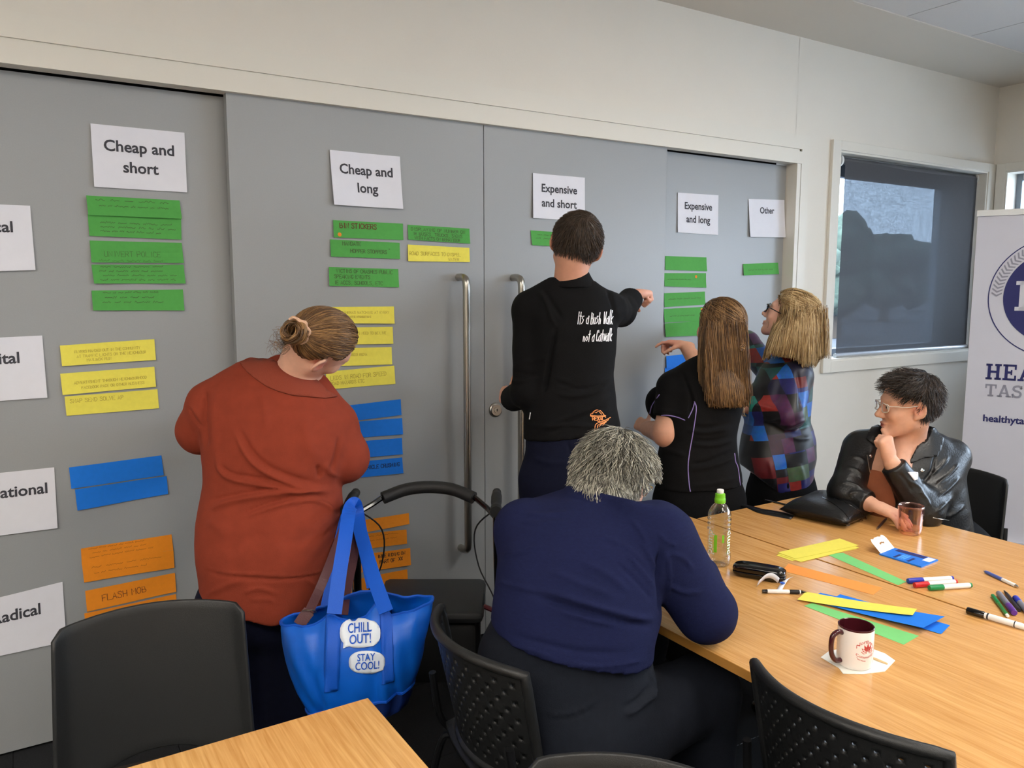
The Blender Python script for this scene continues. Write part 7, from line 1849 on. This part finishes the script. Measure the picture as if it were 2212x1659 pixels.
def arc_text(s_, ang, z, size, bend, name):
    v, f = text_mesh(s_, size, .008 * size, 'LEFT'); x0 = v[:, 0]; P = []
    for x, y in v:
        xx = x - .0235; a = ang + xx / .0413; P.append((mc[0] + .0413 * math.cos(a), mc[1] + .0413 * math.sin(a), mc[2] + z + y - bend * xx * xx * 26))
    mo(name, P, f, prr, mg, False)
arc_text('Northern S', tm, .074, .0125, 1, 'printed_word'); arc_text('Community', tm, .036, .0098, -.5, 'printed_word'); arc_text("'Services", tm + .05, .027, .0062, -.5, 'printed_word')
pet = []
for a_, l_ in ((-75, .018), (-50, .021), (-25, .024), (0, .026), (25, .024), (50, .021), (75, .018)):
    t = math.radians(a_); d_ = np.array([math.sin(t), math.cos(t)]); n_ = np.array([d_[1], -d_[0]])
    pet.append([tuple(d_ * l_ * .15), tuple(d_ * l_ * .6 + n_ * .0035), tuple(d_ * l_), tuple(d_ * l_ * .6 - n_ * .0035)])
cyl_poly(pet, mc, .0413, tm + .12, .045, prr, mg, 'lotus_print')
tag(mg, 'white mug with maroon handle and red lotus print, standing on a napkin', 'mug')
nk_ = [(1773, 1421), (1790, 1408), (1850, 1395), (1888, 1404), (1912, 1413), (1933.5, 1428), (1922, 1440), (1911.5, 1451), (1865, 1457), (1821, 1456), (1812, 1444)]
P = [onZ(x, y, TZ) for x, y in nk_]
o = MB().prism([(q[0], q[1]) for q in P][::-1], TZ + .0004, TZ + .0018).obj('paper_napkin', mat('tissue', (240, 238, 230), .9, bump=.4, bscale=120)); tag(o, 'white paper napkin under the mug', 'napkin')
a, b = onZ(1880, 1419, TZ + .004), onZ(1917, 1434, TZ + .004); o = MB().tube([a, a * .5 + b * .5, b], [.003, .003, .0022], 8).obj('wooden_stirrer', mat('birch', (214, 182, 134), .6, noise=.1)); tag(o, 'thin wooden stirring stick on the napkin by the mug', 'stirrer')

# pink tumbler
gcn = onZ(1965, 1153, TZ); gl = empty('tumbler', gcn)
M['pinkglass'] = bpy.data.materials.new('pink_glass'); M['pinkglass'].use_nodes = True
_t = M['pinkglass'].node_tree; _o = _t.nodes['Material Output']; _tr = _t.nodes.new('ShaderNodeBsdfTransparent'); _tr.inputs[0].default_value = (.93, .80, .78, 1); _gl = _t.nodes.new('ShaderNodeBsdfGlossy'); _gl.inputs['Roughness'].default_value = .05; _gl.inputs[0].default_value = (1, .9, .88, 1)
_lw = _t.nodes.new('ShaderNodeLayerWeight'); _lw.inputs[0].default_value = .3; _ms = _t.nodes.new('ShaderNodeMixShader'); _t.links.new(_lw.outputs[1], _ms.inputs[0]); _t.links.new(_tr.outputs[0], _ms.inputs[1]); _t.links.new(_gl.outputs[0], _ms.inputs[2]); _t.links.new(_ms.outputs[0], _o.inputs[0])
V = []; F = []; nn_, pr = 60, [(.020, .0), (.033, .0008), (.0365, .008), (.0375, .014), (.0385, .022), (.040, .045), (.042, .075), (.0435, .098), (.0445, .108), (.0435, .1085), (.042, .098), (.0402, .075), (.038, .045), (.036, .022), (.030, .014), (.0, .013)]
for k, (r_, z_) in enumerate(pr):
    for i in range(nn_):
        a = i * 2 * math.pi / nn_; rr_ = r_ + (.0011 * math.cos(a * 18) if 2 <= k <= 7 else 0) + (.0012 * math.sin(a * 9 + z_ * 200) if k in (3, 4, 5) else 0); V.append((gcn[0] + rr_ * math.cos(a), gcn[1] + rr_ * math.sin(a), TZ + .0004 + z_))
for k in range(len(pr) - 1):
    for i in range(nn_): F.append((k * nn_ + i, k * nn_ + (i + 1) % nn_, (k + 1) * nn_ + (i + 1) % nn_, (k + 1) * nn_ + i))
mo('tumbler_body', V, F, M['pinkglass'], gl); tag(gl, 'pink tinted pressed glass tumbler in front of the seated woman', 'glass')

# blue card packet with hang tab
pk = empty('marker_packet', onZ(1950, 1205, TZ)); tag(pk, 'flattened blue cardboard packet with a white hang tab', 'packet')
cb = [onZ(x, y, TZ) for x, y in [(1899, 1199), (1931, 1186), (2026.6, 1212), (1990.4, 1227)]]
pp = lambda u, v, z: bil(cb, v, u) * np.array([1, 1, 0]) + UP * (TZ + z)     # u along, v across
PB = c_('packet_blue', (14, 118, 222), .4)
def quad_box(name, u0, u1, v0, v1, z0, z1, m):
    P = [pp(u, v, z) for z in (z0, z1) for v in (v0, v1) for u in (u0, u1)]
    mo(name, P, [(0, 2, 3, 1), (4, 5, 7, 6), (0, 1, 5, 4), (2, 6, 7, 3), (0, 4, 6, 2), (1, 3, 7, 5)], m, pk, False)
quad_box('packet_body', 0, 1, 0, 1, .0006, .005, PB); quad_box('dark_band', .12, .78, .72, .97, .005, .0054, M['navy']); quad_box('barcode_panel', .80, .97, .55, .95, .005, .0054, M['paper'])
for u in (.30, .62): quad_box('dark_window', u, u + .06, .08, .5, .005, .0054, M['navy'])
for k in range(3): quad_box('light_stripe', .38 + k * .06, .42 + k * .06, .15, .6, .005, .0052, c_('packet_light', (96, 176, 240), .4))
q0, q1 = pp(.02, .06, .004), pp(.02, .98, .004); upv = nrm(onZ(1880, 1180, TZ) - onZ(1914, 1192, TZ)); upv = nrm(upv + UP * .75); wv = q1 - q0
tb = [(0, 0), (1, 0), (1.0, .045), (.93, .058), (.8, .062), (.72, .056), (.55, .060), (.3, .060), (.2, .056), (.06, .060), (-.02, .048)]
hole = [(.35, .030), (.45, .030), (.47, .038), (.55, .038), (.57, .030), (.67, .030), (.67, .036), (.35, .036)]
mo('hang_tab', [q0 + wv * u + upv * v for u, v in tb] + [q0 + wv * u + upv * v + np.cross(wv, upv) / np.linalg.norm(np.cross(wv, upv)) * .0006 for u, v in tb], [tuple(range(11)), tuple(range(11, 22))[::-1]] + [(i, (i + 1) % 11, 11 + (i + 1) % 11, 11 + i) for i in range(11)], M['whiteplastic'], pk, False)
nrm_t = nrm(np.cross(wv, upv)); nrm_t = nrm_t if np.dot(nrm_t, CAM - q0) > 0 else -nrm_t
mo('hang_slot', [q0 + wv * u + upv * v + nrm_t * .0009 for u, v in hole], [tuple(range(8))], M['woodedge'], pk, False)

# black handbag
hb_ = [onZ(x, y, TZ) for x, y in [(1690, 1113), (1768, 1084), (1884, 1116), (1826, 1143)]]
_c = np.mean(hb_, 0); hb_ = [_c + (q - _c) * 1.14 for q in hb_]; hbag = empty('handbag', _c); V = []; F = []; n = 22
for k in range(2):
    for j in range(n + 1):
        for i in range(n + 1):
            u, v = i / n, j / n; q = bil(hb_, u, v); a, b = 2 * u - 1, 2 * v - 1; e_ = (1 - abs(a) ** 3.2) * (1 - abs(b) ** 3.2)
            sh = np.mean(hb_, 0); q = sh + (q - sh) * (1 - .05 * (1 - e_)) ; h = .036 * max(e_, 0) ** .55
            z = .024 + (h * 1.35 + .004 * math.sin(u * 9 + v * 4) * e_ + .010 * u * e_ if k else -h * .8); V.append((q[0], q[1], TZ + max(z, .001)))
N = (n + 1) ** 2
for j in range(n):
    for i in range(n): a = j * (n + 1) + i; F.append((a, a + n + 1, a + n + 2, a + 1)); F.append((N + a, N + a + 1, N + a + n + 2, N + a + n + 1))
for i in range(n):
    for a, b in ((i, i + 1), (n * (n + 1) + i + 1, n * (n + 1) + i), ((i + 1) * (n + 1), i * (n + 1)), (i * (n + 1) + n, (i + 1) * (n + 1) + n)): F.append((a, b, N + b, N + a))
hbo = mo('bag_body', V, F, M['leather'], hbag); bh = bvh_of(hbo)
piping('seam', bh, [(1776, 1074), (1800, 1088), (1820, 1104), (1836, 1124)], .0012, M['blackgloss'], hbag); piping('seam', bh, [(1800, 1074), (1838, 1092), (1866, 1112)], .0012, M['blackgloss'], hbag)
sb = [onZ(x, y, TZ + .003) for x, y in [(1712, 1119), (1680, 1113), (1645, 1106), (1622, 1096), (1603, 1090)]]
P = crv(sb, 5); t = np.gradient(P, axis=0); t /= np.linalg.norm(t, axis=1)[:, None]; s_ = np.cross(t, UP) * .016; tw = np.sin(np.linspace(0, 5, len(P)))[:, None] * .006 * UP + .006 * UP
MBv = []; [MBv.extend([P[i] - s_[i] + tw[i] * .0, P[i] + s_[i] + tw[i]]) for i in range(len(P))]
o = mo('shoulder_strap', MBv, [(2 * i, 2 * i + 1, 2 * i + 3, 2 * i + 2) for i in range(len(P) - 1)], M['leather'], hbag); s = o.modifiers.new('t', 'SOLIDIFY'); s.thickness = .002
bd = crv([onZ(1700, 1091, TZ + .004), onZ(1680, 1086, TZ + .004), onZ(1654, 1080, TZ + .004)], 14); mb = MB()
for q in bd: mb.lathe([(.0001, -.0042), (.003, -.003), (.0042, 0), (.003, .003), (.0001, .0042)], 8, q)
o = mb.obj('beaded_chain', M['blackgloss'], hbag, True); o['kind'] = 'stuff'
for (x, y) in ((1831, 1133), (1868, 1119), (1860, 1123)):
    q = onZ(x, y, TZ + .006); MB().tube([q + V3(.007 * math.cos(t), .003 * math.sin(t), .004 * math.sin(t)) for t in np.linspace(0, 6.28, 15)[:-1]], .0018, 6, closed=True).obj('clasp_ring', M['chrome'], hbag, True)
tag(hbag, 'soft black leather handbag lying on the far table', 'handbag')
